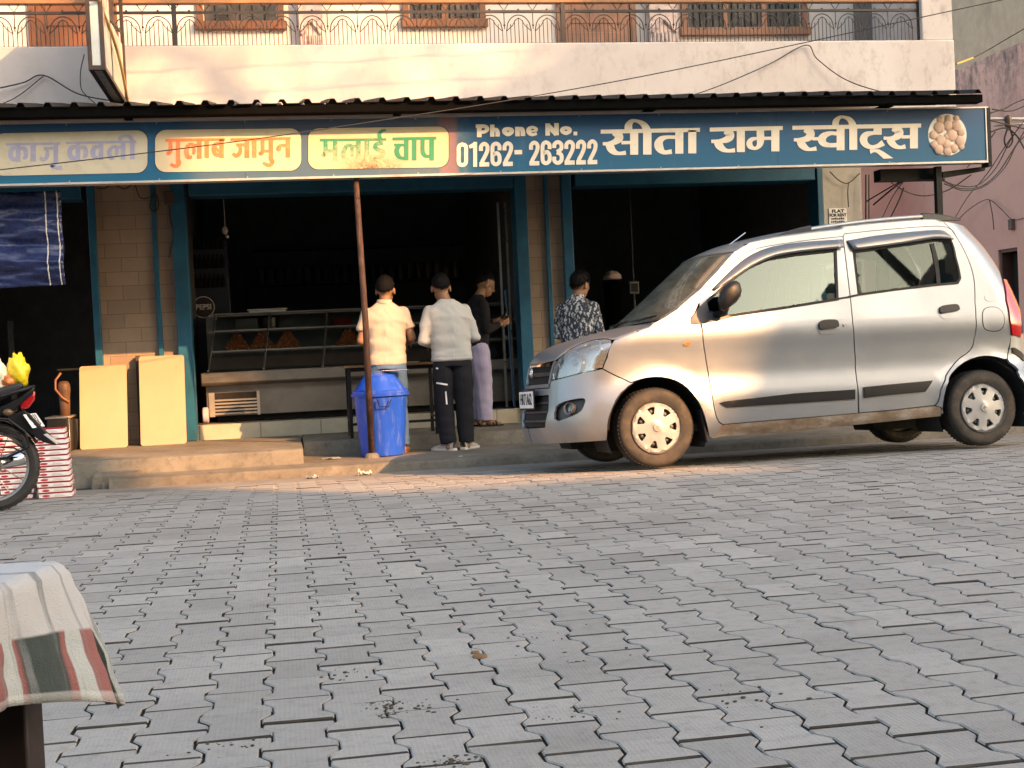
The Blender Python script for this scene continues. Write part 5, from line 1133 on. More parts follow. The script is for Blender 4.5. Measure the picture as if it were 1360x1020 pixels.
    def tri(outer, holes=(), grid=.045, step=.03):
        loops = [resample(outer, step)]+[resample(h, step) for h in holes]
        V = []; E = []
        for L in loops:
            b = len(V); V += [Vector((p[0], p[1])) for p in L]; E += [(b+i, b+(i+1) % len(L)) for i in range(len(L))]
        A = np.array(loops[0]); x0, y0 = A.min(0); x1, y1 = A.max(0)
        gx, gy = np.meshgrid(np.arange(x0+grid/2, x1, grid), np.arange(y0+grid/2, y1, grid)); g = np.stack([gx.ravel(), gy.ravel()], 1)
        if len(g):
            k = inpoly(g, loops[0])
            for L in loops[1:]: k &= ~inpoly(g, L)
            allb = np.concatenate([np.array(L) for L in loops])
            g = g[k]
            if len(g):
                dmin = np.sqrt(((g[:, None, :]-allb[None])**2).sum(2)).min(1); g = g[dmin > grid*.35]
            V += [Vector((p[0], p[1])) for p in g]
        r = delaunay_2d_cdt(V, E, [], 0, 1e-6); vs = np.array([tuple(v) for v in r[0]]); fs = [f for f in r[2]]
        c = np.array([vs[list(f)].mean(0) for f in fs]); k = inpoly(c, loops[0])
        for L in loops[1:]: k &= ~inpoly(c, L)
        return vs, [f for f, q in zip(fs, k) if q]
    def surf_mesh(vs, fs, off, thick, mirror=False, mapper=None):
        if mapper is None:
            P = S(Si(vs[:, 0]), vs[:, 1]); N = Npt(vs)
        else: P, N = mapper(vs)
        Vt = P+N*off; n = len(Vt)
        cnt = {}
        for f in fs:
            for i in range(len(f)): e = (f[i], f[(i+1) % len(f)]); cnt[e] = 1
        bd = [e for e in cnt if (e[1], e[0]) not in cnt]
        F = [tuple(f) for f in fs]
        # outward orientation
        f0 = fs[len(fs)//2]; a, b, c = Vt[f0[0]], Vt[f0[1]], Vt[f0[2]]; flip = np.dot(np.cross(b-a, c-a), N[f0[0]]) < 0
        V = [tuple(v) for v in Vt]
        if thick:
            mp = {}
            for e in bd:
                for q in e:
                    if q not in mp: mp[q] = len(V); V.append(tuple(Vt[q]-N[q]*thick))
            F += [(e[1], e[0], mp[e[0]], mp[e[1]]) for e in bd]
        if flip: F = [tuple(reversed(f)) for f in F]
        if mirror: V = [(v[0], 2*YM-v[1], v[2]) for v in V]; F = [tuple(reversed(f)) for f in F]
        return V, F
    def mk(name, V, F, mat, parent=root, ang=40):
        me = bpy.data.meshes.new(name); me.from_pydata(V, [], F); me.update(); o = link(name, me, mat, parent); me.shade_smooth(); me.set_sharp_from_angle(angle=radians(ang)); return o
    def panel(name, outer, mat, holes=(), off=0.0, thick=.02, gap=.0038, grid=.045, step=.03, parent=root, both=True):
        vs, fs = tri(inset(outer, gap) if gap else outer, holes, grid, step); r = []
        for mir in ((False, True) if both else (False,)):
            V, F = surf_mesh(vs, fs, off, thick, mir); pp = parent[1 if mir else 0] if isinstance(parent, (list, tuple)) else parent
            r.append(mk(name, V, F, mat, pp))
        return r
    def disc(cx, cz, r, n=40, flat=None):
        P = []
        for k in range(n):
            t = 2*pi*k/n; x = cx+r*cos(t); z = cz+r*sin(t); P.append(np.array([x, max(z, flat) if flat is not None else z]))
        return P
    def x2u(x, z):   # straight side part
        lo, hi = .5, 4.7
        for _ in range(40):
            md = (lo+hi)/2
            if float(S(Si(md), z)[0]) < x: lo = md
            else: hi = md
        return lo
    A_, B_, C_, D_, E_, F_, G_ = ((690, 420), 907/160), ((820, 280), 1020/180), ((920, 290), 1360/230), ((1110, 270), 1342/250), ((800, 480), 1148/180), ((1180, 420), 918/180), ((920, 430), 1360/260)
    # ---- shared seams (traced on the body)
    archF = T(*E_, [(42, 600), (70, 430), (130, 290), (245, 185), (350, 142), (480, 130), (600, 150), (700, 205), (780, 290), (830, 370), (862, 450), (890, 560), (905, 640)])
    iA = 3
    seamBF = T(*A_, [(712, 180), (660, 310), (625, 395)]); seamBump = T(*A_, [(625, 395), (730, 450), (838, 500)])
    hoodline = T(*A_, [(712, 180), (800, 146), (907, 110)])+T(*B_, [(150, 910), (240, 880), (280, 842)])
    wsbase = T(*B_, [(280, 842), (330, 815), (400, 772), (455, 738)]); aseam = T(*B_, [(455, 738), (555, 800)])
    doorF = T(*B_, [(612, 690), (618, 720), (625, 780), (635, 860)])+T(*G_, [(70, 60), (85, 200), (108, 340), (130, 480), (148, 580), (165, 650), (185, 685), (212, 700)])
    doorbF = T(*G_, [(212, 700), (500, 676), (800, 652), (1150, 622)])
    seamB = T(*C_, [(1180, 140), (1210, 390), (1240, 640)])+T(*G_, [(1112, 0), (1130, 240), (1140, 400), (1155, 620)])
    doorTopF = T(*C_, [(1180, 140), (900, 170), (600, 212), (400, 262)])+T(*B_, [(1010, 296), (950, 326), (850, 404), (760, 490), (650, 595), (618, 645), (612, 690)])
    doorTopR = T(*D_, [(62, 216), (300, 190), (600, 166), (740, 160), (800, 170), (842, 200), (890, 290), (940, 390), (970, 470), (988, 560), (990, 750), (990, 980)])
    doorRR = T(*F_, [(582, 120), (576, 195), (545, 242), (470, 292), (400, 380), (355, 480), (343, 570), (315, 605)]); doorbR = T(*F_, [(315, 605), (0, 640), (-190, 659)])
    sillb = T(*G_, [(138, 800), (200, 787), (500, 764), (800, 740), (1360, 682)])+T(*F_, [(355, 682)])
    archR = T(*F_, [(362, 660), (375, 560), (400, 450), (450, 360), (530, 300), (630, 268), (720, 272), (800, 297), (880, 360), (918, 405)])
    archR = archR[:-1]; cR = (2.616, .291)
    archR = smooth(archR, 1, False); archF = smooth(archF, 1, False)
    # rear part of the arch continues round beyond the frame
    def arcpt(a, r=.352): return (x2u(cR[0]+r*cos(a), cR[1]+r*sin(a)), cR[1]+r*sin(a))
    arcRR = [arcpt(radians(a)) for a in (38, 28, 16, 4, -8, -14)]
    frontW = T(*C_, [(112, 655), (118, 735), (290, 764), (700, 703), (1134, 634), (1120, 252), (800, 286), (600, 320), (470, 370), (330, 470), (200, 575)])
    rearW = T(*D_, [(128, 346), (165, 650), (440, 612), (720, 580), (868, 566), (886, 530), (852, 380), (822, 268), (700, 262), (400, 308)])
    # ---- panels
    fdo = smooth(doorTopF, 1, False)+doorF+doorbF[1:]+list(reversed(seamB))[1:-1]
    fd = panel('front_door', fdo, SIL, [frontW]); 
    rdo = smooth(doorTopR, 1, False)+smooth(doorRR, 1, False)[1:]+doorbR[1:-1]+[seamB[-1]]+list(reversed(seamB))[1:]
    rd = panel('rear_door', rdo, SIL, [rearW])
    iF = min(range(len(archF)), key=lambda i: np.hypot(*(np.array(archF[i])-np.array(seamBump[-1]))))
    sillF = T(*G_, [(212, 706), (208, 760), (140, 800)])
    fen = hoodline+wsbase[1:]+aseam[1:]+T(*B_, [(556, 850), (625, 850)])+doorF[4:]+sillF[1:]+list(reversed(archF[iF+1:]))+list(reversed(seamBump))+list(reversed(seamBF))[1:-1]
    panel('front_fender', fen, SIL)
    # bumper wraps round to the centre line
    ZB = .20
    grU = T(*A_, [(270, 335), (228, 500)]); 
    bumpTop = T(*A_, [(625, 395), (450, 432), (340, 462), (236, 486)])
    low = T(*A_, [(662, 830), (658, 938)])
    lg0 = T(*A_, [(218, 585), (216, 700), (215, 835)])
    zt_ = lg0[0][1]; zb_ = lg0[-1][1]; ul = lg0[1][0]
    fog = smooth(T(*A_, [(260, 800), (262, 690), (310, 648), (420, 620), (500, 615), (488, 672), (460, 722), (380, 762)]), 1)
    zpl = .615
    bo = [(0.0, zpl), (grU[1][0], zpl)]+[(bumpTop[-1][0], bumpTop[-1][1])]+list(reversed(bumpTop))[1:]+seamBump[1:]+list(reversed(archF[:iF+1]))+low[1:]+[(ul, low[-1][1]-.01), (0.0, low[-1][1]-.01)]
    lowgr = [(-.02, zt_-.015), (ul*.95, zt_-.01), (ul, (zt_+zb_)/2), (ul*.9, zb_), (-.02, zb_-.01)]
    lowgr = [(0.0 if p[0] < 0 else p[0], p[1]) for p in lowgr]
    bo2 = [(0.0, zpl), (grU[1][0], zpl)]+[(bumpTop[-1][0], bumpTop[-1][1])]+list(reversed(bumpTop))[1:]+seamBump[1:]+list(reversed(archF[:iF+1]))+low[1:]+[(ul, low[-1][1]-.01), (0.0, low[-1][1]-.01), (0.0, zb_-.01), (ul*.9, zb_), (ul, (zt_+zb_)/2), (ul*.95, zt_-.01), (0.0, zt_-.015)]
    bp = panel('front_bumper', bo2, SIL, [fog], step=.02)
    for mir in (0, 1):
        vs, fs = tri(fog, grid=.03, step=.02); V, F = surf_mesh(vs, fs, -.035, 0, mir); mk('fog_recess', V, F, TRIM, bp[mir])
        # fog lamp
        c = np.mean(np.array(fog), 0); c[0] -= .02; p = S(Si(c[0]), c[1]); nn = Npt([c])[0]
        mm = MB(); b1 = Vector(nn).to_track_quat('Z', 'X').to_matrix()
        prof = [(.0, -.008), (.034, -.012), (.038, .008), (.045, .010), (.048, -.03)]
        tmp = MB(); tmp.lathe(prof, (0, 0, 0), 'z', 24); vv = [np.array(b1 @ Vector(v))+p-nn*.016 for v in tmp.v]; ff = tmp.f
        if mir: vv = [(v[0], 2*YM-v[1], v[2]) for v in vv]; ff = [tuple(reversed(f)) for f in ff]
        mk('fog_lamp', [tuple(v) for v in vv], ff, pbr('fog_lens', (.07, .07, .075), .15, .3, coat=1.0), bp[mir])
    # grilles
    vs, fs = tri([(0, zt_-.018), (ul*.95, zt_-.012), (ul, (zt_+zb_)/2), (ul*.9, zb_+.002), (0, zb_-.008)], grid=.03, step=.02)
    gr = []
    for mir in (0, 1): V, F = surf_mesh(vs, fs, -.03, 0, mir); gr.append((V, F))
    def two(name, data, mat, parent=root):
        V = []; F = []
        for v, f in data: b = len(V); V += v; F += [tuple(i+b for i in q) for q in f]
        return mk(name, V, F, mat, parent)
    lg = two('lower_grille', gr, DRK); sl = []
    for k in range(3):
        z = zb_+.035+k*(zt_-zb_-.04)/3; vs, fs = tri([(0, z), (ul*.92, z+.004), (ul*.92, z+.018), (0, z+.014)], grid=.03, step=.02)
        for mir in (0, 1): sl.append(surf_mesh(vs, fs, -.012, .012, mir))
    two('slat', sl, TRIM, lg)
    ztg = grU[0][1]; zbg = grU[1][1]
    go = [(0, zpl+.003), (grU[1][0], zpl+.003), (grU[1][0]*1.0, zbg), (grU[0][0], ztg), (0, ztg+.015)]
    vs, fs = tri(go, grid=.03, step=.02); ug = two('upper_grille', [surf_mesh(vs, fs, -.028, 0, m_) for m_ in (0, 1)], DRK)
    hw_ = grU[0][0]
    def strip(name, pts, mat, off, th, parent): 
        vs, fs = tri(pts, grid=.03, step=.015); return two(name, [surf_mesh(vs, fs, off, th, m_) for m_ in (0, 1)], mat, parent)
    strip('chrome_bar', [(0, ztg-.03), (hw_*.85, ztg-.038), (hw_*.93, ztg-.012), (0, ztg+.002)], CHR, .0, .02, ug)
    strip('grille_bar', [(0, ztg-.105), (hw_*.95, ztg-.105), (hw_*.95, ztg-.080), (0, ztg-.075)], TRIM, -.008, .012, ug)
    strip('grille_rim', [(0, zpl+.003), (grU[1][0], zpl+.004), (grU[1][0]-.02, zpl+.03), (0, zpl+.028)], SIL, .002, .02, ug)
    strip('grille_side', [(grU[1][0]-.012, zpl+.03), (grU[1][0], zpl+.02), (grU[1][0], zbg), (grU[0][0], ztg), (grU[0][0]-.016, ztg), (grU[1][0]-.016, zbg)], SIL, .002, .02, ug)
    # emblem: plain ring badge
    p0 = S(0.0, ztg-.075); mm = MB(); mm.tube([(p0[0]-.01, YM+.035*cos(a), p0[2]+.035*sin(a)) for a in [2*pi*k/20 for k in range(20)]], .006, 6, closed=True); mm.tube([(p0[0]-.01, YM-.024, p0[2]+.02), (p0[0]-.01, YM+.022, p0[2]+.006), (p0[0]-.01, YM-.022, p0[2]-.006), (p0[0]-.01, YM+.024, p0[2]-.02)], .006, 6); mm.build('emblem', CHR, ug, smooth=True)
    # number plate
    def plate(x, z, w, h, tilt, txt, parent=root, front=True):
        sx = -1 if front else 1
        mm = MB(); mm.box((x+(0 if front else -.012), YM-w/2-.012, z-h/2-.012), (x+(.012 if front else 0), YM+w/2+.012, z+h/2+.012)); o = mm.build('number_plate', BLK, root, bevel=.004)
        mm = MB(); mm.box((x+sx*.003-.002, YM-w/2, z-h/2), (x+sx*.003+.002, YM+w/2, z+h/2)); mm.build('plate_face', M['white'], o)
        R_ = Matrix.Rotation(-pi/2 if front else pi/2, 4, 'Z') @ Matrix.Rotation(pi/2, 4, 'X')
        put_text('plate_text', txt, h*.95, Matrix.Translation(Vector((x+sx*.0065, YM, z))) @ R_, BLK, o, .002, .0008, .82); return o
    plate(S(0.0, .53)[0]-.025, .535, .46, .125, 0, 'HR71A62')
    # headlight: bowl inside, clear lens over it
    hl = smooth(T(*A_, [(236, 485), (245, 440), (262, 385), (302, 312), (400, 236), (520, 187), (640, 168), (710, 180), (668, 290), (625, 392), (450, 430), (340, 460)]), 1)
    vs, fs = tri(inset(hl, .003), grid=.03, step=.018); hls = []
    for mir in (0, 1): 
        V, F = surf_mesh(vs, fs, -.045, 0, mir); h_ = mk('headlight', V, F, pbr('headlight_bowl', (.62, .65, .66), .2, .75, var=.3, scale=14), root); hls.append(h_)
        V, F = surf_mesh(vs, fs, .002, .03, mir); mk('lens', V, F, HLG, h_)
        for (cx, cy, rr, mt) in ((390, 350, .085, LENS), (560, 235, .062, CHR)):
            q = T(*A_, [(cx, cy)])[0]; p = S(Si(q[0]), q[1]); nn = np.array([-.9, -.42, .05]); nn /= np.linalg.norm(nn); b1 = Vector(nn).to_track_quat('Z', 'X').to_matrix()
            tmp = MB(); tmp.lathe([(.0, -.045), (rr*.5, -.04), (rr*.85, -.02), (rr, .0), (rr*1.06, -.002)], (0, 0, 0), 'z', 24); tmp.sph((0, 0, -.02), rr*.28, 10, 8); n0 = Npt([q])[0]
            vv = [np.array(b1 @ Vector(v))+p-n0*.030 for v in tmp.v]; ff = tmp.f
            if mir: vv = [(v[0], 2*YM-v[1], v[2]) for v in vv]; ff = [tuple(reversed(f)) for f in ff]
            mk('reflector', [tuple(v) for v in vv], ff, mt, h_)
        ind = T(*A_, [(540, 395), (575, 295), (660, 270), (625, 385)]); v2, f2 = tri(ind, grid=.02, step=.015); V, F = surf_mesh(v2, f2, -.012, .0, mir); mk('indicator', V, F, pbr('indicator_lens', (.38, .27, .15), .25, .4, var=.4, scale=60), h_)
    # sill, mouldings, handles
    so_ = doorbF+doorbR[::-1][1:-1]+[doorbR[0]]+T(*F_, [(330, 615), (360, 620), (358, 680)])+list(reversed(sillb))[1:]+[sillF[0]]
    so_ = doorbF[:-1]+[seamB[-1]]+[doorbR[1]]+[doorbR[0]]+T(*F_, [(358, 618), (357, 680)])+list(reversed(sillb))[1:]
    panel('sill', so_, SILL, thick=.03)
    panel('door_moulding', T(*G_, [(188, 550), (215, 540), (700, 484), (1125, 457), (1125, 524), (700, 552), (240, 581)]), BLK, off=.012, thick=.012, gap=0, parent=fd)
    panel('door_moulding', T(*F_, [(-170, 482), (0, 464), (296, 437), (245, 512), (0, 534), (-168, 554)]), BLK, off=.012, thick=.012, gap=0, parent=rd)
    belt = T(*C_, [(110, 740), (290, 770), (700, 708), (1140, 640), (1225, 626), (1225, 612), (1135, 626), (700, 695), (290, 757), (120, 728)]); panel('belt_strip', belt, RUB, off=.004, thick=.006, gap=0, parent=fd)
    belt = T(*D_, [(72, 680), (165, 660), (440, 622), (720, 590), (866, 577), (890, 548), (884, 530), (868, 562), (720, 575), (440, 606), (165, 645), (85, 662)]); panel('belt_strip', belt, RUB, off=.004, thick=.006, gap=0, parent=rd)
    rim = frontW; panel('window_seal', inset(rim, -.012), RUB, [inset(rim, .008)], off=.002, thick=.012, gap=0, grid=.2, parent=fd)
    panel('window_seal', inset(rearW, -.010), RUB, [inset(rearW, .008)], off=.002, thick=.012, gap=0, grid=.2, parent=rd)
    panel('window_glass', inset(frontW, -.003), GLS, off=-.008, thick=0, gap=0, parent=fd); panel('window_glass', inset(rearW, -.003), GLR, off=-.008, thick=0, gap=0, parent=rd)
    panel('window_bar', T(*D_, [(672, 288), (700, 286), (748, 578), (722, 582)]), RUB, off=.0, thick=.012, gap=0, parent=rd)
    panel('window_bar', T(*D_, [(168, 430), (190, 428), (186, 650), (170, 652)]), RUB, off=-.012, thick=.005, gap=0, parent=rd)
    panel('mirror_sail', T(*B_, [(555, 850), (548, 815), (600, 740), (668, 672), (690, 760), (850, 790), (846, 806), (700, 838), (620, 852)]), TRIM, off=.004, thick=.006, gap=0, parent=fd)
    for par, pts, low_ in ((fd, T(*C_, [(985, 828), (1000, 806), (1060, 798), (1130, 800), (1142, 832), (1140, 860), (1060, 868), (990, 876)]), T(*C_, [(988, 876), (1142, 860), (1150, 890), (1110, 912), (1020, 918), (995, 900)])), (rd, T(*D_, [(733, 752), (745, 736), (800, 726), (862, 722), (877, 750), (876, 768), (800, 778), (740, 790)]), T(*D_, [(740, 790), (876, 768), (880, 795), (850, 818), (770, 826), (745, 808)]))):
        panel('handle_recess', smooth(low_, 1), SIL, off=.0025, thick=.002, gap=0, grid=.02, step=.012, parent=par)
        panel('door_handle', smooth(pts, 1), BLK, off=.020, thick=.022, gap=0, grid=.02, step=.012, parent=par)
    kl = T(*C_, [(1187, 840)])[0]; panel('key_lock', [np.array(kl)+.011*np.array([cos(a), sin(a)]) for a in [2*pi*k/14 for k in range(14)]], CHR, off=.005, thick=.005, gap=0, grid=.02, step=.01, parent=[fd[0], fd[1]])
    sm = T(*B_, [(525, 1003)])[0]; panel('side_indicator', [np.array(sm)+np.array([.030*cos(a), .012*sin(a)]) for a in [2*pi*k/18 for k in range(18)]], ORG, off=.008, thick=.008, gap=0, grid=.02, step=.01)
    # visors: bulging smoked deflectors
    for par, top, bot in ((fd, [(1172, 165), (900, 182), (700, 206), (560, 238), (420, 303), (280, 425), (150, 556)], [(1175, 240), (900, 265), (700, 292), (620, 312), (480, 372), (350, 455), (185, 566)]), (rd, [(74, 268), (300, 226), (600, 196), (740, 189), (795, 203), (832, 262)], [(120, 340), (400, 306), (600, 274), (700, 258), (780, 262), (830, 266)])):
        o_ = C_ if par is fd else D_; a = resample(smooth(T(*o_, top), 1, False), .05, False); b = resample(smooth(T(*o_, bot), 1, False), .05, False); n = 26
        def rs(L, n):
            L = np.array(L); d = np.concatenate([[0], np.cumsum(np.hypot(*np.diff(L, axis=0).T))]); q = np.linspace(0, d[-1], n); return np.stack([np.interp(q, d, L[:, 0]), np.interp(q, d, L[:, 1])], 1)
        a = rs(a, n); b = rs(b, n)
        for mir in (0, 1):
            mm = MB(); rows = []
            for k in range(n):
                row = []
                for j in range(7):
                    w = j/6; q = a[k]*(1-w)+b[k]*w; row.append(S(Si(q[0]), q[1])+Npt([q])[0]*(.004+.028*sin(min(1, w*1.15)*pi*.62)))
                rows.append([(p[0], 2*YM-p[1], p[2]) if mir else tuple(p) for p in row])
            mm.grid(rows); o = mm.build('rain_visor', pbr('smoked_visor', (.10, .105, .12), .12, var=.1, coat=1.0), par[mir], smooth=True); sd = o.modifiers.new('s', 'SOLIDIFY'); sd.thickness = .003
    # ---- body side (pillars, roof edge), quarter panel, rear bumper, tail lamps
    wsline = T(*B_, [(455, 738), (520, 680), (620, 598), (750, 460), (885, 305)])
    roofedge_px = [(885, 305)]
    rtop = T(*B_, [(885, 305)])[0]
    zoff = .055
    dtf = list(reversed(smooth(doorTopF, 1, False)))
    dtr = smooth(doorTopR, 1, False)
    upper = [(p[0]-.0, p[1]+zoff) for p in (dtf[6:]+dtr[:10])]
    side = wsline+[q for q in upper if q[0] > wsline[-1][0]+.04]+list(reversed(dtr[:10]))+list(reversed(dtf))+[aseam[1]]
    # pillar/roof strip: a ribbon between door line and windscreen / roof line
    panel('body_side', side, SIL, thick=.02, gap=.001)
    tailp = T(*D_, [(1185, 541), (1236, 541), (1290, 690), (1312, 830), (1310, 960), (1250, 936), (1235, 830), (1210, 690)])
    qtop = [q for q in upper[-3:]]
    rq = T(*D_, [(940, 120), (985, 160), (1060, 290), (1130, 410), (1185, 541)])
    bseam = T(*F_, [(825, 130), (822, 200), (806, 290)])
    qo = [dtr[9]]+[upper[-1]]+rq+tailp[-1:-4:-1]+bseam[1:]+list(reversed([p for p in archR if p[0] < bseam[-1][0]-.005]))+T(*F_, [(362, 660), (360, 620), (318, 607)])+list(reversed(smooth(doorRR, 1, False)))[1:]+list(reversed(dtr[10:]))
    qp = panel('quarter_panel', qo, SIL, step=.02)
    panel('fuel_cap', smooth(T(*D_, [(1045, 742), (1190, 742), (1196, 908), (1068, 910), (1045, 850)]), 2), SIL, off=.0028, thick=.003, gap=0, parent=[qp[0], qp[1]], both=False)
    panel('fuel_cap_gap', smooth(T(*D_, [(1041, 737), (1194, 737), (1201, 914), (1066, 916), (1040, 852)]), 2), RUB, off=.0012, thick=.001, gap=0, parent=[qp[0], qp[1]], both=False)
    panel('badge_plate', smooth(T(*D_, [(1060, 648), (1138, 646), (1145, 698), (1064, 700)]), 1), SIL, off=.003, thick=.003, gap=0, parent=[qp[0], qp[1]], both=False)
    tl_ = panel('tail_lamp', tailp, RED, off=.012, thick=.03, step=.02, grid=.03)
    zr_ = bseam[0][1]; rb_ = [bseam[0], bseam[1], bseam[2]]+[p for p in archR if p[0] > bseam[-1][0]]+arcRR+[(4.0, .22), (4.72, .22), (4.73, zr_+.02), (4.3, zr_+.03)]
    panel('rear_bumper', rb_, SIL, step=.025)
    panel('bumper_strip', T(*F_, [(833, 212), (850, 212), (912, 262), (912, 305), (838, 248)]), BLK, off=.008, thick=.01, gap=0)
    # tailgate: rear face between the lamps
    U0_ = 4.0
    tg = [(rq[-1][0]-.0, .56), (4.73, .56), (4.73, 1.12), (4.35, 1.12), (tailp[0][0]+.11, 1.12), (tailp[2][0]+.09, .9), (tailp[4][0]+.04, .62)]
    tg = [(tailp[4][0]+.03, .57), (4.73, .57), (4.73, 1.14), (tailp[1][0]+.02, 1.14), (tailp[2][0]+.02, .95)]
    panel('tailgate', tg, SIL, gap=0)
    # ---- lofted parts across the car: hood, windscreen, roof, rear window
    def loft(name, near, cen, mat, parent=root, n=24, m_=12, bul=.9, thick=.004, flat=1.0, edge=.0):
        near = np.array(near); cen = np.array(cen)
        def rs3(L):
            d = np.concatenate([[0], np.cumsum(np.linalg.norm(np.diff(L, axis=0), axis=1))]); q = np.linspace(0, d[-1], n); return np.stack([np.interp(q, d, L[:, i]) for i in range(3)], 1)
        a = rs3(near); c = rs3(cen); G = []
        for k in range(n):
            row = []
            for j in range(2*m_+1):
                w = j/m_; ww = w if w <= 1 else 2-w; y = a[k][1]+(c[k][1]-a[k][1])*ww
                f = 1-(1-ww)**2.0*flat-(1-flat)*(1-ww); f = ww*(2-ww) if bul else ww
                x = a[k][0]+(c[k][0]-a[k][0])*f; z = a[k][2]+(c[k][2]-a[k][2])*f
                row.append((x, y if w <= 1 else 2*YM-y, z))
            G.append(row)
        mm = MB(); mm.grid(G); o = mm.build(name, mat, parent, smooth=True); sd = o.modifiers.new('s', 'SOLIDIFY'); sd.thickness = thick; sd.offset = -1; return o
    P3 = lambda uv: S(Si(uv[0]), uv[1])
    nh = [P3(q) for q in T(*A_, [(272, 333), (303, 309), (350, 270), (401, 234), (520, 184), (640, 165), (712, 178)])]+[P3(q) for q in hoodline[1:]]
    nh = [p+np.array([0, 0, .003]) for p in nh]
    hc = [(-.705, YM, .80), (-.665, YM, .86), (-.60, YM, .905), (-.50, YM, .945), (-.35, YM, .985), (-.145, YM, 1.028), (.02, YM, 1.058), (.10, YM, 1.070)]
    loft('hood', spline(nh, 4), spline(hc, 4), SIL, n=30)
    sil = [(B_[0][0]+x/B_[1], B_[0][1]+y/B_[1]) for x, y in [(455, 738), (520, 680), (620, 598), (750, 460), (885, 305)]]
    wn_ = [P3(q) for q in T(*B_, [(330, 815), (455, 738), (520, 680), (620, 598), (750, 460), (885, 305)])]
    wc = [(.02, YM, 1.062), (.20, YM, 1.225), (.38, YM, 1.385), (.60, YM, 1.565)]
    loft('windscreen', [p+np.array([0, .01, .0]) for p in spline(wn_, 4)], spline(wc, 4), WSG, thick=.003)
    zr0 = [P3(q) for q in ([wsline[-1]]+[q for q in upper if q[0] > wsline[-1][0]+.04])]
    zr1 = zr0+[P3(q) for q in rq[:1]]
    rc = [(.60, YM, 1.567), (.80, YM, 1.645), (1.13, YM, 1.715), (1.5, YM, 1.765), (2.0, YM, 1.795), (2.4, YM, 1.80), (2.72, YM, 1.775)]
    loft('roof', spline([p-np.array([0, .002, 0]) for p in zr1], 4), spline(rc, 4), SIL, n=40)
    bn_ = [P3(q) for q in rq]; bc = [(2.74, YM, 1.765), (2.86, YM, 1.60), (2.97, YM, 1.38), (3.04, YM, 1.14)]
    loft('tailgate_window', spline(bn_, 4), spline(bc, 4), GLS, thick=.004)
    # cowl and wipers
    mm = MB(); cw = [P3(q) for q in T(*B_, [(285, 838), (345, 806)])]; mm.tube(spline([cw[0]+np.array([.02, .02, -.012]), (.085, .35, 1.052), (.06, YM, 1.055), (.085, 2*YM-.35, 1.052), (cw[0][0]+.02, 2*YM-cw[0][1]-.02, cw[0][2]-.012)], 8), .022, 8); mm.build('cowl', BLK, root, smooth=True)
    for (a, b, c) in (((.055, .62, 1.085), (.075, .35, 1.092), (.115, .16, 1.10)), ((.03, 1.10, 1.08), (.045, .88, 1.092), (.06, .66, 1.092))):
        mm = MB(); mm.tube(spline([a, b, c], 6), .009, 6); mm.tube([b, (b[0]-.02, b[1]+.08, b[2]-.02)], .011, 6); mm.build('wiper', BLK, root, smooth=True)
    # antenna, roof rails
    a = ly(962, 330, .45); b = ly(990, 309, .45); mm = MB(); mm.tube([a-np.array([.03, 0, .02]), b], .004, 6); mm.build('antenna', CHR, root)
    for mir in (0, 1):
        f0 = ly(1024, 317, .24); f1 = ly(1076, 304, .22); f2 = ly(1224, 287.5, .22); f3 = ly(1275, 291, .24)
        K = lambda p, dy=0, dz=0: (p[0], (2*YM-p[1]-dy) if mir else p[1]+dy, p[2]+dz)
        mm = MB(); n = 12; rows = []
        for k in range(n+1):
            w = k/n; p = f1*(1-w)+f2*w; p = p+np.array([0, 0, .012*4*w*(1-w)]); rows.append([K(p, -.016, -.012), K(p, -.018, .004), K(p, -.008, .014), K(p, .012, .014), K(p, .018, .002), K(p, .014, -.012), K(p, -.016, -.012)])
        mm.grid(rows); rl = mm.build('roof_rail', SIL, root, smooth=True)
        for (pa, pb) in ((f0, f1), (f3, f2)):
            mm = MB(); rows = []
            for k in range(9):
                w = k/8; p = pa*(1-w)+pb*w; p = p+np.array([0, 0, .012*sin(pi*w)]); hgt = .006+.022*w; dn = .045
                rows.append([K(p, -.02, -dn*w-.012), K(p, -.02, hgt-.012), K(p, -.006, hgt-.002), K(p, .012, hgt-.002), K(p, .022, hgt-.012), K(p, .022, -dn*w-.012), K(p, -.02, -dn*w-.012)])
            mm.grid(rows); mm.add(rows[-1][:-1], [(0, 1, 2, 3, 4, 5)]); mm.build('rail_foot', TRIM, rl, smooth=False, angle=50)
    # mirror
    mc = ly(C_[0][0]+300/C_[1], C_[0][1]+605/C_[1], -.16); px = 9.5/FPX
    for mir in (0, 1):
        mm = MB(); prof = [(215, 715), (205, 640), (215, 585), (240, 535), (290, 495), (340, 488), (368, 505), (386, 560), (375, 615), (340, 660), (300, 692), (250, 728)]
        pts = [ly(C_[0][0]+x/C_[1], C_[0][1]+y/C_[1], -.16) for x, y in prof]; c = sum(pts)/len(pts); lay = []
        for (off, sc, dx) in ((-.058, .45, -.015), (-.05, .72, -.01), (-.03, .92, -.005), (0, 1, 0), (.03, 1.0, .004), (.05, .95, .008), (.056, .8, .008)):
            lay.append([tuple((c+(p-c)*sc)+np.array([dx, off, 0])) for p in pts])
        n = len(pts)
        if mir: lay = [[(p[0], 2*YM-p[1], p[2]) for p in l] for l in lay]
        mm.add([p for l in lay for p in l], [(i*n+k, i*n+(k+1) % n, (i+1)*n+(k+1) % n, (i+1)*n+k) for i in range(len(lay)-1) for k in range(n)]+[tuple(range(n)), tuple((len(lay)-1)*n+k for k in range(n))])
        mr = mm.build('side_mirror', BLK, fd[mir], smooth=True)
        ft = ly(C_[0][0]+225/C_[1], C_[0][1]+745/C_[1], -.06); mm = MB()
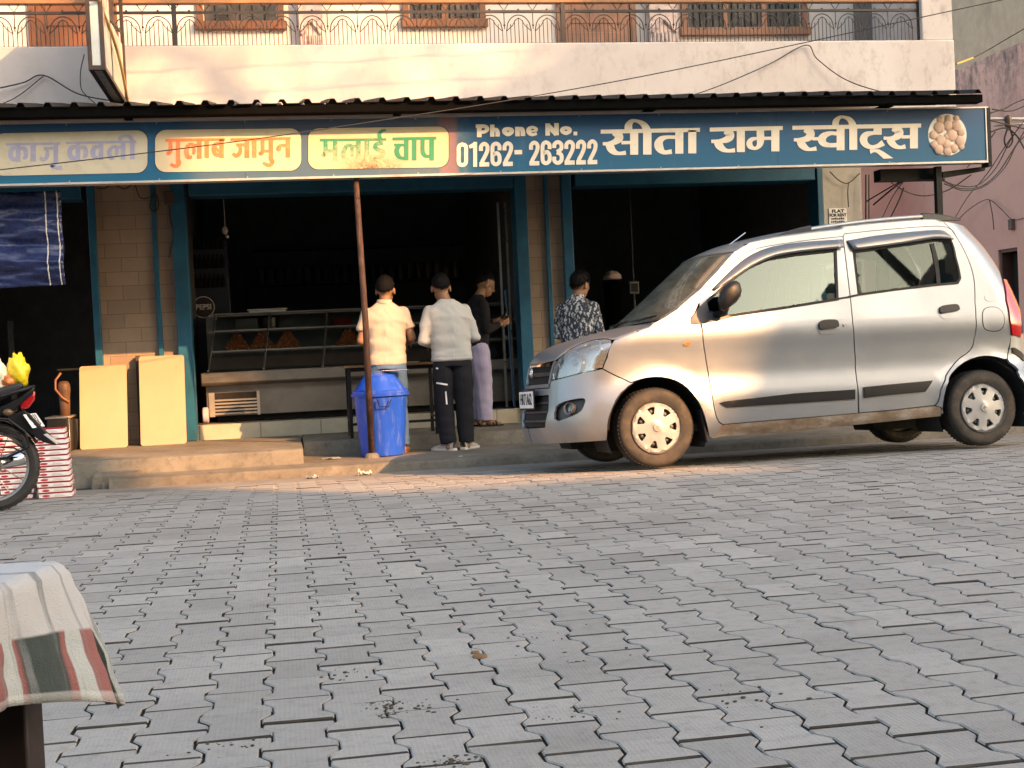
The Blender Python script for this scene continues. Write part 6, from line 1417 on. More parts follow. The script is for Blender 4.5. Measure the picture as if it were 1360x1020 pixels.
        q = [ft+np.array([-.03, .07, -.01]), ft+np.array([.02, -.02, .0]), c+np.array([-.03, 0, -.05])]; q = [(p[0], 2*YM-p[1], p[2]) if mir else tuple(p) for p in q]
        mm.tube(q, [.028, .024, .03], 8); mm.build('mirror_arm', BLK, mr, smooth=True)
    # ---- wheels
    def wheel(cx, cy, cz, flipy, nm, steer=0.0):
        w = bpy.data.objects.new('wheel', None); COL.objects.link(w); w.parent = root; w.location = (cx, cy, cz); w.rotation_euler = (0, 0, steer+(pi if flipy else 0)); return w
    TY = NT('dusty_tyre'); n = TY.noise(9, 6, .65); n2 = TY.noise(60, 4); sp = TY.node('ShaderNodeSeparateXYZ'); TY.lk(TY.tc.outputs['Object'], sp.inputs[0])
    c = TY.ramp(n, [(.3, (.022, .020, .018)), (.5, (.045, .037, .029)), (.7, (.095, .069, .048))]); r2 = TY.math('SQRT', TY.math('ADD', TY.math('POWER', sp.outputs[0], 2.0), TY.math('POWER', sp.outputs[2], 2.0)))
    c = TY.mix(TY.fr(r2, .262, .278), c, (.022, .02, .018)); TY.set(c, .85); TY.bump(n2, .3, .006)
    HUB = pbr('wheel_cover_silver', (.34, .345, .35), .4, .4, var=.1, scale=5, stain=(.30, .24, .17), sthr=(.55, .8), sscale=9)
    first = None
    R_ = .287
    for (cx, cz, far, st, spin) in ((.012, R_, 0, .0, .1), (2.616, R_+.002, 0, 0, .45), (.012, R_, 1, 0, .2), (2.616, R_, 1, 0, .9)):
        cy = .085 if not far else 2*YM-.085
        w = wheel(cx, cy, cz, far, '', st)
        if first is None:
            ty = MB(); h = .085
            prof = [(.188, -h+.012), (.193, -h+.002), (.215, -h-.006), (.245, -h-.008), (.266, -h-.0), (.279, -h+.013), (R_, -h+.030), (R_, 0), (R_, h-.03), (.279, h-.013), (.25, h+.008), (.2, h), (.188, h-.02)]
            ty.lathe(prof, (0, 0, 0), 'y', 72)
            for k in range(60):
                t = 2*pi*k/60; ca, sa_ = cos(t), sin(t)
                for (y0, y1) in ((-h+.018, -h+.055), (h-.055, h-.02)):
                    for j in range(1):
                        a0 = t-.028; a1 = t+.028; ty.add([(R_*cos(a0)*.985, y0, R_*sin(a0)*.985), (R_*cos(a1)*.985, y0, R_*sin(a1)*.985), (R_*cos(a1)*.999, y1, R_*sin(a1)*.999), (R_*cos(a0)*.999, y1, R_*sin(a0)*.999), ((R_+.004)*cos(a0)*.987, y0, (R_+.004)*sin(a0)*.987), ((R_+.004)*cos(a1)*.987, y0, (R_+.004)*sin(a1)*.987), ((R_+.004)*cos(a1), y1, (R_+.004)*sin(a1)), ((R_+.004)*cos(a0), y1, (R_+.004)*sin(a0))], [(4, 5, 6, 7), (0, 1, 5, 4), (1, 2, 6, 5), (3, 0, 4, 7)])
            first = ty.mesh('tyre'); first.shade_smooth(); first.set_sharp_from_angle(angle=radians(35))
            # wheel cover with seven openings
            hol = []
            for k in range(7):
                t = 2*pi*k/7+.12; P = []
                for (rr, da) in ((.098, -.10), (.098, .10), (.144, .205), (.150, .18), (.152, 0), (.150, -.18), (.144, -.205)): P.append(np.array([rr*cos(t+da), rr*sin(t+da)]))
                hol.append(P)
            vs, fs = tri(disc(0, 0, .186, 72), hol, grid=.02, step=.012)
            def mp(v):
                r = np.hypot(v[:, 0], v[:, 1]); prof_ = np.interp(r, [0, .03, .036, .06, .16, .175, .186], [-.022, -.022, -.016, -.014, -.006, -.010, .006]); P = np.stack([v[:, 0], prof_, v[:, 1]], 1); N = np.tile(np.array([0, -1.0, 0]), (len(v), 1)); return P, N
            V, F = surf_mesh(vs, fs, 0, .02, False, mp); cov = bpy.data.meshes.new('wheel_cover'); cov.from_pydata(V, [], F); cov.update(); cov.shade_smooth(); cov.set_sharp_from_angle(angle=radians(30))
            rm = MB(); rm.lathe([(.0001, -.03), (.06, -.03), (.08, -.01), (.15, -.005), (.182, -.05), (.19, -.075), (.19, .06), (.18, .06), (.0001, .05)], (0, 0, 0), 'y', 40)
            for k in range(7):
                t = 2*pi*(k+.0)/7+.12; rm.sph((.118*cos(t), -.035, .118*sin(t)), .018, 8, 6)
            rim_ = rm.mesh('rim'); rim_.shade_smooth(); rim_.set_sharp_from_angle(angle=radians(35))
            cp = MB(); cp.lathe([(.0001, -.0245), (.018, -.0245), (.027, -.0235), (.03, -.020)], (0, 0, 0), 'y', 24); cp.tube([(-.010, -.026, .012), (.012, -.026, .004), (-.012, -.026, -.004), (.010, -.026, -.012)], .003, 5); cap = cp.mesh('cap')
        for nm, me, mt, yy in (('tyre', first, TY.m, 0), ('rim', rim_, pbr('steel_rim', (.16, .15, .14), .5, .5), -.02), ('wheel_cover', cov, HUB, -.078), ('cap', cap, pbr('cap_grey', (.34, .33, .31), .4, .5), -.079)):
            o = bpy.data.objects.new(nm, me); COL.objects.link(o); o.parent = w; o.location = (0, yy, 0); o.rotation_euler = (0, spin, 0)
            if not me.materials: me.materials.append(mt)
    # ---- inner shell, wheel wells, floor, seats
    notch = []
    for cx, cz, r in ARCH:
        for a in np.linspace(184, -4, 34): notch.append((x2u(cx+(r+.03)*cos(radians(a)), cz+(r+.03)*sin(radians(a))), max(.272, cz+(r+.03)*sin(radians(a)))))
    notch = [(max(p[0], .3), p[1]) for p in notch]
    # inner dark shell follows the body, pulled in
    vs, fs = tri([(.0, .27)]+notch+[(4.73, .27), (4.73, 1.05), (1.15, 1.075), (.93, 1.03), (.80, .99), (.6, .95), (.4, .88), (.0, .78)], grid=.09, step=.06)
    two('inner_shell', [surf_mesh(vs, fs, -.05, 0, m_) for m_ in (0, 1)], DRK)
    for cx in (.012, 2.616):
        for mir in (0, 1):
            mm = MB(); n = 24; rows = []
            for k in range(n+1):
                t = radians(-25+230*k/n); r = .385; rows.append([(cx+r*cos(t), (2*YM-y) if mir else y, .287+r*sin(t)) for y in (-.01, .16, .36)])
            mm.grid(rows); mm.add([rows[k][2] for k in range(n+1)], [tuple(range(n+1))]); mm.build('wheel_well', DRK, root)
    mm = MB(); mm.box((.30, .10, .24), (2.30, 2*YM-.10, .30)); mm.box((-.55, .16, .24), (-.36, 2*YM-.16, .5)); mm.box((-.34, .37, .22), (.36, 2*YM-.37, .55)); mm.box((2.3, .37, .26), (2.95, 2*YM-.37, .5)); mm.box((.02, .30, .20), (.06, 1.15, .24)); mm.build('underbody', DRK, root)
    # mud flap behind the front wheel and inner arch plastic
    for mir in (0, 1):
        mm = MB(); q = [(.335, .0, .40), (.37, .0, .16), (.375, .15, .16), (.34, .15, .40)]; q = [(p[0], 2*YM-p[1], p[2]) if mir else p for p in [(x+0, y-.035, z) for x, y, z in q]]; mm.prism(q, (.018, 0, 0)); mm.build('mud_flap', RUB, root, bevel=.006)
    SEAT = pbr('grey_seat_cloth', (.075, .08, .085), .85, var=.2, scale=30)
    def seat(x, y, w, name='seat'):
        o = None; mm = MB(); rk = Matrix.Rotation(-.20, 3, 'Y')
        mm.box((x-.25, y-w, .52), (x+.25, y+w, .66)); o = mm.build('seat', SEAT, root, bevel=.05, seg=3)
        mm = MB(); mm.box((x+.22, y-w, .62), (x+.36, y+w, 1.20), rk.inverted(), (x+.25, y, .62)); mm.build('backrest', SEAT, o, bevel=.05, seg=3); return o
    for y in (.34, 2*YM-.34):
        o = seat(1.20, y, .23); mm = MB(); mm.box((1.60, y-.12, 1.235), (1.70, y+.12, 1.42)); mm.tube([(1.63, y-.05, 1.1), (1.65, y-.05, 1.26)], .008, 6); mm.tube([(1.63, y+.05, 1.1), (1.65, y+.05, 1.26)], .008, 6); mm.build('headrest', SEAT, o, bevel=.04, seg=3)
    o = seat(2.15, YM, .58)
    for y in (.42, 2*YM-.42): mm = MB(); mm.box((2.55, y-.11, 1.215), (2.63, y+.11, 1.35)); mm.build('headrest', SEAT, o, bevel=.035, seg=3)
    mm = MB(); mm.box((.26, .10, .70), (.58, 2*YM-.10, 1.02)); mm.build('dashboard', BLK, root, bevel=.06, seg=3)
    mm = MB(); mm.tube([(.80+.05*sin(a), 1.08+.18*cos(a), 1.03+.17*sin(a)) for a in [2*pi*k/24 for k in range(24)]], .014, 6, closed=True); mm.build('steering_wheel', BLK, root, smooth=True)
    mm = MB()
    for (z0, z1, x) in ((.99, 1.62, 1.62),):
        for mir in (0, 1):
            y0 = .05; q = [(1.56, y0+.02, 1.08), (1.70, y0+.02, 1.08), (1.66, .16, 1.64), (1.58, .16, 1.64)]; q = [(p[0], 2*YM-p[1], p[2]) if mir else p for p in q]; mm.prism(q, (0, -.02 if mir else .02, 0))
    mm.build('inner_pillar', DRK, root)
    mm = MB(); mm.box((.62, .28, .0), (.63, .29, .01))
    return root
car()
# ================================================================== MOTORCYCLE (rear half in view)
def motorcycle():
    c = at(-11, 611, 9.36); OX, OY = c[0], 9.36; gz = roadz(OY)
    root = empty('motorcycle', (OX, OY, gz), 'black motorcycle with bags on its seat, half out of frame at left', 'motorcycle', rz=0.16)
    L = lambda px, py: ((px+11)/191.0, (668-py)/191.0)          # picture offset to side-view metres
    K = M['blackgloss']; RUB = M['rubber']; ALU = pbr('dull_alloy', (.30, .29, .27), .4, .8, stain=(.12, .10, .08)); CHR = M['chrome']
    R = .30
    def wheel(x):
        w = bpy.data.objects.new('wheel', None); COL.objects.link(w); w.parent = root; w.location = (x, 0, R)
        m = MB(); m.lathe([(.232, -.035), (.245, -.046), (.27, -.05), (.289, -.036), (.298, -.018), (.30, 0), (.298, .018), (.289, .036), (.27, .05), (.245, .046), (.232, .035)], (0, 0, 0), 'y', 64)
        for k in range(44):
            t = 2*pi*k/44
            for s in (-1, 1): a0, a1 = t, t+.05; m.add([(.2985*cos(a0), s*.004, .2985*sin(a0)), (.2985*cos(a1), s*.004, .2985*sin(a1)), (.288*cos(a1+.03), s*.037, .288*sin(a1+.03)), (.288*cos(a0+.03), s*.037, .288*sin(a0+.03)), (.304*cos(a0), s*.004, .304*sin(a0)), (.304*cos(a1), s*.004, .304*sin(a1)), (.293*cos(a1+.03), s*.039, .293*sin(a1+.03)), (.293*cos(a0+.03), s*.039, .293*sin(a0+.03))], [(4, 5, 6, 7), (0, 1, 5, 4), (1, 2, 6, 5), (2, 3, 7, 6), (3, 0, 4, 7)])
        m.build('tyre', RUB, w, angle=40)
        m = MB(); m.lathe([(.238, -.034), (.228, -.03), (.215, -.02), (.215, .02), (.228, .03), (.238, .034)], (0, 0, 0), 'y', 48); m.lathe([(.0, -.06), (.06, -.058), (.065, -.03), (.065, .04), (.0, .045)], (0, 0, 0), 'y', 24)
        for k in range(12):
            t = 2*pi*k/12; s = 1 if k % 2 else -1; m.tube([(.06*cos(t+.35*s), -.03*s, .06*sin(t+.35*s)), (.218*cos(t), 0, .218*sin(t))], .0035, 5)
        m.build('rim', ALU, w, angle=40); return w
    wheel(0); wheel(-1.27)
    m = MB()     # swing arm, chain case, shock
    m.tube([(0, -.09, R), (-.25, -.10, R+.02), (-.5, -.10, R+.07)], .022, 8); m.tube([(0, .09, R), (-.5, .10, R+.07)], .022, 8); m.box((-.42, -.085, R-.05), (.05, -.06, R+.075)); m.build('swing_arm', K, root, bevel=.006)
    m = MB(); m.tube([(.0, -.115, R+.02), (-.10, -.125, R+.36)], .012, 8)
    for k in range(9): m.lathe([(.018, 0), (.03, .006), (.03, .012), (.018, .018)], (-.02-.008*k, -.118, R+.08+.027*k), n=14)
    m.build('shock_absorber', ALU, root, smooth=True)
    m = MB(); pts = [(.325*cos(radians(a)), 0, R+.335*sin(radians(a))) for a in range(25, 150, 8)]
    rows = [[(p[0]*(1 if abs(y) < .05 else .96), y, R+(p[2]-R)*(1 if abs(y) < .05 else .95)) for y in (-.075, -.05, 0, .05, .075)] for p in pts]; m.grid(rows); o = m.build('rear_fender', K, root, smooth=True); sd = o.modifiers.new('s', 'SOLIDIFY'); sd.thickness = .004
    # tail cowl, seat, lamp
    def side(pts, y0, y1, name, mat, bev=.012): 
        m = MB(); P = [(L(*p)[0], y0, L(*p)[1]) for p in pts]; m.prism(P, (0, y1-y0, 0)); return m.build(name, mat, root, bevel=bev)
    side([(-150, 560), (-60, 552), (0, 537), (26, 525), (45, 512), (43, 521), (20, 541), (-10, 552), (-60, 575), (-150, 590)], -.10, .10, 'tail_cowl', K)
    side([(-190, 520), (-120, 530), (-60, 526), (0, 513), (28, 506), (34, 510), (22, 520), (-10, 534), (-70, 550), (-150, 552)], -.12, .12, 'seat', pbr('seat_vinyl', (.02, .02, .021), .45), .03)
    m = MB(); 
    for s in (-1, 1): m.tube(spline([(L(-60, 535)[0], .125*s, L(0, 532)[1]), (L(-10, 530)[0], .14*s, L(0, 526)[1]), (L(30, 510)[0], .12*s, L(0, 516)[1]), (L(44, 512)[0], .05*s, L(0, 513)[1])], 5), .013, 7)
    m.build('grab_rail', K, root, smooth=True)
    side([(25, 528), (42, 518), (46, 519), (44, 530), (36, 540), (27, 541)], -.075, .075, 'tail_lamp', pbr('red_tail_lens', (.40, .008, .012), .15, coat=1, var=.15, scale=25), .012)
    side([(10, 548), (30, 541), (38, 548), (52, 566), (70, 586), (66, 589), (52, 584), (30, 568), (12, 556)], -.06, .06, 'tail_fender', K, .008)
    side([(52, 574), (57, 573), (70, 585), (68, 588)], -.062, .062, 'reflector', pbr('pale_reflector', (.5, .5, .5), .2), .003)
    for s in (-1, 1):
        q = L(12, 543); m = MB(); m.sph((q[0], s*.16, q[1]), .028, 12, 8, 1.2, .9, .9); m.tube([(q[0]-.02, s*.16, q[1]), (q[0]-.03, s*.07, q[1])], .012, 6); m.build('indicator', pbr('smoked_indicator', (.10, .06, .03), .2), root, smooth=True)
    # plate, turned up and back
    a = L(42, 556); PW = Matrix.Translation(Vector((a[0], -.01, a[1]))) @ Matrix.Rotation(radians(90-22), 4, 'Z') @ Matrix.Rotation(radians(-32), 4, 'X')
    m = MB(); m.box((-.10, -.004, -.055), (.10, .004, .055)); pl = m.build('number_plate', M['white'], root, bevel=.004); pl.matrix_local = PW
    for k, tx in enumerate(('HR11', '7565')): put_text('plate_text', tx, .055, Matrix.Translation(Vector((0, -.0055, .022-.044*k))) @ Matrix.Rotation(pi/2, 4, 'X'), M['black'], pl, .0015, .0008, 1.1)
    # saree guard: rods along the left side of the wheel
    m = MB()
    for k in range(5): m.tube([(-.10+.02*k, -.155, .62-.045*k), (.10+.012*k, -.155, .60-.045*k), (.19+.006*k, -.15, .55-.045*k)], .006, 6)
    m.tube([(-.12, -.155, .64), (.12, -.155, .61), (.22, -.15, .52), (.24, -.15, .42), (.10, -.155, .36), (-.1, -.155, .34)], .009, 7); m.build('saree_guard', K, root, smooth=True)
    # front of the machine (outside the frame)
    side([(-330, 500), (-250, 470), (-180, 500), (-170, 545), (-300, 560)], -.13, .13, 'fuel_tank', K, .05)
    side([(-300, 570), (-150, 570), (-130, 640), (-290, 645)], -.11, .11, 'engine', ALU, .03)
    m = MB(); m.tube([(-1.27, -.09, R), (-1.05, -.09, .95)], .02, 8); m.tube([(-1.27, .09, R), (-1.05, .09, .95)], .02, 8); m.tube([(-1.02, -.36, 1.02), (-1.05, 0, .98), (-1.02, .36, 1.02)], .014, 8); m.build('fork', ALU, root, smooth=True)
    m = MB(); m.sph((-1.18, 0, .86), .11, 16, 10, .8, .9, 1); m.build('headlamp', K, root, smooth=True)
    m = MB(); m.tube([(-.5, .12, .22), (-.1, .15, .28), (.2, .16, .34)], [.03, .045, .05], 10); m.build('exhaust', CHR, root, smooth=True)
    m = MB(); m.tube([(-.35, -.1, .22), (-.28, -.22, .03), (-.26, -.24, .012)], .012, 6); m.build('side_stand', K, root)
    # bags on the seat
    def bag(label, px, py, rx, ry, rz, mat, sd, top=None):
        cx, cz = L(px, py); m = MB(); n, k = 28, 20; vs = []; fs = []
        for i in range(k+1):
            ph = pi*i/k
            for j in range(n):
                t = 2*pi*j/n; d = 1+.22*mnoise.noise((cos(t)*2.1+sd, sin(t)*2.1, ph*1.9))+.12*mnoise.noise((cos(t)*5+sd, sin(t)*5, ph*4))+.06*mnoise.noise((cos(t)*11, sin(t)*11+sd, ph*9))
                if top: d *= top(ph)
                vs.append((cx+rx*max(sin(ph), .001)*cos(t)*d, ry*max(sin(ph), .001)*sin(t)*d, cz+rz*cos(ph)*d))
        for i in range(k):
            for j in range(n): fs.append((i*n+j, (i+1)*n+j, (i+1)*n+(j+1) % n, i*n+(j+1) % n))
        Rz = Matrix.Rotation(.16, 3, 'Z'); vs = [Rz @ Vector(v)+Vector((OX, OY, gz)) for v in vs]
        m.add(vs, fs); return tag(m.build('carrier_bag', mat, smooth=True), label, 'bag')
    YEL = pbr('yellow_plastic_bag', (.72, .55, .015), .35, var=.15, scale=12, bump=.3, bscale=30)
    bag('bright yellow knotted plastic bag on the motorcycle seat', 26, 494, .072, .07, .105, YEL, 3.0, lambda ph: 1+.25*(ph < .7)*sin(ph*6)**2)
    bag('orange patterned plastic bag between the yellow and white bags', 14, 503, .06, .07, .06, pbr('orange_bag', (.62, .17, .04), .4, var=.4, scale=20, stain=(.7, .6, .2), sscale=16), 8.0)
    bag('white sack with green and orange print at the left frame edge', -9, 498, .12, .12, .14, pbr('white_sack', (.66, .65, .58), .5, var=.1, stain=(.35, .42, .2), sthr=(.58, .66), sscale=9), 12.0)
motorcycle()
# ================================================================== PEOPLE
from mathutils.bvhtree import BVHTree
def remeshed(m, voxel, smooth_it=6, fac=.5):
    me = m.mesh('tmp'); bm = bmesh.new(); bm.from_mesh(me); bmesh.ops.recalc_face_normals(bm, faces=bm.faces); bm.to_mesh(me); bm.free()
    o = bpy.data.objects.new('tmp', me); COL.objects.link(o)
    r = o.modifiers.new('r', 'REMESH'); r.mode = 'VOXEL'; r.voxel_size = voxel; r.use_smooth_shade = True
    if smooth_it: s = o.modifiers.new('s', 'SMOOTH'); s.iterations = smooth_it; s.factor = fac
    dg = bpy.context.evaluated_depsgraph_get(); out = bpy.data.meshes.new_from_object(o.evaluated_get(dg))
    bpy.data.objects.remove(o); bpy.data.meshes.remove(me); return out
def wrinkle(me, fn):
    n = len(me.vertices); co = np.zeros(n*3); no = np.zeros(n*3); me.vertices.foreach_get('co', co); me.vertices.foreach_get('normal', no); co = co.reshape(-1, 3); no = no.reshape(-1, 3)
    d = np.array([fn(p) for p in co]); co = co+no*d[:, None]; me.vertices.foreach_set('co', co.ravel()); me.update()
def rings(m, R_, n=24):   # R_: (x, y, z, rx, ry)
    vs = []; fs = []; k = len(R_)
    for (x, y, z, rx, ry) in R_:
        for j in range(n):
            t = 2*pi*j/n; c, s = cos(t), sin(t); e = .8
            vs.append((x+rx*abs(c)**e*(1 if c > 0 else -1), y+ry*abs(s)**e*(1 if s > 0 else -1), z))
    for i in range(k-1):
        for j in range(n): fs.append((i*n+j, i*n+(j+1) % n, (i+1)*n+(j+1) % n, (i+1)*n+j))
    fs += [tuple(range(n-1, -1, -1)), tuple((k-1)*n+j for j in range(n))]; m.add(vs, fs)
def limb(m, pts, rad, n=16):
    P = spline(pts, 5); q = np.linspace(0, len(rad)-1, len(P)); r = list(np.interp(q, range(len(rad)), rad)); m.tube(P, r, n)
    m.sph(P[0], r[0]*.99, 14, 10); m.sph(P[-1], r[-1]*.99, 14, 10)
def hand(m, W, d, nrm, side, curl=.5, sc=1.0):
    d = Vector(d).normalized(); nrm = Vector(nrm); nrm = (nrm-d*nrm.dot(d)).normalized(); s = d.cross(nrm)*side; W = Vector(W)
    for k in range(4):
        a = W+d*.005+s*(k-1.5)*.008*sc; b = W+d*.085*sc+s*(k-1.5)*.019*sc-nrm*.004*abs(k-1.5)
        m.tube([a, (a+b)/2-nrm*.004, b], [.014*sc, .0145*sc, .0115*sc], 8); ln = (.062, .072, .068, .052)[k]*sc; p = b; ang = .25+curl*.5; m.sph(b, .0112*sc, 8, 6)
        for j, (f, r0) in enumerate(((.45, .0095), (.32, .0085), (.25, .0075))):
            dd = d*cos(ang)+nrm*sin(ang)+s*(k-1.5)*.05; q = p+dd*ln*f*1.15; m.tube([p, q], [r0*sc*1.05, r0*sc], 8); m.sph(q, r0*sc, 8, 6); p = q; ang += curl*(.9+.12*k)
    p = W+d*.022*sc-s*.02*sc; q = p+(d*.5-s*.75+nrm*.35).normalized()*.042*sc; r_ = q+(d*.85-s*.15+nrm*.5).normalized()*.034*sc
    m.tube([p, q, r_], [.0145*sc, .011*sc, .0085*sc], 8); m.sph(r_, .0085*sc, 8, 6)
SKIN = pbr('brown_skin', (.23, .12, .068), .5, var=.12, scale=10, spec=.35); HAIR = pbr('black_hair', (.004, .0035, .004), .6, spec=.12, var=.4, scale=60, bump=.7, bscale=220)
def head(m, hc, yaw, pitch, sc=1.0):
    Q = Matrix.Rotation(yaw, 3, 'Z') @ Matrix.Rotation(pitch, 3, 'X'); hc = Vector(hc)
    T_ = lambda v: hc+Q @ (Vector(v)*sc)
    def ell(c, r, rx, ry, rz):
        t = MB(); t.sph((0, 0, 0), r, 20, 14, rx, ry, rz); m.add([T_(Vector(v)+Vector(c)) for v in t.v], t.f)
    ell((0, -.005, .025), .1, .76, .95, .95); ell((0, .03, -.045), .07, .82, .85, 1.1); ell((0, .055, -.088), .032, 1, .8, .8); ell((0, .075, -.005), .045, 1.15, .5, .9)
    t = MB(); t.tube([(0, .082, .02), (0, .102, -.022), (0, .112, -.036)], [.008, .011, .013], 8); t.sph((0, .104, -.040), .015, 8, 6, 1.25, .8, .8); m.add([T_(v) for v in t.v], t.f)
    ell((0, .088, -.068), .018, 1.35, .55, .45); ell((0, .085, -.08), .016, 1.2, .55, .5)
    for s in (-1, 1):
        t = MB(); t.sph((s*.080, -.006, -.012), .033, 10, 8, .32, .62, 1.0); m.add([T_(v) for v in t.v], t.f)
        ell((s*.035, .075, .012), .016, 1.2, .6, .6)
    return T_
def man(name_label, loc, rz, H, P):
    sc = H/1.67; root = empty('person', loc, name_label, 'person', rz=rz); Vz = lambda v: (v[0]*sc, v[1]*sc, v[2]*sc)
    ln = P.get('lean', 0.0); tw = P.get('x', 0.0)
    def B(x, y, z): f = max(0, z-.9); return ((x+tw*f)*sc, (y+ln*f)*sc, z*sc)
    hy, hp = P.get('head', (0, 0)); hc = B(P.get('hx', 0.0), .03+P.get('hy', 0.0), 1.535)
    sh = {s: B(s*.166, 0, 1.315) for s in (-1, 1)}
    el = {s: Vz(P['elbow'][s]) for s in (-1, 1)}; wr = {s: Vz(P['wrist'][s]) for s in (-1, 1)}
    hip = {s: (s*.085*sc, 0, .86*sc) for s in (-1, 1)}; kn = {s: Vz(P['knee'][s]) for s in (-1, 1)}; an = {s: Vz(P['ankle'][s]) for s in (-1, 1)}
    # ---- body: one continuous surface
    m = MB(); T_ = head(m, hc, hy, hp, sc*1.07)
    nb = B(0, -.012, 1.36); m.tube([nb, tuple((np.array(nb)+np.array(hc))/2), tuple(np.array(hc)-np.array([0, .012, .03]))], [.062*sc, .054*sc, .058*sc], 16)
    rings(m, [(*B(0, 0, .84), .13*sc, .09*sc), (*B(0, 0, .98), .14*sc, .095*sc), (*B(0, 0, 1.2), .155*sc, .10*sc), (*B(0, -.005, 1.34), .12*sc, .075*sc), (*B(0, -.01, 1.39), .06*sc, .055*sc)])
    for s in (-1, 1):
        limb(m, [sh[s], el[s]], [.05*sc, .044*sc, .038*sc]); limb(m, [el[s], wr[s]], [.040*sc, .038*sc, .026*sc])
        d = np.array(wr[s])-np.array(el[s]); hand(m, wr[s], P.get('hdir', {}).get(s, d), P.get('hn', {}).get(s, (0, 0, -1)), s, P.get('curl', .55), sc)
        limb(m, [hip[s], kn[s], an[s]], [.07*sc, .055*sc, .045*sc, .045*sc, .036*sc]); m.tube([an[s], (an[s][0]+s*.012, an[s][1]+.06*sc, .035*sc), (an[s][0]+s*.02, an[s][1]+.17*sc, .022*sc)], [.036*sc, .034*sc, .02*sc], 10)
        m.sph((an[s][0], an[s][1]-.025*sc, .035*sc), .034*sc, 10, 8)
    me = remeshed(m, .0062, 4); me.name = 'body'; link('body', me, SKIN, root, True)
    for s in (-1, 1):
        m = MB(); m.sph(T_((s*.033, .083, .012)), .0105*sc, 10, 8); m.build('eye', pbr('eye_dark', (.05, .035, .03), .15), root, smooth=True)
    # ---- hair
    m = MB(); t = MB(); hl = P.get('hair', 'short')
    th = .010 if hl == 'short' else .020
    for i in range(17):
        for j in range(33):
            ph = pi*i/16*.62; q = 2*pi*j/32; t.v.append((0, 0, 0))
    t = MB(); G = []
    for i in range(19):
        row = []
        for j in range(41):
            q = 2*pi*j/40; front = max(0, sin(q)); back = max(0, -sin(q)); lim = 1.22+.88*back**.6-.22*front+(.12 if hl != 'short' else 0)*back
            ph = lim*i/18; n_ = .006*mnoise.noise((cos(q)*5, sin(q)*5, ph*6))+.004*mnoise.noise((cos(q)*14, sin(q)*14, ph*16))+(.008*mnoise.noise((cos(q)*8, sin(q)*8, ph*9)) if hl != 'short' else 0)
            k = 1+(th*(1-.75*(i/18)**3)+n_*(1 if i < 18 else .2))/.1
            row.append(T_((.076*sin(ph)*cos(q)*k*1.02, -.005+.095*sin(ph)*sin(q)*k*1.01, .025+.095*cos(ph)*k)))
        G.append(row)
    t.grid(G); h = t.build('hair', HAIR, root, smooth=True); sd = h.modifiers.new('s', 'SOLIDIFY'); sd.thickness = .006; sd.offset = -1
    # short strands break up the outline of the hair
    me_ = h.data; vs_ = [v.co.copy() for v in me_.vertices]; ns_ = [v.normal.copy() for v in me_.vertices]; m = MB(); rr = random.Random(int(H*1000)+len(vs_)+int(loc[0]*50)); hc_ = Vector(hc); cen = Vector((0, 0, 0))
    for v in vs_: cen += v/len(vs_)
    for _ in range(900 if hl == 'short' else 1500):
        i = rr.randrange(len(vs_)) if rr.random() < .7 else len(vs_)-1-rr.randrange(82); p_ = vs_[i]; n_ = (p_-cen).normalized(); dn = Vector((rr.gauss(0, .5), rr.gauss(0, .5), -1+rr.gauss(0, .5))); dn = (dn-n_*dn.dot(n_)).normalized()
        L_ = (.010+.012*rr.random())*(1 if hl == 'short' else 1.9); b_ = p_+Vector((rr.gauss(0, .004), rr.gauss(0, .004), rr.gauss(0, .004))); w_ = n_.cross(dn)*.0016
        m.add([b_-w_, b_+w_, b_+dn*L_*.6+n_*L_*.35+w_*.6, b_+dn*L_+n_*L_*(.25 if hl == 'short' else .45)], [(0, 1, 2, 3)])
    m.build('hair_strands', HAIR, h, fix=False)
    # ---- upper garment
    m = MB(); hz = P.get('hem', .84); fit = P.get('fit', 1.0); bl = P.get('belly', 0.0)
    rings(m, [(*B(0, .0, hz), .172*sc*fit, (.118+bl)*sc), (*B(0, .0, hz+.05), .176*sc*fit, (.122+bl)*sc), (*B(0, .005, 1.0), .170*sc*fit, (.120+bl)*sc), (*B(0, 0, 1.16), .182*sc*fit, .124*sc), (*B(0, -.005, 1.26), .198*sc*fit, .120*sc), (*B(0, -.008, 1.325), .184*sc*fit, .098*sc), (*B(0, -.012, 1.365), .150*sc, .082*sc), (*B(0, -.012, 1.395), .105*sc, .070*sc), (*B(0, -.010, 1.425), .066*sc, .064*sc)])
    slv = P.get('sleeve', 'long')
    for s in (-1, 1):
        if slv == 'short':
            e = np.array(sh[s])*.32+np.array(el[s])*.68; P_ = [sh[s], tuple(e)]; m.tube(P_, [.065*sc, .064*sc], 16); m.sph(sh[s], .066*sc, 14, 10)
        else:
            e = np.array(el[s]); w = np.array(el[s])*.12+np.array(wr[s])*.88
            limb(m, [sh[s], el[s]], [.062*sc, .057*sc, .050*sc]); m.tube([tuple(e), tuple((e+w)/2), tuple(w)], [.050*sc, .046*sc, .037*sc], 16)
    me = remeshed(m, .0075, 16); f = P.get('fold', 1.0)
    def wr_fn(p):
        z = p[2]/sc; x = p[0]/sc; a = .0055*mnoise.noise((p[0]*6, p[1]*6, z*26))*(.12+1.1*max(0, 1-abs(z-.93)/.13))+.006*(.5-abs(mnoise.noise((p[0]*7+z*6*(1 if x > 0 else -1), p[1]*7, z*5+2)))*2)*(.4+max(0, 1-abs(z-1.2)/.25))+.003*mnoise.noise((p[0]*11+z*9, p[1]*10, z*11))
        a += .008*mnoise.noise((x*4-z*7, p[1]*4, z*13+3))*max(0, 1-abs(z-1.08)/.25)
        return a*f+(.006 if z < hz+.025 and P.get('band') else 0)
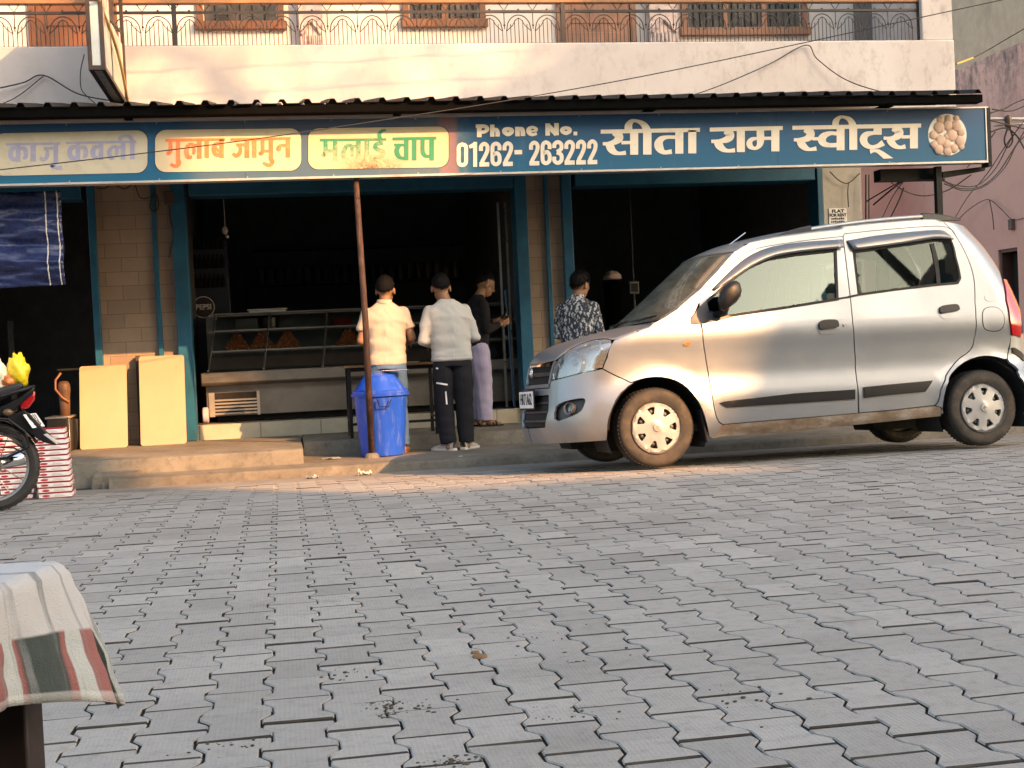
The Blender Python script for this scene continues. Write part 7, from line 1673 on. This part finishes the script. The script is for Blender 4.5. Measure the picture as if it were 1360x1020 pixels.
    wrinkle(me, wr_fn); me.name = 'shirt'; shirt = link('shirt', me, P['shirt_mat'], root, True)
    if P.get('collar'):
        m = MB(); m.lathe([(.062*sc, 0), (.068*sc, .02*sc), (.064*sc, .035*sc), (.07*sc, .03*sc), (.078*sc, -.004)], B(0, -.008, 1.412), n=24); m.build('collar', P['collar'], root, smooth=True)
    # ---- trousers
    m = MB(); lo = P.get('loose', 1.0)
    rings(m, [(0, 0, .79*sc, .155*sc, .11*sc), (0, -.003, .835*sc, .158*sc, .108*sc), (*B(0, 0, .88), .140*sc, .092*sc), (*B(0, 0, .92), .13*sc, .085*sc)])
    for s in (-1, 1):
        hz_ = .07*sc if P.get('trouser_hem') is None else P['trouser_hem']*sc
        a2 = (an[s][0], an[s][1], max(hz_, .04)); limb(m, [hip[s], (hip[s][0]*.5+kn[s][0]*.5+s*.006, hip[s][1]*.5+kn[s][1]*.5, (hip[s][2]+kn[s][2])/2), kn[s]], [.092*sc*lo**.4, .086*sc*lo**.6, .072*sc*lo])
        m.tube([kn[s], tuple((np.array(kn[s])+np.array(a2))/2), a2], [.072*sc*lo, .067*sc*lo, .062*sc*lo], 16)
    me = remeshed(m, .0075, 5)
    wrinkle(me, lambda p: .006*mnoise.noise((p[0]*9, p[1]*9, p[2]*14))*P.get('tfold', 1)+.010*mnoise.noise((p[0]*5, p[1]*5, p[2]*20))*max(0, 1-abs(p[2]/sc-.14)/.12)+.006*mnoise.noise((p[0]*6, p[1]*6, p[2]*18+4))*max(0, 1-abs(p[2]/sc-.47)/.13)+P.get('pleat', 0)*sin(p[0]*95+p[2]*3)*(p[2] < .8))
    me.name = 'trousers'; tro = link('trousers', me, P['trouser_mat'], root, True)
    # ---- footwear
    for s in (-1, 1):
        ax, ay, az = an[s]; ft = P.get('foot', {}).get(s, .12*s); Rf = Matrix.Translation(Vector((ax, ay, az-.085*sc))) @ Matrix.Rotation(-ft, 4, 'Z')
        so_ = [(.030, -.075), (.038, -.03), (.036, .03), (.044, .09), (.047, .13), (.036, .175), (.018, .195)]; out = [(a, b) for a, b in so_]+[(-a, b) for a, b in reversed(so_)]
        if P.get('shoe') == 'sandal':
            m = MB(); m.prism([(a*sc, b*sc, .0) for a, b in out], (0, 0, .018*sc)); o = m.build('sandal', P['shoe_mat'], root, bevel=.004); o.matrix_local = Rf
            m = MB()
            for (y0, y1) in ((.05, .09), (.10, .12)): m.tube([(-.045*sc, y0*sc, .012*sc), (-.02*sc, (y0+y1)/2*sc, .055*sc), (.02*sc, (y0+y1)/2*sc, .055*sc), (.045*sc, y1*sc, .012*sc)], .009*sc, 6)
            m.build('strap', P['shoe_mat'], o, smooth=True)
        else:
            m = MB(); m.prism([(a*sc*1.06, b*sc*1.02, .0) for a, b in out], (0, 0, .024*sc)); o = m.build('shoe', P.get('sole_mat', M['white']), root, bevel=.006); o.matrix_local = Rf
            m = MB(); G = []
            prof = [(-.068, .032, .085), (-.05, .036, .095), (-.01, .036, .095), (.03, .036, .080), (.07, .042, .064), (.11, .044, .054), (.15, .038, .046), (.18, .022, .036), (.192, .008, .028)]
            for (y, w, h) in prof: G.append([(w*cos(t)*sc, y*sc, (.022+(h-.02)*max(0, sin(t))**.8)*sc) for t in [pi*k/14 for k in range(15)]])
            m.grid(G); m.build('upper', P['shoe_mat'], o, smooth=True)
    return root, shirt, tro
def decal(name, target, root, lines, mat, offs=.003, step=3.0):
    """narrow marks laid on a garment's surface; each line is (x0, y0, x1, y1, width) in survey pixels"""
    bpy.context.view_layer.update(); MWi = root.matrix_world.inverted(); bm = bmesh.new(); bm.from_mesh(target.data); bv = BVHTree.FromBMesh(bm); bm.free(); m = MB(); o0 = MWi @ Vector(CAM)
    def hit(x, y):
        d = (MWi.to_3x3() @ Vector(ray(x, y))).normalized(); h = bv.ray_cast(o0, d); return None if h[0] is None else h[0]-d*offs
    for (x0, y0, x1, y1, w) in lines:
        n = max(2, int(np.hypot(x1-x0, y1-y0)/step)); dx, dy = x1-x0, y1-y0; l = np.hypot(dx, dy); nx, ny = -dy/l*w/2, dx/l*w/2; rows = []
        for k in range(n+1):
            t = k/n; a = hit(x0+dx*t+nx, y0+dy*t+ny); b = hit(x0+dx*t-nx, y0+dy*t-ny)
            if a is not None and b is not None: rows.append([a, b])
        if len(rows) > 1: m.grid(rows)
    if m.v: m.build(name, mat, root, fix=False)
def cloth(name, col, var=.08, **k): return pbr(name, col, .9, var=var, scale=3, bump=.12, bscale=500, spec=.2, **k)
JEAN = cloth('faded_denim', (.075, .135, .235), .25); t = NT('dummy')
# cream polo, blue jeans
p = at(520, 600, 12.66)
r, sh_, tr_ = man('man in cream polo shirt and faded jeans, back turned, behind the blue bin', (p[0], 12.66, Z1), -.10, 1.665,
  dict(elbow={-1: (-.235, -.02, 1.07), 1: (.245, .0, 1.08)}, wrist={-1: (-.16, .22, 1.02), 1: (.185, .22, 1.03)}, knee={-1: (-.10, .02, .46), 1: (.10, .02, .46)}, ankle={-1: (-.12, -.01, .085), 1: (.115, -.02, .085)}, head=(-.18, -.10), hx=.015, hem=.83, fit=1.06, sleeve='short', fold=1.5,
  shirt_mat=cloth('cream_polo_cotton', (.42, .36, .30)), collar=cloth('cream_collar', (.40, .34, .28)), trouser_mat=JEAN, shoe_mat=pbr('brown_sandal', (.22, .10, .05), .6), shoe='sandal', lean=.05))
decal('shoulder_stripe', sh_, r, [(536.5, 399, 545, 411, 1.1), (545, 411, 552, 427, 1.1), (539, 397.5, 547.5, 410, 1.1), (547.5, 410, 554, 425, 1.1)], M['black'])
p = at(606, 598, 12.55)
r, sh_, tr_ = man('man in light grey sweatshirt and black track pants, back turned, left hand at the table', (p[0], 12.55, Z1), .06, 1.665,
  dict(elbow={-1: (-.275, -.05, 1.05), 1: (.235, -.01, 1.06)}, wrist={-1: (-.15, .20, 1.0), 1: (.17, .22, 1.02)}, knee={-1: (-.09, .03, .46), 1: (.10, .01, .46)}, ankle={-1: (-.075, -.03, .085), 1: (.105, .02, .085)}, head=(-.12, -.14), hx=-.03, hem=.845, fit=1.10, fold=1.5, band=True, lean=.06, x=-.05,
  foot={-1: -.75, 1: .75}, shirt_mat=cloth('light_grey_jersey', (.38, .38, .365)), trouser_mat=cloth('black_track_nylon', (.014, .014, .018), .2), loose=1.22, tfold=1.3, shoe_mat=pbr('grey_shoe', (.36, .33, .29), .7, var=.2, scale=20), sole_mat=pbr('pale_sole', (.50, .48, .43), .7)))
decal('white_stripe', tr_, r, [(579.5, 508.5, 594.5, 511, 2.2), (592, 520, 593.5, 537, 2.0), (579, 489, 582, 489.5, 2)], M['white'])
p = atz(648, 568, Z2); 
r, sh_, tr_ = man('man in dark jacket and lavender trousers facing right, looking at a phone', (p[0]-.03, 13.85, Z2), -1.42, 1.60,
  dict(elbow={-1: (-.21, .06, 1.06), 1: (.21, .06, 1.04)}, wrist={-1: (-.07, .26, 1.14), 1: (.07, .26, 1.10)}, knee={-1: (-.09, .01, .46), 1: (.09, .03, .46)}, ankle={-1: (-.09, -.03, .085), 1: (.09, .03, .085)}, head=(0, -.38), hy=.045, hem=.83, fit=1.0, lean=.08,
  shirt_mat=cloth('black_jacket', (.013, .012, .014), .3), trouser_mat=cloth('lavender_cotton', (.34, .31, .44), .12), loose=1.3, pleat=.004, tfold=1.5, shoe='sandal', shoe_mat=M['black'], hdir={-1: (.1, .8, .25), 1: (-.1, .8, .25)}, hn={-1: (.8, -.2, .3), 1: (-.8, -.2, .3)}, curl=.7))
ph = MB(); q = at(672, 417, 13.8); ph.box((q[0]-.012, 13.79, q[2]-.06), (q[0]-.002, 13.86, q[2]+.06), Matrix.Rotation(.5, 3, 'Y'), q); tag(ph.build('phone', M['blackgloss'], bevel=.003), 'dark phone held up by the man in lavender trousers', 'phone')
t = NT('leaf_print_cotton'); v = t.node('ShaderNodeTexVoronoi', feature='F1'); v.inputs['Scale'].default_value = 34; mp = t.node('ShaderNodeMapping'); mp.inputs['Scale'].default_value = (1, 1, .55); mp.inputs['Rotation'].default_value = (.4, .5, 0); t.lk(t.tc.outputs['Object'], mp.inputs[0])
ad = t.node('ShaderNodeVectorMath', operation='ADD'); nz = t.node('ShaderNodeTexNoise'); nz.inputs['Scale'].default_value = 16; t.lk(t.tc.outputs['Object'], nz.inputs['Vector']); t.lk(mp.outputs[0], ad.inputs[0]); sc_ = t.node('ShaderNodeVectorMath', operation='SCALE'); sc_.inputs['Scale'].default_value = .07; t.lk(nz.outputs['Color'], sc_.inputs[0]); t.lk(sc_.outputs[0], ad.inputs[1]); t.lk(ad.outputs[0], v.inputs['Vector'])
n = t.noise(46, 4, .6, (1, 1, .4)); c = t.mix(t.fr(v.outputs['Distance'], .36, .46), (.36, .37, .38), (.035, .04, .055)); c = t.mix(t.fr(n, .56, .62), c, (.03, .035, .045)); c = t.mix(t.fr(n, .40, .34), c, (.50, .50, .50)); t.set(c, .9); t.b.inputs['Specular IOR Level'].default_value = .2
p = at(774, 600, 12.75)
man('man in black and white leaf print shirt standing beyond the car bonnet', (p[0], 12.75, Z1), -.62, 1.64,
  dict(elbow={-1: (-.22, .03, 1.06), 1: (.23, .04, 1.06)}, wrist={-1: (-.10, .26, 1.04), 1: (.10, .27, 1.04)}, knee={-1: (-.09, .02, .46), 1: (.09, .02, .46)}, ankle={-1: (-.10, -.01, .085), 1: (.10, -.01, .085)}, head=(-.25, -.28), hx=.02, hem=.80, fit=1.0, hair='thick', shirt_mat=t.m, collar=t.m, trouser_mat=cloth('dark_trousers', (.03, .03, .04)), shoe_mat=M['black'], lean=.06))
